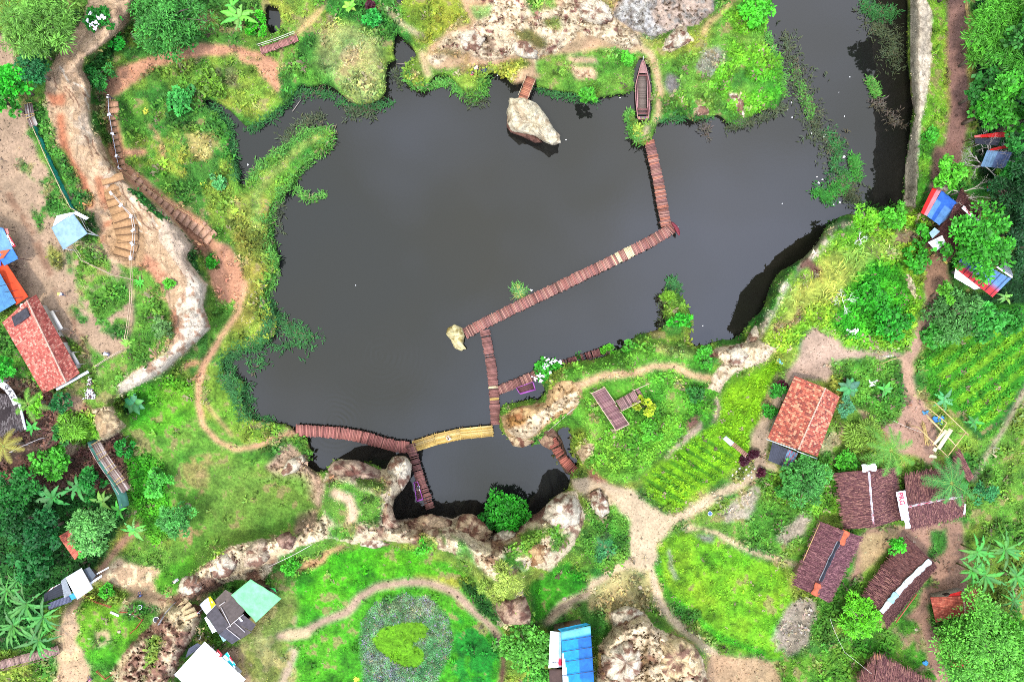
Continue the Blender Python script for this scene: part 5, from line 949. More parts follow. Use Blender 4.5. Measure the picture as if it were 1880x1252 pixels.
crag('846 944 868 944 906 976 886 1006 852 1012 830 982', 1.6, 'brown and cream peaked rock on the south cliff left of the rounded tree', 139, A(228, 196, 156), A(140, 96, 76))
crag('740 957 790 946 832 955 830 984 780 986 748 976', 1.3, 'brown ledge of rock along the south cliff foot below the narrow dark bridge', 149, A(222, 190, 152), A(142, 100, 80)); crag('906 982 946 966 962 984 930 1006 902 1002', 1.2, 'creamy rock rim right below the rounded tree under the south cliff', 151)
crag('690 926 712 902 720 948 736 968 702 986 686 960', 1.6, 'ribbed brown rock corner where the south cliff turns beside the purple seat', 157, A(224, 194, 160), A(146, 104, 84)); crag('960 1010 990 985 1010 1000 1000 1030 976 1042', 1.0, 'ochre rock on the inner slope of the south cliff east end', 163, A(235, 196, 142), A(176, 128, 84))
crag('925 775 940 752 965 748 1000 738 985 760 950 785', .5, 'ochre brown rock shelf on the north west edge of the spur', 167, A(214, 176, 122), A(166, 112, 70)); crag('930 800 950 796 975 800 984 812 960 820 942 818', .7, 'jagged brown rock on the south west foot of the spur', 173, A(220, 190, 150), A(130, 86, 68))
crag('984 801 1000 794 1014 802 1020 816 1010 826 995 816', .8, 'brown rock at the upper end of the rusty broken bridge', 107, A(190, 155, 125)); crag('1385 600 1400 590 1412 600 1400 625 1380 640 1362 638', .8, 'cream rock ledge between the saddle and the east cliff', 109)
crag('1330 640 1362 632 1388 645 1370 668 1342 678 1326 662', .7, 'smooth cream rock on the saddle east of the spur', 113); crag('652 992 680 976 712 984 722 1000 690 1004 662 1002', .6, 'white rock patch on the south ridge above the garden', 127)
crag('1336 172 1352 172 1368 196 1366 216 1352 202', .5, 'pale rock slab in the grass of the north east bank', 131); crag('1275 194 1296 196 1303 208 1280 214', .6, 'small brown and cream rock at the waters edge of the north east bank', 137, A(215, 190, 160))
for i_, (x, y, r_, lb_) in enumerate(((1036, 1099, 5, 'small round stone on the edge of the lower foot track'), (1175, 1078, 5, 'small reddish stone beside the oval plot'), (1682, 1155, 4, 'small pale stone beside the village foot track'), (862, 1095, 3, 'pale stone on the garden slope'), (219, 1159, 4, 'white stone in the middle of the south west lawn'), (345, 928, 7, 'brown stone in the west meadow'), (1590, 855, 4, 'pale stone at the foot of the grassy bush'), (1355, 950, 4, 'grey stone beside the grey bare plot'))):
    z_ = ht(x, y); mb = MB(); c0 = P(x, y, z_); R = r_ / PPM; bmv = []; 
    for a in range(5):
        for b_ in range(10):
            el = a / 4 * math.pi - math.pi / 2; az = b_ / 10 * 6.283; k = R * random.uniform(.85, 1.1); bmv.append(c0 + Vector((math.cos(el) * math.cos(az) * k, math.cos(el) * math.sin(az) * k * .8, math.sin(el) * k * .7)))
    mb.add(bmv, [(a * 10 + b_, a * 10 + (b_ + 1) % 10, (a + 1) * 10 + (b_ + 1) % 10, (a + 1) * 10 + b_) for a in range(4) for b_ in range(10)], (.30, .25, .18) if i_ != 5 else (.14, .10, .07)); tag(mb.build('stone', 'stone', loc=c0, smooth=True), lb_, 'stone', 'loose round stones')
# ================================================================ BRIDGES AND DECKS
WR = A(160, 110, 102); WR2 = A(136, 92, 84); WR3 = A(180, 132, 116); YB = A(225, 190, 110); PALE = A(235, 215, 170); DKW = A(95, 62, 55); GW = A(190, 180, 170)
def path_pts(pts, z): return [P(x, y, z if not hasattr(z, '__call__') else z(i)) for i, (x, y) in enumerate(P_(pts))]
def frame(a, b):
    d = (b - a); d.z = 0; d.normalize(); return d, Vector((-d.y, d.x, 0))
def bridge(name, label, cat, pts, w, z, cols, pw=.2, posts=2.2, pr=.055, group='wooden and bamboo footbridges on the lake', z1=None, gaps=0.0, rail=None, lengthwise=False, bands=(), deckz=True, mitre=True, postcol=DKW, postdrop=2.4, slats=0.02):
    pp_ = P_(pts); n = len(pp_); zz = [z + ((z1 if z1 is not None else z) - z) * i / (n - 1) for i in range(n)]; W_ = [P(x, y, q) for (x, y), q in zip(pp_, zz)]; hw = w / PPM / 2
    mid = W_[n // 2]; t_ = thing(name, label, cat, (mid.x, mid.y, 0), group); mb = MB(); bm = MB(); tot = sum((W_[i + 1] - W_[i]).length for i in range(n - 1)); run = 0; postlist = []
    for i in range(n - 1):
        a, b = W_[i], W_[i + 1]; d, s_ = frame(a, b); Ln = (b - a).length; dz = (b.z - a.z) / Ln
        for sg in (-.72, 0, .72): bm.beam(a + s_ * hw * sg + Vector((0, 0, -.10)), b + s_ * hw * sg + Vector((0, 0, -.10)), .05, DKW)
        if lengthwise:
            k = -hw
            while k < hw:
                c = jit(random.choice(cols), .22); o = s_ * k; e0 = random.uniform(-.15, .1); mb.beam(a + o + d * e0, b + o + d * random.uniform(-.1, .15) , .055, c, 6); k += .105
            for q in range(int(Ln / 1.6) + 1): c0 = a + d * (q * 1.6) + Vector((0, 0, .06)); mb.beam(c0 - s_ * (hw + .12), c0 + s_ * (hw + .12), .045, jit(YB, .2))
        else:
            k = 0.0
            while k < Ln - pw * .3:
                fr = (run + k) / tot; c = jit(random.choice(cols), .22)
                for (f0, f1, cb) in bands:
                    if f0 <= fr <= f1: c = jit(cb, .12)
                if random.random() < .07: c = tuple(v * .5 for v in c)
                if random.random() >= gaps:
                    q = a + d * (k + pw / 2) + Vector((0, 0, dz * (k + pw / 2) + random.uniform(-slats, slats))); wj = 2 * hw * random.uniform(.90, 1.10); rz = math.atan2(d.y, d.x) + random.uniform(-.03, .03)
                    mb.box(q + s_ * random.uniform(-.05, .05), pw * .88, wj, .045, c, rz)
                k += pw
        if posts:
            q = .3
            while q < Ln:
                for sg in (-1, 1): c0 = a + d * q + s_ * sg * (hw + .03) + Vector((0, 0, dz * q)); postlist.append(c0 + Vector((random.uniform(-.05, .05), random.uniform(-.05, .05), 0)))
                q += posts * random.uniform(.85, 1.15)
        run += Ln
    mb.build('deck', 'wood', t_); bm.build('bearers', 'wood', t_)
    for c0 in postlist: m1 = MB(); m1.beam(c0 + Vector((0, 0, -postdrop)), c0 + Vector((random.uniform(-.06, .06), random.uniform(-.06, .06), random.uniform(.08, .4) if not rail else 1.0)), pr, jit(postcol, .2), 7); m1.build('post', 'wood', t_)
    if rail:
        for sg in rail[0]:
            for hz_ in rail[1]:
                m1 = MB()
                for i in range(n - 1):
                    a, b = W_[i], W_[i + 1]; d, s_ = frame(a, b); m1.beam(a + s_ * sg * (hw + .03) + Vector((0, 0, hz_)), b + s_ * sg * (hw + .03) + Vector((0, 0, hz_)), .04, jit(rail[2], .1))
                m1.build('handrail', 'wood', t_)
    return t_
ALL = [WR, WR2, WR3]
bridge('footbridge', 'brown plank footbridge from the grassy landing by the moored boat to the jetty kink', 'footbridge', '1191 258 1198 285 1208 330 1216 375 1223 414', 19, 1.0, ALL + [A(190, 120, 95)], posts=2.4)
bridge('footbridge', 'long straight plank footbridge with pale replacement boards crossing the lake diagonally', 'footbridge', '1238 414 1228 424 1190 446 1150 466 1100 491 1050 515 1015 532 960 558 900 588 854 612', 20, 1.0, [WR, WR3, A(172, 112, 100)], bands=((.205, .235, PALE), (.262, .282, PALE), (.29, .298, PALE)), posts=2.6)
bridge('footbridge', 'slatted footbridge hanging south from the long diagonal bridge to the rock spur', 'footbridge', '890 606 896 640 903 680 907 720 910 780', 18, .95, [WR2, WR, A(150, 100, 92)], pw=.17, gaps=.05, bands=((.59, .61, PALE), (.71, .73, YB)), posts=2.2)
bridge('footbridge', 'short brown deck branching east below the white flowering bush', 'footbridge', '914 717 950 703 990 686', 17, .95, ALL, posts=2.5)
bridge('broken_deck', 'broken dark deck with missing boards along the bushy north edge of the spur', 'footbridge', '1034 668 1060 660 1090 650 1112 644', 14, .9, [WR2, A(120, 70, 70)], gaps=.32, posts=2.0); 
bridge('footbridge', 'wide red brown plank bridge curving from the west bank to the cream rock junction', 'footbridge', '543 790 590 792 625 795 660 801 700 812 730 820 750 821', 21, 1.0, [A(172, 108, 100), A(158, 98, 90), A(182, 120, 108)], posts=2.2, pw=.22)
bridge('bamboo_bridge', 'yellow bamboo bridge of lengthwise poles joining the red bridge to the rock spur', 'footbridge', '760 819 800 806 845 796 905 790', 20, 1.0, [YB, A(215, 175, 90), A(200, 165, 100), A(232, 205, 140)], lengthwise=True, posts=2.4, postcol=A(150, 110, 70))
bridge('footbridge', 'narrow dark slatted footbridge from the junction south to the cliff foot', 'footbridge', '753 815 762 846 772 882 782 910 790 934', 17, 1.05, [WR2, A(150, 100, 95)], pw=.16, gaps=.1, posts=2.2)
bridge('plank_ramp', 'short reddish plank ramp with pale side rails leading down to the large cream boulder', 'footbridge', '976 143 968 162 960 182', 17, 2.0, [A(190, 125, 95), A(175, 110, 85)], z1=2.8, posts=2.6, rail=((-1, 1), (.9,), A(205, 185, 150)), pw=.26)
bridge('footbridge', 'pinkish plank bridge with a twin bar railing across the small dark stream at the top', 'footbridge', '478 94 510 84 546 70', 13, 1.6, [A(185, 130, 120), A(170, 115, 108)], posts=2.2, rail=((1,), (.5, 1.0), A(225, 215, 205)))
bridge('broken_bridge', 'rusty broken plank bridge sloping past the cave hole east of the spur', 'footbridge', '1012 806 1022 826 1036 846 1050 860 1064 872', 17, 1.4, [A(180, 105, 88), A(165, 95, 80)], gaps=.12, posts=2.4, pw=.26)
bridge('footbridge', 'weathered pinkish plank walkway entering from the bottom left edge beside the bananas', 'footbridge', '-30 1228 30 1212 70 1202 108 1192', 15, 3.9, [A(175, 145, 130), A(160, 128, 118), A(185, 150, 140)], posts=2.5, rail=((-1, 1), (.9,), A(150, 120, 105)), postdrop=1.5)
t_ = bridge('netted_walkway', 'grey bamboo walkway hung with dark green net beside the carved clay block', 'walkway', '176 812 190 838 206 862 222 884 232 900', 17, 4.6, [A(160, 135, 125), A(190, 175, 165), A(130, 105, 95)], lengthwise=True, posts=2.6, postdrop=3, rail=((-1, 1), (.8,), A(205, 190, 180)))
mb = MB(); pts = path_pts('160 812 176 842 194 870 212 905 220 935', 4.8)
mb.grid(lambda u, v: pts[min(int(v * 4), 3)].lerp(pts[min(int(v * 4), 3) + 1], v * 4 - min(int(v * 4), 3)) + Vector((u * .9, u * .45, -u * .9 + .1 * math.sin(v * 20))), 3, 20, lambda u, v: jit(A(70, 120, 105), .3), .03); mb.build('green_net', 'cloth', t_)
bridge('pole_stack', 'long stack of grey brown poles lying beside the left road below the vivid tree', 'walkway', '52 190 56 215 63 232', 13, 7.1, [A(150, 125, 118), A(120, 92, 85), A(195, 185, 175)], lengthwise=True, posts=0, group=None)
# rectangular viewing deck with its stairs
def quad_deck(mb, c4, z, cols, pw=.2, along=True):
    p = [P(x, y, z) for x, y in P_(c4)]; n = max(2, int(((p[3] - p[0]).length) / pw))
    for k in range(n):
        a = p[0].lerp(p[3], k / n); b = p[1].lerp(p[2], k / n); c = p[1].lerp(p[2], (k + .9) / n); d = p[0].lerp(p[3], (k + .9) / n); up = Vector((0, 0, random.uniform(-.012, .012)))
        e = (b - a).normalized() * random.uniform(-.04, .04); mb.slab(a + up + e, b + up + e, c + up + e, d + up + e, .05, jit(random.choice(cols), .16))
zd = 7.2; t_ = thing('viewing_deck', 'rectangular purplish brown viewing deck with a side arm and stairs on the spur', 'viewing deck', (P(1120, 750, zd).x, P(1120, 750, zd).y, 5.2)); cc_ = [A(150, 108, 112), A(138, 96, 100), A(162, 120, 120)]
mb = MB(); quad_deck(mb, '1086 722 1110 711 1155 779 1131 790', zd, cc_, .18); mb.build('deck', 'wood', t_); mb = MB(); quad_deck(mb, '1142 754 1130 736 1165 716 1176 737', zd - .3, [A(165, 128, 125), A(150, 115, 112), A(110, 82, 80)], .22); mb.build('side_platform', 'wood', t_)
for k in range(4): m1 = MB(); x0 = 1166 + k * 7; y0 = 716 - k * 4; quad_deck(m1, [(x0, y0), (x0 + 6, y0 - 3.5), (x0 + 16, y0 + 12), (x0 + 10, y0 + 16)], zd - .7 - k * .42, cc_, .3); m1.build('step', 'wood', t_)
for (x, y) in P_('1086 722 1110 711 1155 779 1131 790 1132 745 1108 755 1176 737 1142 754 1165 716 1190 705 1198 718 1122 772 1098 740 1140 757'):
    m1 = MB(); a = P(x, y, zd + .9); m1.beam((a.x, a.y, 4.2), a, .07, PALE, 6); m1.build('post', 'wood', t_)
for r_ in ('1086 722 1110 711', '1110 711 1130 740', '1140 757 1155 779', '1155 779 1131 790', '1131 790 1086 722', '1142 754 1176 737', '1165 716 1190 705'):
    q = [P(x, y, zd + .8) for x, y in P_(r_)]; m1 = MB(); m1.beam(q[0], q[1], .055, A(215, 195, 165), 6); m1.build('handrail', 'wood', t_)
# ================================================================ BOATS
def boat():
    z = .25; cx, cy = 1179, 168; c0 = P(cx, cy, 0); t_ = thing('wooden_boat', 'long reddish brown wooden boat with open slatted hold moored beside the grassy landing', 'boat', c0); Lh = 4.45
    def hw(v): return (.10 + 1.05 * min(1, (v / .42)) ** .75 if v < .42 else 1.15 - .0 * v if v < .6 else 1.15 - .30 * ((v - .6) / .4) ** 1.4)
    def Y(v): return c0.y + Lh - 2 * Lh * v
    n = 30; mb = MB()
    for sg in (-1, 1):      # hull sides with thickness
        for i in range(n):
            v0, v1 = i / n, (i + 1) / n; q = []
            for v in (v0, v1):
                sh = .25 * abs(v - .5) ** 2 * 4; w = hw(v); q.append((Vector((c0.x + sg * w * .7, Y(v), -.35)), Vector((c0.x + sg * w, Y(v), .55 + sh)), Vector((c0.x + sg * (w - .12), Y(v), .55 + sh)), Vector((c0.x + sg * (w * .7 - .1), Y(v), -.3))))
            for k in range(4): a = q[0][k]; b = q[0][(k + 1) % 4]; c = q[1][(k + 1) % 4]; d = q[1][k]; mb.add([a, b, c, d], [(0, 1, 2, 3)], jit(A(175, 125, 122) if k == 1 else A(130, 85, 85), .1))
    q = [(c0.x - hw(1) * .9, Y(1), -.3), (c0.x + hw(1) * .9, Y(1), -.3), (c0.x + hw(1) * .9, Y(1), .8), (c0.x - hw(1) * .9, Y(1), .8)]; mb.add(q, [(0, 1, 2, 3)], A(150, 100, 98)); mb.box((c0.x, Y(1) + .12, .72), 1.5, .45, .1, A(200, 150, 130)); mb.build('hull', 'wood', t_)
    m1 = MB()
    for i in range(58):
        v = .26 + i * .0108; w = min(.62, hw(v) - .3); m1.box((c0.x, Y(v), .06 + random.uniform(-.01, .01)), 2 * w, .082, .04, jit(A(128, 112, 102), .22))
    m1.build('floor_slats', 'wood', t_)
    m1 = MB()
    for i in range(9): v = .03 + i * .022; m1.box((c0.x, Y(v), .60), 2 * hw(v) - .1, .19, .05, jit(A(180, 135, 130), .16))
    m1.build('bow_deck', 'wood', t_)
    for sg in (-1, 1):
        m1 = MB(); m1.slab((c0.x + sg * .68, Y(.27), .42), (c0.x + sg * (hw(.27) - .14), Y(.27), .42), (c0.x + sg * (hw(.8) - .14), Y(.8), .42), (c0.x + sg * .68, Y(.8), .42), .05, A(188, 140, 138)); m1.build('side_bench', 'wood', t_)
    for v in (.25, .83, .9): m1 = MB(); m1.box((c0.x, Y(v), .5), 2 * hw(v) - .2, .16, .07, A(150, 98, 95)); m1.build('cross_beam', 'wood', t_)
    m1 = MB(); m1.box((c0.x, Y(.865), .1), 1.7, .5, .05, A(95, 72, 72)); m1.build('stern_floor', 'wood', t_)
    m1 = MB(); m1.beam((c0.x, Y(.02), .6), (c0.x, Y(-.06), 1.0), .05, A(225, 225, 220)); m1.build('bow_post', 'paint', t_); m1 = MB(); m1.box((c0.x, Y(.985), .83), .95, .3, .06, A(120, 95, 115)); m1.build('stern_board', 'paint', t_)
boat()
t_ = thing('canoe_arch', 'small dark red crescent shaped prow board standing at the outer corner of the jetty kink', 'boat', P(1240, 421, 1.0)); mb = MB()
n = 12; v = []; 
for i in range(n + 1):
    a = i / n; x = 1233 + 14 * a + 3 * math.sin(a * math.pi); y = 407 + 26 * a; p = P(x, y, 1.25 + .35 * math.sin(a * math.pi)); w = .22 * math.sin(math.pi * a) ** .6 + .03; v.append((p, w))
for i in range(n):
    (p, w), (q, w2) = v[i], v[i + 1]; mb.slab(p + Vector((-w, -w * .3, 0)), p + Vector((w, w * .3, 0)), q + Vector((w2, w2 * .3, 0)), q + Vector((-w2, -w2 * .3, 0)), .5, A(135, 30, 48) if i % 2 else A(120, 24, 42))
mb.build('prow_board', 'paint', t_); m1 = MB(); m1.beam(P(1236, 418, 1.2), P(1246, 416, 1.5), .04, A(220, 220, 220)); m1.build('cross_bar', 'paint', t_); m1 = MB(); m1.beam(P(1234, 410, -.8), P(1234, 410, 1.3), .06, DKW); m1.build('mooring_post', 'wood', t_)
def swing_raft(c4, label, z=.9):
    p = [P(x, y, z) for x, y in P_(c4)]; c0 = sum(p, Vector()) / 4; t_ = thing('swing_seat', label, 'swing seat', (c0.x, c0.y, 0), 'purple framed seats by the bridges'); mb = MB()
    n = 9
    for k in range(n): mb.slab(p[0].lerp(p[3], k / n), p[1].lerp(p[2], k / n), p[1].lerp(p[2], (k + .8) / n), p[0].lerp(p[3], (k + .8) / n), .04, jit(A(120, 78, 80), .2))
    mb.build('seat', 'wood', t_); PU = A(190, 90, 200)
    for a, b in ((0, 1), (1, 2), (2, 3), (3, 0)):
        m1 = MB()
        if (a, b) != (0, 1): m1.slab(p[a] + Vector((0, 0, .5)), p[b] + Vector((0, 0, .5)), p[b] + Vector((.14, -.14, .5)), p[a] + Vector((.14, -.14, .5)), .08, PU)
        m1.beam(p[a] + Vector((0, 0, .05)), p[b] + Vector((0, 0, .05)), .06, PU); m1.build('frame_side', 'paint', t_)
    for q in p: m1 = MB(); m1.beam((q.x, q.y, -1.2), q + Vector((0, 0, .5)), .05, PU); m1.build('post', 'paint', t_)
swing_raft('948 712 978 701 982 714 954 722', 'purple framed seat hanging beside the short deck below the white flowering bush'); swing_raft('767 884 760 886 765 918 776 914', 'purple framed seat beside the narrow slatted bridge under the south cliff')
# ================================================================ BUILDINGS
RT = [A(205, 112, 90), A(190, 98, 78), A(222, 138, 108), A(178, 88, 72), A(232, 165, 130), A(150, 80, 70)]
RTL = [A(200, 105, 92), A(188, 92, 80), A(212, 122, 104), A(170, 82, 72), A(225, 150, 130)]
TH_ = [A(128, 84, 84), A(106, 68, 72), A(148, 102, 96), A(90, 58, 62), A(168, 122, 110)]
def slope_pt(q, u, v): return q[0].lerp(q[1], u).lerp(q[3].lerp(q[2], u), v)
def cover_tiles(mb, q, pal, tw=.25, th_=.33, swap=.12):
    nu = max(2, int((q[1] - q[0]).length / tw)); nv = max(2, int((q[3] - q[0]).length / th_)); n = (q[1] - q[0]).cross(q[3] - q[0]).normalized(); n = n if n.z > 0 else -n
    tone = fbm(np.arange(nu)[None, :] + np.zeros((nv, 1)), np.arange(nv)[:, None] + np.zeros((1, nu)), 6, 3, random.randint(0, 90))
    for j in range(nv):
        for i in range(nu):
            u0, u1 = i / nu, (i + .93) / nu; v0, v1 = j / nv, (j + 1.12) / nv; a, b, c, d = (slope_pt(q, u0, v0), slope_pt(q, u1, v0), slope_pt(q, u1, v1), slope_pt(q, u0, v1)); up = n * (.055 + random.uniform(-.01, .02)); k = .7 + .6 * tone[j, i]
            col = tuple(x * k for x in jit(random.choice(pal), .12)); m_ = (a + b) / 2 + n * .10; m2 = (c + d) / 2 + n * .05
            mb.add([a + up, m_, b + up, c + n * .01, m2, d + n * .01, a], [(0, 1, 4, 5), (1, 2, 3, 4), (0, 6, 1)], col)
def cover_thatch(mb, q, pal, dens=26):
    dens *= 2.3
    n = (q[1] - q[0]).cross(q[3] - q[0]).normalized(); n = n if n.z > 0 else -n; Lu = (q[1] - q[0]).length; Lv = (q[3] - q[0]).length; dn = (q[0] - q[3]).normalized(); sd = (q[1] - q[0]).normalized()
    for _ in range(int(Lu * Lv * dens)):
        u, v = random.random(), random.random(); p = slope_pt(q, u, v) + n * random.uniform(.02, .09); Ln = random.uniform(.3, .75); w = random.uniform(.022, .05); d = (dn + sd * random.uniform(-.15, .15)) * Ln; k = .8 + .4 * float(_tab[int(u * 40) % 256, int(v * 30) % 256]); col = tuple(x * k for x in random.choice(pal))
        mb.add([p - sd * w, p + sd * w, p + d + sd * w * .7 - n * .03, p + d - sd * w * .7 - n * .03], [(0, 1, 2, 3)], col)
def cover_corr(mb, q, col, pitch=.25, var=.1):
    n = (q[1] - q[0]).cross(q[3] - q[0]).normalized(); n = n if n.z > 0 else -n; nu = max(4, int((q[1] - q[0]).length / pitch) * 4)
    def f(u, v): return slope_pt(q, u, v) + n * (.03 * math.sin(u * nu / 4 * 6.283) + .03)
    mb.grid(f, nu, 4, lambda u, v: tuple(x * .78 for x in jit(col(u, v) if callable(col) else col, var)))
def wallbox(t_, foot, zt, col, mat='wood', inset=1.4, openings=True):
    """walls under an eave outline (world points); door and shuttered windows proud of the wall"""
    c = sum(foot, Vector()) / len(foot); f = [Vector((p.x + (c.x - p.x) * inset / max(.5, (p - c).length), p.y + (c.y - p.y) * inset / max(.5, (p - c).length), 0)) for p in foot]; zb = min(gz(p.x, p.y) for p in f) - .3; th = .12; n = len(f)
    for k in range(n):
        a, b = f[k], f[(k + 1) % n]; d = (b - a); Ln = d.length; d.normalize(); inn = Vector((-d.y, d.x, 0)); 
        if inn.dot(c - a) < 0: inn = -inn
        a2 = a + d * th * 1.02; m1 = MB(); lo = [Vector((p.x, p.y, zb)) for p in (a2, b, b + inn * th, a2 + inn * th)]
        ar = (lo[1] - lo[0]).cross(lo[3] - lo[0]).z
        if ar < 0: lo.reverse()
        m1.hexa(lo, [Vector((p.x, p.y, zt)) for p in lo], jit(col, .06)); m1.build('wall', mat, t_)
        if openings and Ln > 2.2:
            g_ = gz((a + b).x / 2, (a + b).y / 2); out = -inn
            def pane(x0, x1, z0, z1, nm, cc, pr=.05):
                m2 = MB(); A0 = a + d * x0 + out * .02; B0 = a + d * x1 + out * .02; lo = [A0, B0, B0 - out * .05, A0 - out * .05]; lo = [Vector((p.x, p.y, z0)) for p in lo]
                if (lo[1] - lo[0]).cross(lo[3] - lo[0]).z < 0: lo.reverse()
                m2.hexa(lo, [Vector((p.x, p.y, z1)) for p in lo], cc); return m2.build(nm, 'wood', t_)
            if k % 2 == 0: pane(Ln * .4, Ln * .4 + .9, g_, min(zt - .1, g_ + 1.9), 'door', A(120, 85, 60))
            else: pane(Ln * .3, Ln * .3 + .9, g_ + .9, min(zt - .15, g_ + 1.7), 'window', A(70, 55, 50))
def house(name, label, cat, slopes, ze, zr, kind, pal, wallcol=A(170, 140, 110), ridge=None, ridgecol=None, group=None, gables=True, dens=22, walls=True, extra=None):
    """slopes: list of 4-corner pixel strings: eaveA eaveB ridgeB ridgeA"""
    qs = [[P(*P_(s_)[0], ze), P(*P_(s_)[1], ze), P(*P_(s_)[2], zr), P(*P_(s_)[3], zr)] for s_ in slopes]; allp = [p for q in qs for p in q[:2]]; c = sum(allp, Vector()) / len(allp); g_ = gz(c.x, c.y); t_ = thing(name, label, cat, (c.x, c.y, g_), group)
    rb = MB()
    for q in qs: rb.grid(lambda u, v: slope_pt(q, u, v), 10, 10, tuple(x * .8 for x in pal[0]), .10)
    rf = rb.build('roof', 'wood', t_)
    for q in qs:
        mb = MB(); 
        if kind == 'tile': cover_tiles(mb, q, pal)
        elif kind == 'thatch': cover_thatch(mb, q, pal, dens)
        else: cover_corr(mb, q, pal[0])
        o = mb.build({'tile': 'roof_tiles', 'thatch': 'thatch', 'corr': 'roof_sheets'}[kind], {'tile': 'tile', 'thatch': 'thatch', 'corr': 'sheet'}[kind], None, loc=t_.location[:]); o.parent = rf; o.location = (0, 0, 0)
    r0, r1 = qs[0][3], qs[0][2]
    if kind == 'tile':
        mb = MB(); n = int((r1 - r0).length / .35)
        for k in range(n): a = r0.lerp(r1, k / n); b = r0.lerp(r1, (k + 1.1) / n); mb.beam(a + Vector((0, 0, .05)), b + Vector((0, 0, .09)), .12, jit(ridgecol or A(222, 180, 160), .2), 6)
        o = mb.build('ridge_cap', 'tile', None, loc=t_.location[:]); o.parent = rf; o.location = (0, 0, 0)
    if walls:
        if len(qs) == 2: foot = [qs[0][0], qs[0][1], qs[1][1], qs[1][0]] if (qs[0][1] - qs[1][1]).length < (qs[0][1] - qs[1][0]).length else [qs[0][0], qs[0][1], qs[1][0], qs[1][1]]
        else: foot = [qs[0][0], qs[0][1], qs[0][2], qs[0][3]]
        wallbox(t_, foot, ze - .12, wallcol)
        if gables and len(qs) == 2:
            for (ra, ea, eb) in ((r0, foot[0], foot[3]), (r1, foot[1], foot[2])):
                cI = (foot[0] + foot[1] + foot[2] + foot[3]) / 4; d = (cI - ra); d.z = 0; d = d.normalized() * .4; m1 = MB(); v = [ea.lerp(eb, .06) + d, eb.lerp(ea, .06) + d, ra + d - Vector((0, 0, .15))]; v2 = [p + d * .2 for p in v]
                m1.add(v + v2, [(0, 1, 2), (5, 4, 3), (0, 3, 4, 1), (1, 4, 5, 2), (2, 5, 3, 0)], wallcol); m1.build('gable', 'wood', t_)
    return t_, rf, qs
def on_roof(rf, t_, mb, name, mat='paint'):
    o = mb.build(name, mat, None, loc=t_.location[:]); o.parent = rf; o.location = (0, 0, 0); return o
def strip(mb, pts, w, z, colfn, th=.05, n=6, wv=.12):
    pts = P_(pts); zs = z if hasattr(z, '__len__') else [z] * len(pts)
    for k in range(len(pts) - 1):
        a, b = P(*pts[k], zs[k]), P(*pts[k + 1], zs[k + 1]); d, s_ = frame(a, b)
        mb.grid(lambda u, v: a.lerp(b, v) + s_ * (u - .5) * w * (1 + .15 * math.sin(v * 9 + k)) + Vector((0, 0, .04 * math.sin(u * 6 + v * 11) - abs(u - .5) * wv)), n, 8, colfn, th)
def sat(c, k):
    m = sum(c) / 3; return tuple(max(.004, (m + (x - m) * 1.25) * k) for x in c)
def tarp(parent, c4, zs, colfn, name='tarpaulin', wr=.06, mat='tarp', n=14, sag=.12, th=.03, t_=None):
    p = [P(x, y, z) for (x, y), z in zip(P_(c4), zs)]; sd = random.random() * 9; mb = MB(); cf0 = colfn; colfn = lambda u, v: sat(cf0(u, v), .70)
    mb.grid(lambda u, v: slope_pt(p, u, v) + Vector((0, 0, -sag * math.sin(u * 3.14) * math.sin(v * 3.14) + wr * math.sin(u * 17 + v * 5 + sd) * math.sin(v * 13 + sd) * .6)), n, n, colfn, th)
    if t_ is not None: return on_roof(parent, t_, mb, name, mat)
    return mb.build(name, mat, parent)
def poles(t_, px, z, r=.05, col=DKW):
    for (x, y) in P_(px):
        a = P(x, y, z); g_ = gz(a.x, a.y); m1 = MB(); m1.beam((a.x, a.y, g_ - .2), a, r, col, 7); m1.build('post', 'wood', t_)
WB = A(225, 232, 236); WHITE = (.72, .74, .78)
# tiled house, right
t9, rf9, q9 = house('tiled_house', 'orange red tiled house with mottled tiles and a small porch, right of the crop field', 'house', ['1409 805 1459 690 1515 712 1465 825', '1541 728 1500 838 1465 825 1515 712'], 5.6, 7.3, 'tile', RT, A(200, 190, 175))
m1 = MB(); m1.beam(P(1407, 806, 5.55), P(1462, 826, 7.15), .10, WB, 4); m1.beam(P(1500, 842, 5.55), P(1463, 828, 7.15), .08, WB, 4); on_roof(rf9, t9, m1, 'bargeboard')
pq = [P(1418, 812, 5.5), P(1465, 832, 5.5), P(1452, 862, 5.1), P(1410, 845, 5.1)]; m1 = MB(); cover_corr(m1, pq, lambda u, v: A(72, 75, 90) if u < .62 else (A(110, 165, 200) if (int(u * 20) + int(v * 5)) % 3 else A(195, 70, 90))); m1.build('porch_roof', 'sheet', t9); poles(t9, '1412 845 1450 860', 5.1)
# tiled house, left
t1, rf1, q1 = house('tiled_house', 'long brick red tiled house on the left plateau beside the dirt road', 'house', ['5 592 80 722 122 702 50 551', '146 685 66 541 50 551 122 702'], 8.7, 10.2, 'tile', RTL, A(215, 205, 190))
m1 = MB(); m1.grid(lambda u, v: slope_pt([P(28, 600, 9.75), P(56, 580, 10.2), P(50, 564, 10.2), P(22, 582, 9.75)], u, v) + Vector((0, 0, .12 + .06 * math.sin(u * 14) * math.sin(v * 11))), 10, 10, lambda u, v: jit(A(62, 60, 68), .3), .03); on_roof(rf1, t1, m1, 'black_plastic_patch', 'tarp')
tg = thing('roof_gutter_canopy', 'white gutter beam along the lower gable of the left tiled house', 'gutter', P(132, 697, 8.6)); m1 = MB(); a, b = P(103, 715, 8.7), P(162, 682, 8.7); d, s_ = frame(a, b); m1.slab(a - s_ * .2, b - s_ * .2, b + s_ * .2, a + s_ * .2, .1, WB); m1.build('gutter', 'paint', tg); poles(tg, '106 714 158 685', 8.6, .06)
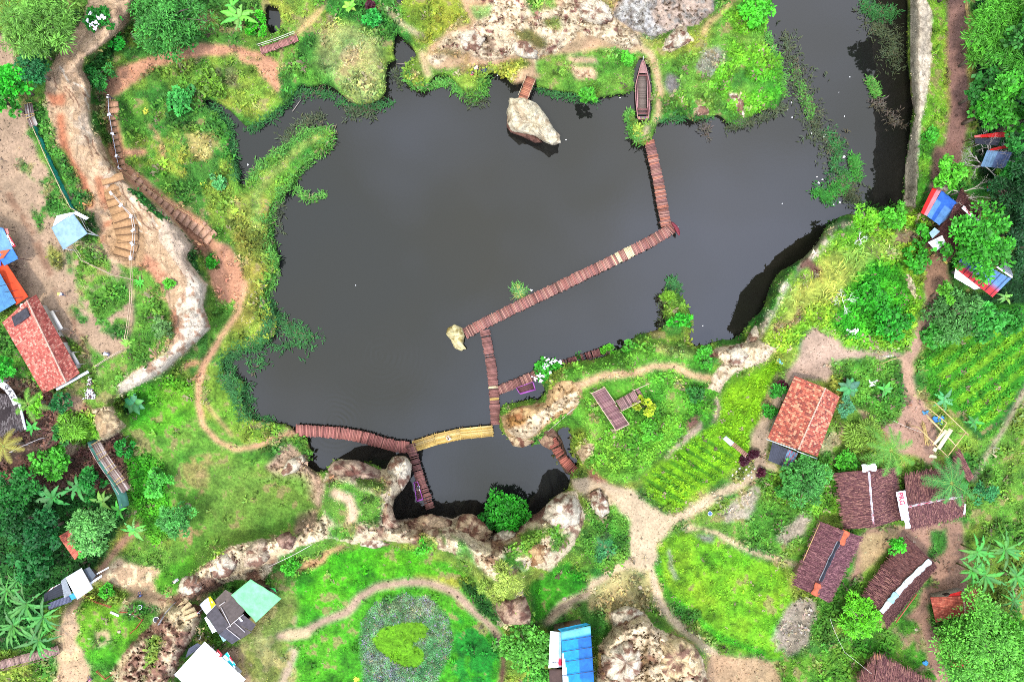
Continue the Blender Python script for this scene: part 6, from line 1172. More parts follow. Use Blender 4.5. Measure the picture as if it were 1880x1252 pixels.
for (c4, lb_) in (('90 572 97 570 116 603 108 606', 'grey folded shop table by the road side of the left tiled house'), ('128 648 134 646 146 668 138 670', 'grey concrete bench by the lower road side of the left tiled house')):
    p = [P(x, y, 8.0) for x, y in P_(c4)]; t_ = thing('bench_table', lb_, 'table', (sum(p, Vector()) / 4).to_tuple()[:2] + (6.5,)); m1 = MB(); m1.slab(*p, .08, A(205, 200, 190)); m1.build('table_top', 'paint', t_)
    for q in p: m1 = MB(); m1.beam((q.x, q.y, 6.2), q - Vector((0, 0, .05)), .04, GW); m1.build('leg', 'wood', t_)
# orange and blue tarp shop
ts = thing('tarp_shop', 'market shop with an orange front and blue ribbed roof on the left plateau', 'shop', P(10, 535, 6.5)); zo = 9.2
tarp(ts, '-40 450 14 487 52 545 30 560', (zo, zo, zo, zo), lambda u, v: jit(A(240, 105, 55), .06), 'orange_tarpaulin'); p = [P(30, 556, 9.3), P(-45, 600, 9.3), P(-45, 500, 9.9), P(-2, 498, 9.9)]
m1 = MB(); cover_corr(m1, p, A(88, 150, 200)); m1.build('blue_roof', 'sheet', ts); poles(ts, '48 546 14 490 28 560 -30 520', 9.1)
for k in range(5): m1 = MB(); a, b = P(-20 + k * 9, 504 + k * 11, 10.1), P(-2 + k * 11, 494 + k * 13, 9.4); m1.beam(a, b, .035, A(60, 60, 80)); m1.build('batten', 'wood', ts)
wallbox(ts, [P(-40, 460, 9), P(12, 492, 9), P(46, 548, 9), P(-30, 580, 9)], 9.0, A(150, 120, 100))
ts2 = thing('tarp_stall', 'stall under a violet blue tarpaulin with a red lettered strip at the left edge', 'stall', P(5, 450, 6.5))
def blu(u, v): return jit(A(150, 175, 235) if u > .72 else A(118, 128, 232), .08) if not (v > .62 and .15 < u < .8 - abs(v - .8)) else jit(A(235, 125, 95), .08)
tarp(ts2, '-50 500 2 488 -5 416 -50 400', (9.6, 9.4, 9.7, 9.9), lambda u, v: jit(A(120, 128, 230), .08)); tarp(ts2, '-4 416 6 419 24 458 -5 470', (9.68, 9.2, 9.2, 9.68), lambda u, v: jit(A(150, 190, 235), .07), 'edge_panel'); tarp(ts2, '-5 470 24 458 34 475 8 488', (9.7, 9.25, 9.0, 9.3), lambda u, v: jit(A(105, 155, 230), .07), 'corner_panel'); tarp(ts2, '-50 470 18 458 6 474 -50 492', (9.95, 9.5, 9.6, 9.9), lambda u, v: jit(A(238, 130, 100), .07), 'orange_fold'); poles(ts2, '4 420 32 474 6 486 -40 420', 9.2)
wallbox(ts2, [P(-50, 490, 9), P(4, 484, 9), P(2, 420, 9), P(-50, 410, 9)], 9.2, A(130, 110, 120), openings=False)
def lettering(txt, parent, p0, dirv, size, col, th=.01, name='lettering', n=None, sp=1.0):
    cu = bpy.data.curves.new('t', 'FONT'); cu.body = txt; cu.size = size; cu.extrude = th; cu.align_x = 'LEFT'; cu.space_character = sp; cu.offset = size * .03
    ob = bpy.data.objects.new('t', cu); COL.objects.link(ob); bpy.context.view_layer.update(); me = bpy.data.meshes.new_from_object(ob.evaluated_get(bpy.context.evaluated_depsgraph_get())); bpy.data.objects.remove(ob)
    X = dirv.normalized(); Z = Vector(n).normalized() if n is not None else Vector((0, 0, 1)); Yv = Z.cross(X).normalized(); mt = Matrix((( X.x, Yv.x, Z.x, p0.x), (X.y, Yv.y, Z.y, p0.y), (X.z, Yv.z, Z.z, p0.z), (0, 0, 0, 1)))
    me.transform(mt); me.transform(Matrix.Translation(-Vector(parent.location))); a = me.attributes.new('Col', 'FLOAT_COLOR', 'POINT')
    for d in a.data: d.color = (*col, 1)
    me.materials.clear(); me.materials.append(M['paint']); return link(name, me, parent)
t_ = thing('sign_board', 'small red sign board with white letters along the edge of the violet tarpaulin stall', 'sign', P(20, 440, 9.0)); p = [P(9, 432, 8.9), P(17, 433, 9.3), P(29, 453, 9.3), P(20, 454, 8.9)]; m1 = MB(); m1.slab(*p, .05, A(215, 35, 60)); m1.build('board', 'paint', t_); q = [P(6, 420, 8.9), P(14, 420, 9.3), P(16, 430, 9.3), P(9, 431, 8.9)]; m1 = MB(); m1.slab(*q, .05, A(225, 130, 125)); m1.build('faded_board', 'paint', t_)
nn_ = (p[1] - p[0]).cross(p[3] - p[0]); nn_ = nn_ if nn_.z > 0 else -nn_; lettering('EOXC', t_, P(12, 433.5, 9.1) + nn_.normalized() * .05, P(24, 453, 9.1) - P(12, 433.5, 9.1), .62, WHITE, n=nn_)
# arched sign + black roof
tb = thing('old_roof_hut', 'hut with a blackened weathered roof at the left edge behind the arched sign', 'hut', P(10, 760, 5)); m1 = MB(); q = [P(-40, 810, 7.4), P(48, 782, 7.4), P(38, 728, 8.2), P(-40, 715, 8.2)]; cover_thatch(m1, q, [A(95, 85, 85), A(75, 66, 66), A(130, 122, 120)], 30); m1.slab(*q, .1, A(60, 52, 52)); m1.build('roof', 'thatch', tb); wallbox(tb, [q[0], q[1], q[2], q[3]], 7.3, A(120, 100, 85))
m1 = MB(); m1.beam(P(47, 788, 7.5), P(36, 742, 8.2), .16, WHITE, 4); m1.build('white_verge', 'paint', tb)
t_ = thing('arched_sign', 'white curved entrance arch with black characters beside the black roof', 'sign', P(22, 715, 8)); m1 = MB(); R_ = [(-8, 696), (2, 704), (12, 712), (20, 722), (26, 733), (30, 742)]
for k in range(5):
    a, b = P(*R_[k], 9.0), P(*R_[k + 1], 9.0); d, s_ = frame(a, b); m1.slab(a - s_ * .45, b - s_ * .45, b + s_ * .45, a + s_ * .45, .08 + k * .004, (.42, .40, .42))
m1.build('arch', 'paint', t_); poles(t_, '-4 700 29 741', 8.95, .08, WB)
for ch, (x, y), (dx, dy) in (('G', (7.5, 710.5), (8, 8)), ('A', (13.5, 718), (6, 9)), ('2', (18.5, 727), (5, 10))): lettering(ch, t_, P(x, y, 9.06), P(x + dx, y + dy, 9.06) - P(x, y, 9.06), .8, (.02, .02, .02), name='character')
# white canopy
t_ = thing('white_canopy', 'white and pale blue sagging canopy on poles at the foot of the carved steps', 'canopy', P(128, 424, 6.5)); tarp(t_, '116 459 94 418 134 392 161 429', (9.4, 9.6, 9.9, 9.5), lambda u, v: jit(A(178, 208, 225), .05), 'canopy_sheet', sag=-.25); tarp(t_, '95 420 104 396 138 389 134 394', (9.5, 9.0, 9.3, 9.95), lambda u, v: WHITE, 'canopy_edge'); tarp(t_, '134 392 140 388 163 400 158 404', (9.8, 9.9, 9.5, 9.4), lambda u, v: WHITE, 'canopy_flap'); poles(t_, '97 419 117 456 136 394 159 428', 9.4, .06, WB)
# thatched buildings
def rstrip(th_, rf_, pts, w, zr_, colf, name='ridge_sheet'): m_ = MB(); strip(m_, pts, w, zr_, colf, wv=.5); on_roof(rf_, th_, m_, name, 'tarp')
GT = 'thatched village houses'
tA, rA, _ = house('thatched_house', 'broad dark thatched hall with narrow white ridge strip under the coconut palm', 'thatched house', ['1552 971 1535 868 1597 862 1604 968', '1656 952 1642 858 1597 862 1604 968'][::1], 5.5, 7.5, 'thatch', TH_, group=GT)
rstrip(tA, rA, '1597 866 1600 905 1602 930 1605 962', .34, 7.65, lambda u, v: jit(A(222, 215, 225), .14) if random.random() > .12 else A(190, 60, 80)); rstrip(tA, rA, '1584 860 1610 858', 1.0, 7.7, lambda u, v: WHITE, 'ridge_end_sheet')
tB, rB, _ = house('thatched_house', 'long dark thatched house with red and white ridge strip under the leaning palm', 'thatched house', ['1660 875 1760 855 1768 912 1667 930', '1772 946 1672 972 1667 930 1768 912'], 5.5, 7.5, 'thatch', TH_, group=GT)
rstrip(tB, rB, '1668 931 1690 926 1720 920 1768 912', .32, 7.65, lambda u, v: jit(A(232, 225, 235), .1) if (u < .3 or u > .7) or random.random() > .55 else A(215, 60, 90)); m1 = MB(); m1.beam(P(1772, 925, 6.6), P(1770, 944, 6.4), .12, WHITE, 4); on_roof(rB, tB, m1, 'white_verge')
tC, rC, qC = house('thatched_house', 'purplish thatched house with a black ridge strip and rusty ridge ends', 'thatched house', ['1459 1074 1508 958 1549 974 1500 1094', '1583 985 1521 1106 1500 1094 1549 974'], 5.3, 7.1, 'thatch', [A(138, 92, 98), A(118, 76, 84), A(158, 112, 112), A(98, 62, 70)], group=GT)
rstrip(tC, rC, '1542 995 1525 1030 1508 1068', .55, 7.28, lambda u, v: jit(A(40, 42, 55), .2) if abs(u - .5) < .42 else A(200, 200, 215)); rstrip(tC, rC, '1556 975 1544 1000', 1.1, 7.2, lambda u, v: jit(A(205, 105, 70), .2), 'rusty_ridge_cap'); rstrip(tC, rC, '1506 1072 1497 1094', 1.1, 7.2, lambda u, v: jit(A(195, 100, 70), .2), 'rusty_ridge_cap')
for a_, b_ in (('1508 960', '1478 1028'),): m1 = MB(); m1.beam(P(*P_(a_)[0], 5.9) + Vector((-.25, 0, 0)), P(*P_(b_)[0], 5.9) + Vector((-.25, 0, 0)), .05, A(220, 180, 120)); on_roof(rC, tC, m1, 'eave_pole', 'wood')
tD, rD, _ = house('thatched_house', 'dark thatched house in two steps with a wide white and pale blue ridge sheet', 'thatched house', ['1583 1100 1665 985 1711 1028 1622 1128', '1720 1040 1628 1153 1622 1128 1711 1028'], 5.3, 7.1, 'thatch', [A(118, 78, 74), A(98, 62, 62), A(140, 96, 88), A(82, 52, 52)], group=GT)
rstrip(tD, rD, '1710 1030 1690 1048 1665 1072 1645 1095 1620 1125', .8, (7.3,)*5, lambda u, v: jit(A(228, 240, 240), .08)); rstrip(tD, rD, '1648 1090 1636 1106', .9, 7.45, lambda u, v: jit(A(170, 215, 225), .08), 'pale_blue_sheet'); m1 = MB(); m1.beam(P(1683, 1090, 6.6), P(1645, 1142, 6.1), .09, A(170, 85, 55)); on_roof(rD, tD, m1, 'rusty_gutter'); m1 = MB(); cover_thatch(m1, [P(1586, 1096, 5.5), P(1624, 1042, 5.5), P(1668, 1078, 7.15), P(1626, 1124, 7.15)], TH_, 20); on_roof(rD, tD, m1, 'upper_thatch_layer', 'thatch')
tE, rE, _ = house('thatched_house', 'dark pointed thatched roof cut off by the bottom edge of the picture', 'thatched house', ['1570 1262 1610 1200 1600 1290 1585 1310', '1612 1202 1725 1262 1700 1320 1600 1290'], 5.9, 7.6, 'thatch', TH_, group=GT, gables=False); 
for k in range(5): m1 = MB(); m1.beam(P(1606 + k * 2.5, 1210, 6.8), P(1605 + k * 3, 1199 + abs(k - 2), 7.1), .03, A(205, 140, 100)); on_roof(rE, tE, m1, 'ridge_stick', 'wood')
tF, rF, _ = house('thatched_lean_to', 'small steep thatched lean to behind the bamboo building frame', 'thatched house', ['1749 858 1762 824 1788 875 1780 885'], 5.2, 6.2, 'thatch', TH_, group=GT)
t_ = thing('printed_banner', 'torn white banner with large red letters hanging between the two big thatched roofs', 'banner', P(1657, 925, 6.5)); p = [P(1655, 955, 7.6), P(1670, 955, 7.6), P(1662, 900, 7.9), P(1645, 903, 7.9)]; m1 = MB(); m1.grid(lambda u, v: slope_pt(p, u, v) + Vector((0, 0, .03 * math.sin(v * 12))), 6, 18, lambda u, v: A(150, 110, 165) if v < .35 and (u + v * 5) % .5 < .2 else (.66, .68, .70), .03); m1.build('banner_sheet', 'tarp', t_); m1 = MB(); strip(m1, '1664 948 1668 970', .7, 7.4, lambda u, v: (.66, .70, .70)); m1.build('torn_tail', 'tarp', t_); lettering('PRG', t_, P(1648.5, 905, 8.02), P(1655.5, 940, 7.85) - P(1648.5, 905, 8.0), 1.0, A(220, 45, 80), n=(0, 0, 1)); poles(t_, '1646 904 1661 902 1656 954', 7.6, .05)
# small tiled house bottom right, and the one in the jungle
tG, rG, _ = house('tiled_house', 'small brick red tiled house half hidden by the big pale tree and the bananas', 'house', ['1718 1142 1708 1096 1768 1094 1772 1128', '1800 1118 1792 1078 1768 1094 1772 1128'][::1], 5.9, 7.2, 'tile', [A(185, 92, 72), A(170, 80, 64), A(200, 110, 88)], A(190, 175, 155)); tarp(rG, '1740 1096 1745 1090 1766 1084 1764 1093', (6.6, 6.6, 6.9, 6.9), lambda u, v: A(215, 40, 70), 'red_sheet', t_=tG)
tH, rH, _ = house('tiled_house', 'second tiled house at the bottom right almost covered by the big pale tree', 'house', ['1745 1225 1735 1165 1800 1160 1805 1225', '1850 1225 1840 1160 1800 1160 1805 1225'][::1], 5.9, 7.0, 'tile', [A(185, 88, 70), A(170, 78, 62)], A(190, 175, 155))
tI, rI, _ = house('tiled_shed', 'little red tiled roof at the left peeping out beneath the pale green tree', 'shed', ['138 1027 108 984 128 972 150 1012', '168 996 145 962 128 972 150 1012'][::1], 5.2, 5.9, 'tile', [A(215, 120, 95), A(200, 100, 80)], A(190, 170, 150)); m1 = MB(); m1.beam(P(146, 1018, 5.3), P(178, 998, 5.3), .12, WHITE, 4); on_roof(rI, tI, m1, 'white_gutter')
# grey sheet hut (left bottom)
tJ = thing('sheet_metal_hut', 'hut with white, grey and black metal sheets and a striped blue grey skirt, bottom left', 'hut', P(128, 1082, 3)); z = 6.4
for c4, cc2, nm in (('171 1080 150 1042 120 1060 142 1100', A(228, 232, 236), 'white_roof_sheet'), ('132 1090 120 1060 112 1066 118 1097', A(165, 172, 180), 'grey_roof_sheet'), ('117 1092 113 1070 81 1090 80 1105', A(42, 46, 58), 'black_roof_sheet')):
    p = [P(x, y, z) for x, y in P_(c4)]; m1 = MB(); cover_corr(m1, p, cc2, .3); m1.build(nm, 'sheet', tJ)
for c4, cf, nm in (('90 1119 86 1108 126 1092 132 1104', lambda u, v: A(78, 82, 105) if int(v * 16 + u * 3) % 2 else A(120, 122, 145), 'striped_skirt'), ('130 1102 125 1093 134 1088 143 1096', lambda u, v: A(110, 195, 235), 'blue_panel'), ('141 1096 134 1088 166 1068 171 1080', lambda u, v: A(235, 238, 240), 'white_skirt'), ('153 1045 164 1040 176 1056 166 1068', lambda u, v: jit(A(110, 118, 128), .1), 'dark_grey_sheet'), ('83 1090 92 1080 112 1070 112 1074', lambda u, v: WHITE if int(v * 9) % 3 else A(150, 45, 50), 'red_white_edge')):
    tarp(tJ, c4, (z - .3, z - .25, z - .2, z - .25) if 'dark' not in nm else (z - .4,) * 4, cf, nm, sag=.03, wr=.02)
for a_, b_ in (('164 1070', '187 1056'), ('162 1074', '186 1058'), ('178 1053', '200 1041')): m1 = MB(); m1.beam(P(*P_(a_)[0], 5.6), P(*P_(b_)[0], 5.2), .12, WHITE, 4); m1.build('white_beam', 'paint', tJ)
wallbox(tJ, [P(84, 1106, 6), P(168, 1080, 6), P(150, 1046, 6), P(84, 1092, 6)], 6.1, A(150, 135, 125))
# black sheets + green tarp shelter
tK = thing('tarp_shelter', 'shelter with dark grey roof panels, yellow corner sheet and bright green tarpaulin', 'hut', P(440, 1122, 3)); z = 6.2
for c4, cc2, nm in (('424 1152 403 1116 432 1090 452 1117', A(100, 88, 84), 'dark_roof_panel'), ('401 1163 379 1128 396 1110 424 1152', A(88, 82, 88), 'dark_roof_panel'), ('404 1118 388 1108 414 1082 432 1092', A(112, 98, 90), 'brown_roof_panel'), ('441 1173 417 1153 433 1142 462 1160', A(98, 88, 90), 'dark_roof_panel'), ('462 1158 431 1142 446 1127 470 1146', A(92, 84, 90), 'dark_roof_panel'), ('426 1182 402 1164 416 1153 440 1173', A(86, 84, 96), 'dark_roof_panel')):
    p = [P(x, y, z + random.uniform(-.05, .1)) for x, y in P_(c4)]; m1 = MB(); cover_corr(m1, p, cc2, .5, .05); m1.build(nm, 'sheet', tK)
tarp(tK, '470 1142 424 1092 460 1063 517 1098', (6.2, 6.7, 6.5, 6.2), lambda u, v: jit(A(165, 250, 185), .05), 'green_tarpaulin', n=22, wr=.12); tarp(tK, '494 1078 498 1080 508 1088 505 1080', (6.0, 6.0, 6.0, 6.0), lambda u, v: A(60, 200, 110), 'green_corner'); tarp(tK, '379 1128 366 1110 382 1096 396 1110', (6.35, 6.1, 6.2, 6.4), lambda u, v: (.66, .68, .72), 'white_sheet'); tarp(tK, '388 1118 382 1096 386 1094 396 1109', (6.5, 6.3, 6.3, 6.5), lambda u, v: A(250, 235, 40), 'yellow_sheet'); tarp(tK, '390 1162 375 1134 379 1131 398 1158', (6.0, 6.0, 6.2, 6.2), lambda u, v: WHITE, 'white_sheet'); tarp(tK, '410 1178 402 1164 404 1162 416 1174', (5.9, 6.0, 6.2, 6.0), lambda u, v: A(200, 240, 250), 'white_sheet')
for a_, b_ in (('416 1153', '441 1173'), ('416 1153', '447 1127'), ('405 1113', '424 1150'), ('430 1142', '450 1160')): m1 = MB(); m1.beam(P(*P_(a_)[0], z + .18), P(*P_(b_)[0], z + .18), .05, A(225, 215, 215)); m1.build('batten', 'paint', tK)
m1 = MB(); m1.beam(P(402, 1112, z + .25), P(413, 1104, z + .25), .1, A(190, 180, 175), 4); m1.build('ridge_patch', 'paint', tK); m1 = MB(); m1.slab(P(437, 1134, z + .2), P(440, 1132, z + .2), P(446, 1139, z + .2), P(443, 1141, z + .2), .04, WHITE); m1.build('white_patch', 'paint', tK)
wallbox(tK, [P(428, 1178, 6), P(510, 1100, 6), P(460, 1068, 6), P(372, 1116, 6)], 5.9, A(150, 125, 105))
# white roofed hall (bottom) with awning and sign
tL = thing('white_roofed_hall', 'large bright white sheet roof at the bottom left with faint lengthwise seams', 'hall', P(385, 1225, 3)); z = 5.0; q = [P(320, 1238, z), P(376, 1177, z), P(451, 1246, z), P(400, 1312, z)]
m1 = MB(); cover_corr(m1, [q[0], q[3], q[2], q[1]], lambda u, v: (.72, .74, .76), .9, .03); m1.build('roof', 'sheet', tL)
for k in range(4): m1 = MB(); a = q[0].lerp(q[1], .0).lerp(q[3].lerp(q[2], .0), (k + 1) / 5); b = q[1].lerp(q[2], (k + 1) / 5); m1.beam(a + Vector((0, 0, .08)), b + Vector((0, 0, .08)), .03, (.45, .45, .48)); m1.build('seam', 'paint', tL)
wallbox(tL, q, z - .15, A(200, 195, 190)); tarp(tL, '340 1208 346 1190 362 1180 372 1184', (4.4, 4.3, 4.6, 4.8), lambda u, v: jit(A(105, 110, 128), .12), 'grey_side_tarpaulin')
t_ = thing('printed_awning', 'cyan and white printed awning on poles beside the white roofed hall', 'awning', P(418, 1212, 3)); tarp(t_, '405 1209 417 1196 433 1220 430 1231', (5.0, 4.9, 4.6, 4.8), lambda u, v: (A(95, 235, 245) if math.sin(u * 9 + 1) * math.sin(v * 8) > -.05 else (.68, .70, .72)) if not (u > .72 and .3 < v < .7) else A(205, 60, 90)); poles(t_, '418 1197 432 1221 407 1209', 4.7)
t_ = thing('sign_board', 'small red and white sign board fixed beside the cyan awning', 'sign', P(402, 1197, 4)); m1 = MB(); m1.slab(P(396, 1196, 5.2), P(400, 1191, 5.4), P(409, 1202, 5.4), P(404, 1207, 5.2), .05, A(190, 30, 50)); m1.build('board', 'paint', t_); m1 = MB(); m1.slab(P(397, 1199, 5.32), P(399, 1197, 5.46), P(404, 1202, 5.46), P(401, 1204, 5.32), .03, WHITE); m1.build('white_panel', 'paint', t_); poles(t_, '397 1196 408 1203', 5.6)
# blue tarp house at the bottom
tM = thing('blue_tarp_house', 'house with a bright blue patched tarpaulin roof and white printed side sheet', 'house', P(1050, 1205, 4)); z = 7.4
def bl(u, v):
    if u < .10 + .07 * math.sin(v * 5.5) and v < .72: return (.66, .72, .76)
    if v > .90: return A(150, 225, 245)
    if u > .55 and v > .35 and v < .86: return jit(A(20, 130, 205), .05)
    return jit(A(35, 175, 232), .06) if u < .6 else jit(A(30, 150, 222), .06)
tarp(tM, '1035 1300 1094 1300 1084 1148 1030 1160', (z, z, z - .1, z - .1), bl, 'blue_tarpaulin', n=26, wr=.07); tarp(tM, '1030 1160 1084 1146 1076 1143 1024 1154', (z - .1, z - .1, z - .5, z - .5), lambda u, v: jit(A(55, 165, 205), .08), 'front_flap')
tarp(tM, '1007 1226 1031 1224 1030 1160 1010 1158', (z - .5, z - .2, z - .2, z - .6), lambda u, v: A(235, 60, 100) if (u > .75 and .05 < v < .25) else ((.70, .72, .74) if u < .75 else A(190, 225, 235)), 'white_side_sheet'); tarp(tM, '1010 1300 1033 1300 1032 1228 1008 1228', (z - .6, z - .4, z - .4, z - .6), lambda u, v: jit(A(92, 72, 66), .1), 'brown_roof', wr=.01)
for y in (1176, 1196, 1215, 1240): m1 = MB(); m1.beam(P(1032, y, z + .06), P(1086 + (y - 1150) * .08, y - 9, z + .08), .04, A(70, 80, 120)); m1.build('batten', 'wood', tM)
m1 = MB(); m1.slab(P(1013, 1219, z - .3), P(1025, 1219, z - .18), P(1025, 1215, z - .18), P(1013, 1215, z - .3), .03, A(90, 90, 100)); m1.build('printed_panel', 'paint', tM); lettering('MOSS', tM, P(1014, 1218.6, z - .2), Vector((1, 0, 0)), .32, WHITE)
wallbox(tM, [P(1012, 1290, 7), P(1088, 1290, 7), P(1080, 1152, 7), P(1012, 1162, 7)], z - .9, A(160, 145, 130))
# red/blue tarp hut (east) + dark thatch + striped roof
z = 9.0; tN = thing('tarp_roof_hut', 'hut with a red, pink and blue tarpaulin roof at the end of the dirt road', 'hut', P(1728, 380, 5.5)); tarp(tN, '1690 391 1702 397 1728 350 1712 345', (z - .3, z, z, z - .3), lambda u, v: jit(A(232, 50, 70) if u < .55 else A(240, 165, 175), .06), 'red_tarpaulin'); tarp(tN, '1702 397 1725 414 1757 372 1729 350', (z, z - .2, z - .2, z), lambda u, v: jit(A(85, 125, 215) if (v > .65 or (.35 < u < .6)) else A(130, 175, 235), .08), 'blue_tarpaulin', n=20); tarp(tN, '1725 413 1745 398 1768 382 1757 372', (z - .25, z - .5, z - .5, z - .25), lambda u, v: A(160, 190, 235) if u < .7 else A(225, 50, 80), 'light_blue_fold'); poles(tN, '1692 391 1724 412 1755 374 1714 348', z - .4)
wallbox(tN, [P(1694, 390, 8), P(1724, 410, 8), P(1754, 374, 8), P(1714, 350, 8)], z - .6, A(140, 115, 100))
tO = thing('dark_thatched_hut', 'dark brown thatched hut with white scraps south of the red and blue tarp hut', 'hut', P(1740, 430, 5.5))
qs = [[P(1700, 448, 8.0), P(1745, 478, 8.0), P(1778, 420, 9.2), P(1745, 395, 9.2)], [P(1800, 405, 8.2), P(1765, 345, 8.2), P(1745, 395, 9.2), P(1778, 420, 9.2)]]
for q in qs: m1 = MB(); m1.slab(*q, .1, TH_[1]); cover_thatch(m1, q, [A(95, 60, 55), A(78, 48, 46), A(112, 74, 66)], 24); m1.build('roof', 'thatch', tO)
tarp(tO, '1718 462 1704 445 1730 432 1737 447', (8.9, 8.8, 9.1, 9.1), lambda u, v: (.70, .72, .72), 'white_sheet'); tarp(tO, '1712 438 1706 428 1716 418 1726 425', (8.9, 8.8, 9.0, 9.0), lambda u, v: A(205, 235, 250), 'pale_blue_sheet'); m1 = MB(); strip(m1, '1768 380 1784 396 1800 408', .45, 9.4, lambda u, v: WHITE if random.random() > .3 else A(200, 60, 80)); m1.build('ridge_sheet', 'tarp', tO); wallbox(tO, [P(1704, 448, 8), P(1745, 474, 8), P(1798, 404, 8), P(1766, 352, 8)], 7.8, A(120, 90, 75))
t_ = thing('yellow_cart', 'small yellow framed cart at the corner between the dark thatched hut and the striped roof', 'cart', P(1739, 478, 5.6)); c0 = P(1739, 478, 6.6); m1 = MB(); m1.box(c0 - Vector((0, 0, .05)), 1.0, .6, .08, A(215, 195, 90), .9); m1.build('tray', 'paint', t_)
for s1, s2 in ((1, 1), (1, -1), (-1, 1), (-1, -1)): m1 = MB(); d = Vector((.38 * s1, .25 * s2, 0)); m1.beam(c0 + d + Vector((0, 0, .25)), c0 + d - Vector((0, 0, 1.0)), .035, A(220, 200, 80)); m1.build('leg', 'paint', t_)
tP = thing('striped_roof_house', 'house with white, red and light blue striped sheet roof crossed by dark battens', 'house', P(1803, 500, 5.5)); z = 8.6; q = [P(1748, 505, z - .6), P(1820, 546, z - .6), P(1857, 512, z), P(1775, 466, z)]
m1 = MB(); q = [P(1752, 492, z), P(1822, 546, z), P(1856, 512, z), P(1772, 465, z)]; cover_corr(m1, q, lambda u, v: A(232, 62, 68) if v < .38 else A(112, 160, 220), .3, .06); m1.build('roof', 'sheet', tP); tarp(tP, '1752 510 1790 532 1800 528 1754 492', (z - .4, z - .4, z - .1, z - .1), lambda u, v: (.70, .72, .74), 'white_sheet'); m1 = MB(); cover_corr(m1, [P(1834, 488, z - .3), P(1856, 512, z - .3), P(1860, 505, z - .4), P(1848, 478, z - .4)], A(150, 155, 165)); m1.build('grey_side_roof', 'sheet', tP)
for k in range(7): m1 = MB(); a = q[0].lerp(q[1], (k + .5) / 7); b = q[3].lerp(q[2], (k + .5) / 7); m1.beam(a + Vector((0, 0, .1)), b + Vector((0, 0, .1)), .035, A(45, 45, 70)); m1.build('batten', 'wood', tP)
m1 = MB(); m1.beam(q[2] + Vector((.1, .2, .1)), P(1830, 490, z + .1), .12, WHITE, 4); m1.build('white_verge', 'paint', tP); wallbox(tP, q, z - .2, A(170, 160, 155))
t_ = thing('red_awning', 'long red cloth awning over a dark sheet among the trees at the right', 'awning', P(1822, 256, 5.5)); tarp(t_, '1789 253 1789 249 1853 241 1855 252', (9, 9.1, 9.2, 9), lambda u, v: jit(A(235, 30, 45), .06) if v > .15 else A(240, 140, 140)); tarp(t_, '1790 264 1790 254 1838 254 1832 268', (8.4, 8.8, 8.8, 8.4), lambda u, v: jit(A(58, 60, 75), .2), 'dark_sheet'); poles(t_, '1790 252 1854 247 1792 264 1832 266', 8.3)
t_ = thing('blue_sheet_hut', 'hut with faded blue and grey roof sheets under the twiggy tree at the right', 'hut', P(1828, 296, 5.5)); q = [P(1800, 306, 8.6), P(1845, 310, 8.6), P(1858, 280, 8.9), P(1812, 276, 8.9)]; m1 = MB(); cover_corr(m1, q, lambda u, v: A(125, 165, 205) if u < .45 else A(90, 110, 155), .3, .15); m1.build('roof', 'sheet', t_); tarp(t_, '1812 279 1820 273 1846 267 1850 272', (8.9, 8.9, 9, 9), lambda u, v: A(205, 45, 55), 'red_edge'); tarp(t_, '1812 352 1812 342 1822 336 1828 348', (7, 7, 7, 7), lambda u, v: A(60, 90, 140) if u < .6 else A(215, 55, 70), 'blue_red_scrap'); wallbox(t_, q, 8.4, A(140, 120, 110))
# ================================================================ BUILDING FRAME, SLIDE BENCH, STEPS, FENCES
t_ = thing('bamboo_building_frame', 'unfinished bamboo house frame with pale boards laid across, at the end of the earth yard', 'building frame', P(1735, 805, 3.4)); z = 6.0
for s_ in ('1716 738 1778 798', '1685 784 1742 840', '1702 765 1755 818', '1700 760 1750 812', '1773 794 1741 836', '1738 776 1712 818', '1700 746 1738 776'):
    a, b = P_(s_); m1 = MB(); m1.beam(P(*a, z), P(*b, z), .07, jit(A(225, 195, 140), .15), 7); m1.build('bamboo_pole', 'wood', t_)
for c4 in ('1713 814 1717 817 1740 791 1735 788', '1720 822 1726 826 1750 790 1743 786', '1712 826 1718 830 1722 823 1716 820', '1705 840 1720 841 1719 836 1708 834'):
    m1 = MB(); m1.slab(*[P(x, y, z + .12) for x, y in P_(c4)], .07, jit(A(238, 228, 185), .05)); m1.build('board', 'wood', t_)
poles(t_, '1716 738 1778 798 1685 784 1742 840', z + .2, .06, A(200, 170, 120))
t_ = thing('bamboo_pole_pile', 'pile of cut yellow bamboo poles lying beside the building frame', 'bamboo pile', G(1700, 795, 0)); m1 = MB()
for k in range(13): a = G(1694 + random.uniform(-4, 5), 776 + random.uniform(-4, 4), .12 + .05 * (k % 3)); b = G(1703 + random.uniform(-4, 6), 816 + random.uniform(-5, 4), .12 + .05 * (k % 3)); m1.beam(a, b, .05, jit(A(215, 185, 120), .2), 6)
m1.build('poles', 'wood', t_)
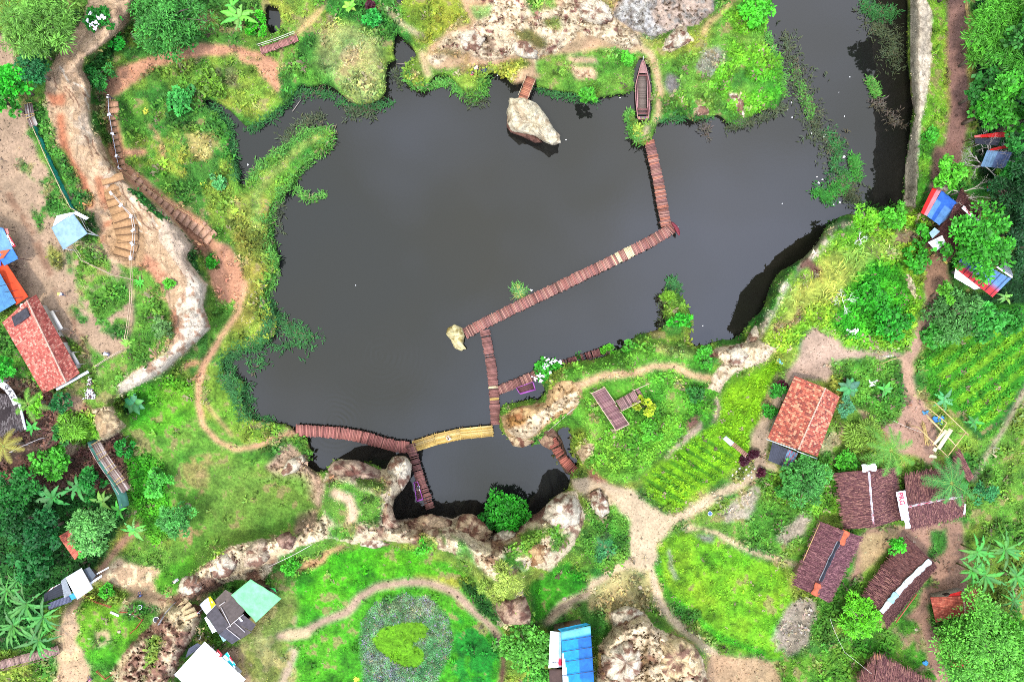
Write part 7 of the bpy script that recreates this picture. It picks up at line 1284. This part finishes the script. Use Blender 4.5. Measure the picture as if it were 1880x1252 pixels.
for i_, (x, y, r_, c_, lb_) in enumerate(((1722, 770, .75, A(70, 150, 225), 'crumpled bright blue plastic sheet beside the building frame'), (1698, 758, .4, A(95, 165, 210), 'small light blue plastic bag at the corner of the building frame'), (1564, 612, .75, (.62, .64, .64), 'white plastic sheet lying on the hill south of the bowl'), (1602, 704, .55, (.58, .6, .6), 'white cloth thrown on the round plot beside the path'), (1432, 662, .5, A(130, 215, 235), 'pale cyan sheet on the bare ground beside the north end of the village'), (1698, 1216, .4, A(70, 160, 220), 'blue plastic scrap by the bottom right foot track'), (1708, 596, .3, (.6, .62, .62), 'white bag lying beside the earth path below the mottled tree'))):
    c0 = G(x, y, .08); m1 = MB(); ph = random.random() * 6
    m1.grid(lambda u, v: c0 + Vector(((u - .5) * 2 * r_ * (1 + .25 * math.sin(v * 7 + ph)), (v - .5) * 1.6 * r_ * (1 + .3 * math.sin(u * 6 + ph)), .12 * math.sin(u * 11 + ph) * math.sin(v * 9) + .14)), 8, 8, lambda u, v: jit(c_, .15), .02); tag(m1.build('plastic_sheet', 'tarp', loc=c0), lb_, 'plastic sheet', 'plastic scraps lying about')
t_ = thing('slide_bench', 'narrow white headed wooden bench board at the east edge of the crop field', 'bench', P(1352, 822, 2.2)); p = [P(1327, 806, 3.4), P(1333, 800, 3.4), P(1348, 812, 3.4), P(1342, 819, 3.4)]; m1 = MB(); m1.slab(*p, .1, WB); m1.build('head_board', 'paint', t_); p = [P(1343, 818, 3.2), P(1349, 812, 3.2), P(1374, 833, 2.9), P(1369, 840, 2.9)]; m1 = MB()
for k in range(9): m1.slab(p[0].lerp(p[3], k / 9), p[1].lerp(p[2], k / 9), p[1].lerp(p[2], (k + .8) / 9), p[0].lerp(p[3], (k + .8) / 9), .05, jit(A(175, 125, 110), .15))
m1.build('slatted_seat', 'wood', t_)
for (x, y) in P_('1328 805 1347 813 1342 818 1373 833 1369 839'): m1 = MB(); a = P(x, y, 3.0); m1.beam((a.x, a.y, 1.5), a, .05, GW); m1.build('leg', 'wood', t_)
def steps(pts, w, dzs, label, nst, col, edgecol, name='earth_steps', skew=0):
    pts = P_(pts); a, b = pts[0], pts[-1]; c = G((a[0] + b[0]) / 2, (a[1] + b[1]) / 2); t_ = thing(name, label, 'steps', c); seg = [math.dist(pts[k], pts[k + 1]) for k in range(len(pts) - 1)]; tot = sum(seg)
    for i in range(nst):
        d = tot * (i + .5) / nst; k = 0
        while d > seg[k] and k < len(seg) - 1: d -= seg[k]; k += 1
        f_ = d / seg[k]; x = pts[k][0] + (pts[k + 1][0] - pts[k][0]) * f_; y = pts[k][1] + (pts[k + 1][1] - pts[k][1]) * f_; an = math.atan2(pts[k + 1][1] - pts[k][1], pts[k + 1][0] - pts[k][0]) + skew; z = ht(x, y) + (.14 if w < 40 else .30); hl = tot / nst * (.5 if w < 40 else .56); nx, ny = -math.sin(an), math.cos(an); dx, dy = math.cos(an), math.sin(an); wj = w * random.uniform(.9, 1.05)
        m1 = MB(); cs = [P(x + nx * wj / 2 * s1 + dx * hl * s2, y + ny * wj / 2 * s1 + dy * hl * s2, z) for s1, s2 in ((-1, -.92), (1, -.92), (1, .78), (-1, .78))]; m1.slab(*cs, .35 if w < 23 else .1, jit(col, .12)); tr = m1.build('tread', 'path', t_)
        m1 = MB(); e0 = P(x + nx * wj / 2 + dx * hl * .9, y + ny * wj / 2 + dy * hl * .9, z - .01); e1 = P(x - nx * wj / 2 + dx * hl * .9, y - ny * wj / 2 + dy * hl * .9, z - .01); m1.beam(e0, e1, .06, jit(edgecol, .2)); m1.build('log_edge', 'wood', t_)
    return t_
steps('238 326 262 345 290 362 318 385 345 402 372 422 390 440', 27, 0, 'long flight of pink earth steps with log edges climbing beside the clay cliff', 15, A(206, 160, 130), A(146, 108, 84))
steps('206 186 208 215 214 250 222 285 230 315', 20, 0, 'flight of narrow earth steps overgrown with grass north of the long pink stairs', 11, A(205, 155, 120), A(100, 85, 55))
steps('204 322 212 350 220 378 228 400 232 420 234 445 226 472', 42, 0, 'fan of broad steps carved into the clay ridge', 11, A(188, 146, 104), A(120, 88, 62), 'carved_steps'); steps('332 1105 345 1118 352 1135', 24, 0, 'few carved steps in the south west rock beside the dark shelter', 4, A(222, 196, 150), A(150, 115, 80), 'carved_steps')
steps('1620 656 1640 652', 5, 0, 'short row of pale cement steps beside the earth path', 4, A(225, 215, 200), A(200, 190, 180), 'cement_steps')
def fence(pts, label, col, hgt=1.1, sp=2.0, rails=(.5, 1.0), cap=None, pr=.06, name='bamboo_fence', cat='fence', net=None, z=None, group=None):
    pts = P_(pts); g0 = G(*pts[len(pts) // 2]); t_ = thing(name, label, cat, g0, group); prev = None; allp = []
    for k in range(len(pts) - 1):
        a, b = pts[k], pts[k + 1]; n = max(1, int(math.dist(a, b) / PPM / sp))
        for i in range(n + (k == len(pts) - 2)): f_ = i / n; allp.append((a[0] + (b[0] - a[0]) * f_, a[1] + (b[1] - a[1]) * f_))
    W_ = [P(x, y, ht(x, y)) for x, y in allp]
    for p in W_:
        m1 = MB(); m1.beam(p - Vector((0, 0, .3)), p + Vector((0, 0, hgt)), pr, jit(col, .15), 7); po = m1.build('post', 'wood', t_)
        if cap: m2 = MB(); m2.box(p + Vector((0, 0, hgt)), .28 * cap[1], .5 * cap[1], .08, cap[0], random.random() * 3); o = m2.build('post_cap', 'paint', None, loc=t_.location[:]); o.parent = po; o.location = (0, 0, 0)
    for r_ in rails:
        m1 = MB(); m1.tube([p + Vector((random.uniform(-.03, .03), .03, r_ * hgt)) for p in W_], .045, jit(col, .1), 6); m1.build('rail', 'wood', t_)
    if net:
        m1 = MB()
        for i in range(len(W_) - 1): a, b = W_[i], W_[i + 1]; m1.grid(lambda u, v: a.lerp(b, u) + Vector((.10 + .05 * math.sin(u * 9 + i), .05, v * hgt * .92)), 5, 3, lambda u, v: jit(net, .2), .02)
        m1.build('net', 'cloth', t_)
    return t_
BC = A(215, 190, 160); FG = 'bamboo rail fences'
fence('68 235 80 262 94 295 108 325 122 355 138 385 150 392', 'bamboo rail fence hung with teal net along the left road above the white canopy', BC, net=A(60, 185, 160), group=FG); fence('152 395 168 425 180 432', 'short white pole fence between the white canopy and the carved steps', A(225, 220, 210), group=FG); fence('137 447 158 480 178 490 212 506 246 514', 'sagging bamboo rail fence from the white canopy towards the clay ridge', A(200, 178, 150), group=FG, sp=2.6); fence('246 478 247 514 245 560 240 600 236 622', 'long double bamboo rail running down from the carved steps', A(222, 195, 160), group=FG, sp=2.8)
fence('212 358 230 380 248 400 252 425 250 450 247 475', 'curved rail with white blocks for posts around the carved fan of steps', A(215, 205, 195), cap=((.68, .68, .68), 1.15), sp=1.8, group=FG, pr=.05); fence('206 182 208 215 214 250 221 290 226 312', 'pale pipe railing along the overgrown narrow steps', A(200, 205, 215), cap=((.66, .66, .68), 1.0), sp=1.9, group=FG, rails=(1.0,)); fence('226 312 256 335 290 358 325 380 360 402 386 422', 'thin bamboo handrail along the long pink earth steps', A(205, 170, 120), rails=(1.0,), sp=3.2, group=FG, pr=.04)
fence('182 672 200 660 226 645', 'low leaning bamboo rail beside the visitor in pale blue near the left tiled house', A(215, 190, 165), group=FG); fence('8 0 6 30 3 62', 'wooden gate frame of brown poles in the top left corner', A(135, 85, 70), hgt=2.2, sp=2.2, group=None, name='gate_frame', cat='gate'); fence('28 828 55 815 84 803', 'weathered white plank fence below the black roof at the left', A(205, 195, 190), group=None, name='plank_fence', rails=(1.0, .92))
fence('1770 0 1774 30 1780 75', 'loose yellow bamboo poles leaning along the right side of the dirt road', A(225, 195, 120), rails=(.2, .6, 1.0), sp=6, group=None, name='bamboo_pole_row', cat='bamboo poles', hgt=.5); fence('1006 790 1030 770 1052 750', 'pair of pale rails on the grassy edge of the rock spur', A(215, 200, 185), hgt=.6, group=FG, sp=2.4); fence('498 1036 540 1016 575 997', 'thin pale handrail along the upper track over the south rocks', A(225, 220, 210), group=FG, rails=(1.0,), sp=3, pr=.035); fence('1613 667 1630 660 1648 656', 'short bamboo rail beside the cement steps', A(215, 185, 130), group=FG, rails=(1.0,), sp=1.6)
fence('160 1092 180 1104 205 1112', 'low red lath fence along the south west lawn', A(185, 95, 70), hgt=.5, sp=1.2, group='low red lath fences'); fence('222 1122 245 1122 264 1136 252 1152 242 1160', 'low red lath fence bending round the south west lawn corner', A(185, 90, 65), hgt=.5, sp=1.2, group='low red lath fences'); fence('180 1230 196 1244 208 1236', 'low red lath fence near the bottom edge', A(180, 80, 65), hgt=.5, sp=1.0, group='low red lath fences'); fence('294 1098 308 1100 322 1104', 'small brown lath fence beside the south west track', A(150, 105, 80), hgt=.6, sp=.9, group='low red lath fences')
fence('296 1142 308 1122 324 1104', 'grey handrail beside the south west carved steps', A(180, 178, 180), hgt=.9, sp=1.8, group=FG)
for s_, lb_ in (('203 1123 218 1130', 'thick white painted log on the south west lawn'), ('234 1124 248 1130', 'short white painted log at the bend of the low red fence'), ('116 765 136 761', 'white painted board lying left of the carved clay block'), ('217 742 0 0', ''), ('1000 122 1060 118', ''), ('217 813 236 800', 'thin pale stick leaning on the bank beside the carved clay block'), ('537 205 552 184', 'thin stick lying on the water at the north west shore'), ('728 117 760 119', 'thin stick lying across the mouth of the northern inlet'), ('1618 905 1540 890', '')):
    if not lb_: continue
    a, b = P_(s_); p, q = P(*a, max(.05, ht(*a)) + .12), P(*b, max(.05, ht(*b)) + .12); m1 = MB(); m1.beam(p, q, .16 if 'log' in lb_ else (.12 if 'board' in lb_ else .04), (.62, .62, .6) if 'white' in lb_ else A(190, 175, 160), 8); tag(m1.build('log' if 'log' in lb_ else ('board' if 'board' in lb_ else 'stick'), 'paint', loc=p), lb_, 'log' if 'log' in lb_ else 'stick')
tz = thing('rubbish_heap', 'heap of white and rusty rubbish below the gutter of the left tiled house', 'rubbish heap', G(162, 716)); m1 = MB()
for _ in range(420):
    a = random.random(); w = 2 + a * 12; x = 165 + random.gauss(0, .35) * w; y = 690 + a * 42; c0 = G(x, y, random.uniform(.05, .5)); m1.box(c0, random.uniform(.06, .28), random.uniform(.06, .2), random.uniform(.03, .12), random.choice(((.55, .53, .55), (.25, .22, .25), A(150, 100, 90), A(90, 60, 70), (.5, .5, .52))), random.random() * 3, random.uniform(-.3, .3))
m1.build('debris', 'paint', tz)['kind'] = 'stuff'
ss = [(1345, 872), (1352, 866), (1358, 860), (1364, 868), (1370, 862), (1376, 856), (1366, 878), (1374, 872), (1380, 866), (1386, 860), (1356, 882), (1392, 866), (1350, 888), (1380, 876), (1398, 858)]
for i_, (x, y) in enumerate(sorted(ss)): c0 = G(x, y, .03); m1 = MB(); m1.box(c0 - Vector((0, 0, .06)), random.uniform(.25, .4), random.uniform(.2, .32), .1, jit((.42, .38, .33), .15), random.random()); tag(m1.build('stepping_stone', 'stone', loc=c0), 'pale stepping stone below the crop field, ' + ('leftmost', 'second', 'third', 'fourth', 'fifth', 'sixth', 'seventh', 'eighth', 'ninth', 'tenth', 'eleventh', 'twelfth', 'thirteenth', 'fourteenth', 'rightmost')[i_] + ' of the fifteen' + ('' if i_ in (0, 14) else ' from the left'), 'stepping stone', 'stepping stones on the track')
# floating litter
for (x, y, s_) in ((1472, 165, .28), (1453, 189, .22), (1473, 187, .2), (1445, 202, .2), (1454, 216, .18), (1490, 245, .3), (1488, 252, .2), (1514, 247, .35), (1512, 252, .25), (1518, 260, .15), (1549, 288, .4), (1535, 298, .2), (1500, 325, .2), (1510, 330, .25), (1503, 336, .3), (1557, 345, .18), (1560, 142, .14), (1550, 214, .14), (592, 871, .2), (1436, 374, .14), (975, 533, .35), (1290, 598, .15), (653, 524, .12), (913, 139, .16), (1138, 180, .16), (455, 303, .25), (1039, 257, .18), (1540, 170, .1), (1542, 372, .3), (1530, 376, .2)):
    c0 = P(x, y, .03); m1 = MB(); m1.box(c0 - Vector((0, 0, .04)), s_, s_ * .6, .1, (.62, .62, .62), random.random() * 3); m1.box(c0 + Vector((s_ * .4, 0, -.03)), s_ * .5, s_ * .4, .07, (.55, .56, .58), random.random() * 3); tag(m1.build('floating_litter', 'paint', loc=c0), 'white scrap of litter floating on the dark lake or its weeds', 'litter', 'white litter floating on the lake')
for x, y, lb_, c_, s_ in ((1302, 941, 'round blue and white bucket beside the track north of the oval plot', A(100, 150, 210), .32), (260, 1112, 'blue grey bucket beside the grey handrail', A(110, 120, 150), .3), (290, 1135, 'dark tyre like tub at the foot of the grey handrail', (.03, .03, .04), .42), (45, 562, 'white round basin on the roof corner of the orange shop', (.6, .6, .62), .3), (367, 1167, 'pale blue tub at the end of the white roofed hall', A(140, 190, 200), .32), (385, 1169, 'dark blue tub between the shelter and the white roofed hall', (.05, .06, .08), .3), (92, 1200, 'turquoise hoop basin at the end of the bottom left walkway', A(60, 150, 170), .3)):
    c0 = G(x, y, 0) if y != 562 else P(x, y, 9.4); t_ = thing('bucket', lb_, 'bucket', c0, 'buckets and tubs'); m1 = MB(); v = []
    for rr, zz in ((s_ * .7, 0), (s_, .45), (s_ * .86, .45), (s_ * .6, .1)):
        for k in range(16): a = k * math.pi / 8; v.append(c0 + Vector((rr * math.cos(a), rr * math.sin(a), zz + .02)))
    m1.add(v, [(r * 16 + k, r * 16 + (k + 1) % 16, (r + 1) * 16 + (k + 1) % 16, (r + 1) * 16 + k) for r in range(3) for k in range(16)] + [tuple(range(48, 64))], c_); m1.build('bowl', 'paint', t_)
    m1 = MB(); m1.tube([c0 + Vector((s_ * math.cos(a), s_ * math.sin(a), .47)) for a in np.linspace(0, 6.283, 17)], .03, (.5, .5, .52), 5); m1.build('rim', 'paint', t_)
t_ = thing('flag', 'small red and white flag on a thin pole beside the steps and the dark shelter', 'flag', G(364, 1124)); c0 = P(364, 1124, 6.5); g_ = gz(c0.x, c0.y); m1 = MB(); m1.beam((c0.x, c0.y, g_), c0 + Vector((0, 0, .1)), .03, WB); m1.build('pole', 'paint', t_); m1 = MB(); m1.grid(lambda u, v: c0 + Vector((-u * .8, v * .35 - .3 + .06 * math.sin(u * 8), -.35 * (1 - v) - .1)), 8, 4, lambda u, v: A(225, 30, 50) if v > .45 else WHITE, .015); m1.build('cloth', 'cloth', t_)
def wire(a, za, b, zb, lab):
    p, q = P(*a, za), P(*b, zb); m1 = MB(); m1.tube([p.lerp(q, k / 10) - Vector((0, 0, .5 * math.sin(k / 10 * 3.14))) for k in range(11)], .022, (.35, .34, .3), 4); tag(m1.build('cable', 'paint', loc=p.lerp(q, .5)), lab, 'cable')
wire((1524, 1135), 6.5, (1551, 1197), 7, 'thin sagging cable over the lawn left of the round yellow green tree'); wire((1551, 1197), 7, (1600, 1236), 7, 'thin cable running on to the pointed thatched roof'); wire((1640, 772), 6, (1692, 794), 6, 'dark cable crossing the earth yard to the building frame')
# ================================================================ PEOPLE
def skinmesh(name, joints, edges, radii, mat, col, t_, root=0):
    me = bpy.data.meshes.new(name); me.from_pydata([tuple(j) for j in joints], edges, []); a = me.attributes.new('Col', 'FLOAT_COLOR', 'POINT')
    o = link(name, me, t_); m = o.modifiers.new('skin', 'SKIN'); m.use_smooth_shade = True
    sv = me.skin_vertices[0].data if me.skin_vertices else None
    if sv is None: 
        bpy.context.view_layer.update(); sv = me.skin_vertices[0].data
    for i, r in enumerate(radii): sv[i].radius = (r, r) if not hasattr(r, '__len__') else r; sv[i].use_root = (i == root)
    s2 = o.modifiers.new('sub', 'SUBSURF'); s2.levels = 1; s2.render_levels = 2
    mm = bpy.data.materials.new(name + '_' + mat); mm.use_nodes = True; t = mm.node_tree; b = t.nodes['Principled BSDF']; n = t.nodes.new('ShaderNodeTexNoise'); n.inputs['Scale'].default_value = 22; mx_ = t.nodes.new('ShaderNodeMixRGB'); mx_.inputs['Color1'].default_value = (*[x * .8 for x in col], 1); mx_.inputs['Color2'].default_value = (*[min(1, x * 1.15) for x in col], 1)
    t.links.new(n.outputs['Fac'], mx_.inputs['Fac']); t.links.new(mx_.outputs['Color'], b.inputs['Base Color']); b.inputs['Roughness'].default_value = .8; me.materials.append(mm); return o
SK = (.22, .11, .07)
def person(loc, rz, pose, shirt, trousers, hair, label, hat=None, kid=1.0):
    t_ = thing('person', label, 'person', loc, None, rz); k = kid
    if pose == 'stand': hip, chest, neck, head = (0, 0, .92), (0, .02, 1.28), (0, .03, 1.47), (0, .05, 1.62); kn = [(s * .1, .12 * s, .5) for s in (1, -1)]; ft = [(s * .1, .22 * s - .02, .07) for s in (1, -1)]; el = [(.26, -.08, 1.15), (-.26, .08, 1.15)]; wr_ = [(.27, .1, .92), (-.27, .24, .95)]
    elif pose == 'sit': hip, chest, neck, head = (0, 0, .16), (0, .06, .52), (0, .1, .72), (0, .16, .86); kn = [(.16, .40, .42), (-.18, .40, .40)]; ft = [(.14, .62, .05), (-.16, .66, .05)]; el = [(.28, .12, .42), (-.28, .14, .42)]; wr_ = [(.16, .36, .46), (-.14, .38, .46)]
    else: hip, chest, neck, head = (0, 0, .42), (0, .30, .72), (0, .46, .84), (0, .58, .90); kn = [(.18, .34, .42), (-.18, .30, .40)]; ft = [(.14, .06, .06), (-.15, .04, .06)]; el = [(.26, .5, .55), (-.26, .5, .55)]; wr_ = [(.16, .72, .35), (-.16, .72, .36)]
    V3 = lambda p: Vector(p) * k; J = [hip, chest, neck, head, (head[0], head[1] + .015, head[2] + .10)]; Rr = [.115, .13, .055, .085, .075]; E = [(0, 1), (1, 2), (2, 3), (3, 4)]
    for i, s in enumerate((1, -1)):
        b = len(J); J += [(s * .10, hip[1], hip[2] - .03), kn[i], ft[i], (ft[i][0], ft[i][1] + .17, ft[i][2] - .02)]; Rr += [.085, .06, .04, .035]; E += [(0, b), (b, b + 1), (b + 1, b + 2), (b + 2, b + 3)]
        b = len(J); J += [(s * .18, chest[1] + (neck[1] - chest[1]) * .6, chest[2] + .10), el[i], wr_[i]]; Rr += [.055, .04, .028]; E += [(1, b), (b, b + 1), (b + 1, b + 2)]
        w = Vector(wr_[i]); d = (w - Vector(el[i])).normalized(); side = d.cross(Vector((0, 0, 1))).normalized(); pm = len(J); J.append(tuple(w + d * .07)); Rr.append(.03); E.append((b + 2, pm))
        for f_, (of, ln) in enumerate(((-.03, .07), (-.01, .085), (.01, .08), (.03, .06))):
            q = len(J); p0 = w + d * .09 + side * of; J += [tuple(p0), tuple(p0 + d * ln * .5), tuple(p0 + d * ln * .9 + Vector((0, 0, -.02)))]; Rr += [.010, .009, .008]; E += [(pm, q), (q, q + 1), (q + 1, q + 2)]
        q = len(J); p0 = w + d * .03 - side * .045; J += [tuple(p0), tuple(p0 + d * .04 - side * .02)]; Rr += [.011, .009]; E += [(pm, q), (q, q + 1)]
    J.append((head[0], head[1] + .105, head[2] + .02)); Rr.append(.016); E.append((3, len(J) - 1))
    skinmesh('body', [V3(j) for j in J], E, [r * k for r in Rr], 'skin', SK, t_)
    sj = [hip, chest, (neck[0], neck[1], neck[2] - .05), (.18, chest[1] + (neck[1] - chest[1]) * .6, chest[2] + .10), tuple(Vector(el[0]) * .8 + Vector(chest) * .2), (-.18, chest[1] + (neck[1] - chest[1]) * .6, chest[2] + .10), tuple(Vector(el[1]) * .8 + Vector(chest) * .2)]
    skinmesh('shirt', [V3(j) for j in sj], [(0, 1), (1, 2), (1, 3), (3, 4), (1, 5), (5, 6)], [r * k for r in (.15, .165, .075, .085, .07, .085, .07)], 'shirt', shirt, t_)
    tj = [hip]; te = []; tr = [.14]
    for i, s in enumerate((1, -1)): b = len(tj); tj += [(s * .10, hip[1], hip[2] - .05), kn[i], tuple(Vector(kn[i]).lerp(Vector(ft[i]), .8))]; te += [(0, b), (b, b + 1), (b + 1, b + 2)]; tr += [.105, .08, .06]
    skinmesh('trousers', [V3(j) for j in tj], te, [r * k for r in tr], 'trousers', trousers, t_)
    h = Vector(head) * k; m1 = MB(); v = []
    L0 = Vector(t_.location)
    for a in range(7):
        el_ = a / 6 * math.pi / 2 * 1.25 - .35
        for b_ in range(14): az = b_ / 14 * 6.283; rr = (.118 if math.sin(az) < .55 else .105) * k; v.append(Vector((math.cos(el_) * math.cos(az) * rr, math.cos(el_) * math.sin(az) * rr - .015, math.sin(el_) * rr + .05 * k)) + h)
    me = put_mesh('hair', [tuple(p) for p in v], cols=np.array(hair if hat is None else hat), mat=M['cloth'], smooth=True, face_lists=[(a * 14 + b_, a * 14 + (b_ + 1) % 14, (a + 1) * 14 + (b_ + 1) % 14, (a + 1) * 14 + b_) for a in range(6) for b_ in range(14)] + [tuple(range(84, 98))]); link('hair' if hat is None else 'hat', me, t_)
    if hat is not None:
        n = 20; v = [h + Vector((math.cos(i / n * 6.283) * r_ * k, math.sin(i / n * 6.283) * r_ * k, z_ * k)) for (r_, z_) in ((.10, .09), (.21, .06), (.21, .045), (.10, .07)) for i in range(n)]; link('hat_brim', put_mesh('hat_brim', [tuple(p) for p in v], cols=np.array(hat), mat=M['cloth'], face_lists=[(r * n + i, r * n + (i + 1) % n, ((r + 1) % 4) * n + (i + 1) % n, ((r + 1) % 4) * n + i) for r in range(4) for i in range(n)]), t_)
    for s in (1, -1): e = MB(); e.box(L0 * 0 + h + Vector((s * .035, .085, .015)) * k, .022 * k, .012, .014 * k, (.02, .015, .015)); o = e.build('eye', 'paint', None, loc=(0, 0, 0)); o.parent = t_
    return t_
BK = (.02, .018, .018)
def gp(x, y, z=None): return G(x, y) if z is None else P(x, y, z)
person(gp(121, 541), -1.9, 'stand', (.62, .62, .60), (.03, .04, .08), BK, 'person in a white shirt, dark trousers and yellow hat walking on the left dirt road', hat=(.55, .48, .08)); person(gp(202, 651), 1.2, 'crouch', (.38, .5, .62), (.05, .06, .12), BK, 'person in a pale blue shirt crouching at the low rail near the left tiled house')
person(gp(826, 806, 1.12), .8, 'sit', (.62, .62, .62), (.55, .52, .55), BK, 'person in white clothes sitting on the yellow bamboo bridge'); person(gp(769, 893, 1.15), 3.0, 'sit', (.03, .035, .05), (.55, .52, .58), BK, 'person in black top and pale trousers sitting on the narrow dark bridge', kid=1.0)
person(gp(872, 128), -1.4, 'crouch', (.55, .35, .28), (.4, .35, .3), (.10, .06, .04), 'fisher in a pale orange shirt squatting on the north shore'); person(gp(866, 139), -.6, 'crouch', (.03, .03, .04), (.45, .03, .08), BK, 'smaller person in black and red squatting beside the fisher', kid=.8)
person(gp(260, 1092), .4, 'sit', (.06, .10, .28), (.05, .06, .12), BK, 'person in a dark blue top sitting beside the south west track'); person(gp(209, 183), 2.4, 'stand', (.04, .03, .04), (.05, .03, .04), BK, 'person in black standing at the top of the narrow overgrown steps'); person(gp(328, 1062), 2.2, 'crouch', (.42, .40, .48), (.35, .33, .40), BK, 'person in pale grey leaning at the pale rock edge above the dark shelter')
person(gp(168, 1246), .5, 'sit', (.42, .10, .22), (.1, .1, .12), BK, 'person in pink sitting at the bottom edge by the low red fence')
t_ = thing('tarp_bundle', 'dark navy folded mat lying on the bank beside the fisher', 'mat', G(885, 129, .05)); m1 = MB(); p = [G(877, 133, .25), G(877, 124, .25), G(893, 125, .25), G(893, 134, .25)]; m1.grid(lambda u, v: slope_pt(p, u, v) + Vector((0, 0, .04 * math.sin(u * 12))), 8, 8, lambda u, v: jit((.02, .025, .05), .3), .12); m1.build('mat', 'cloth', t_)
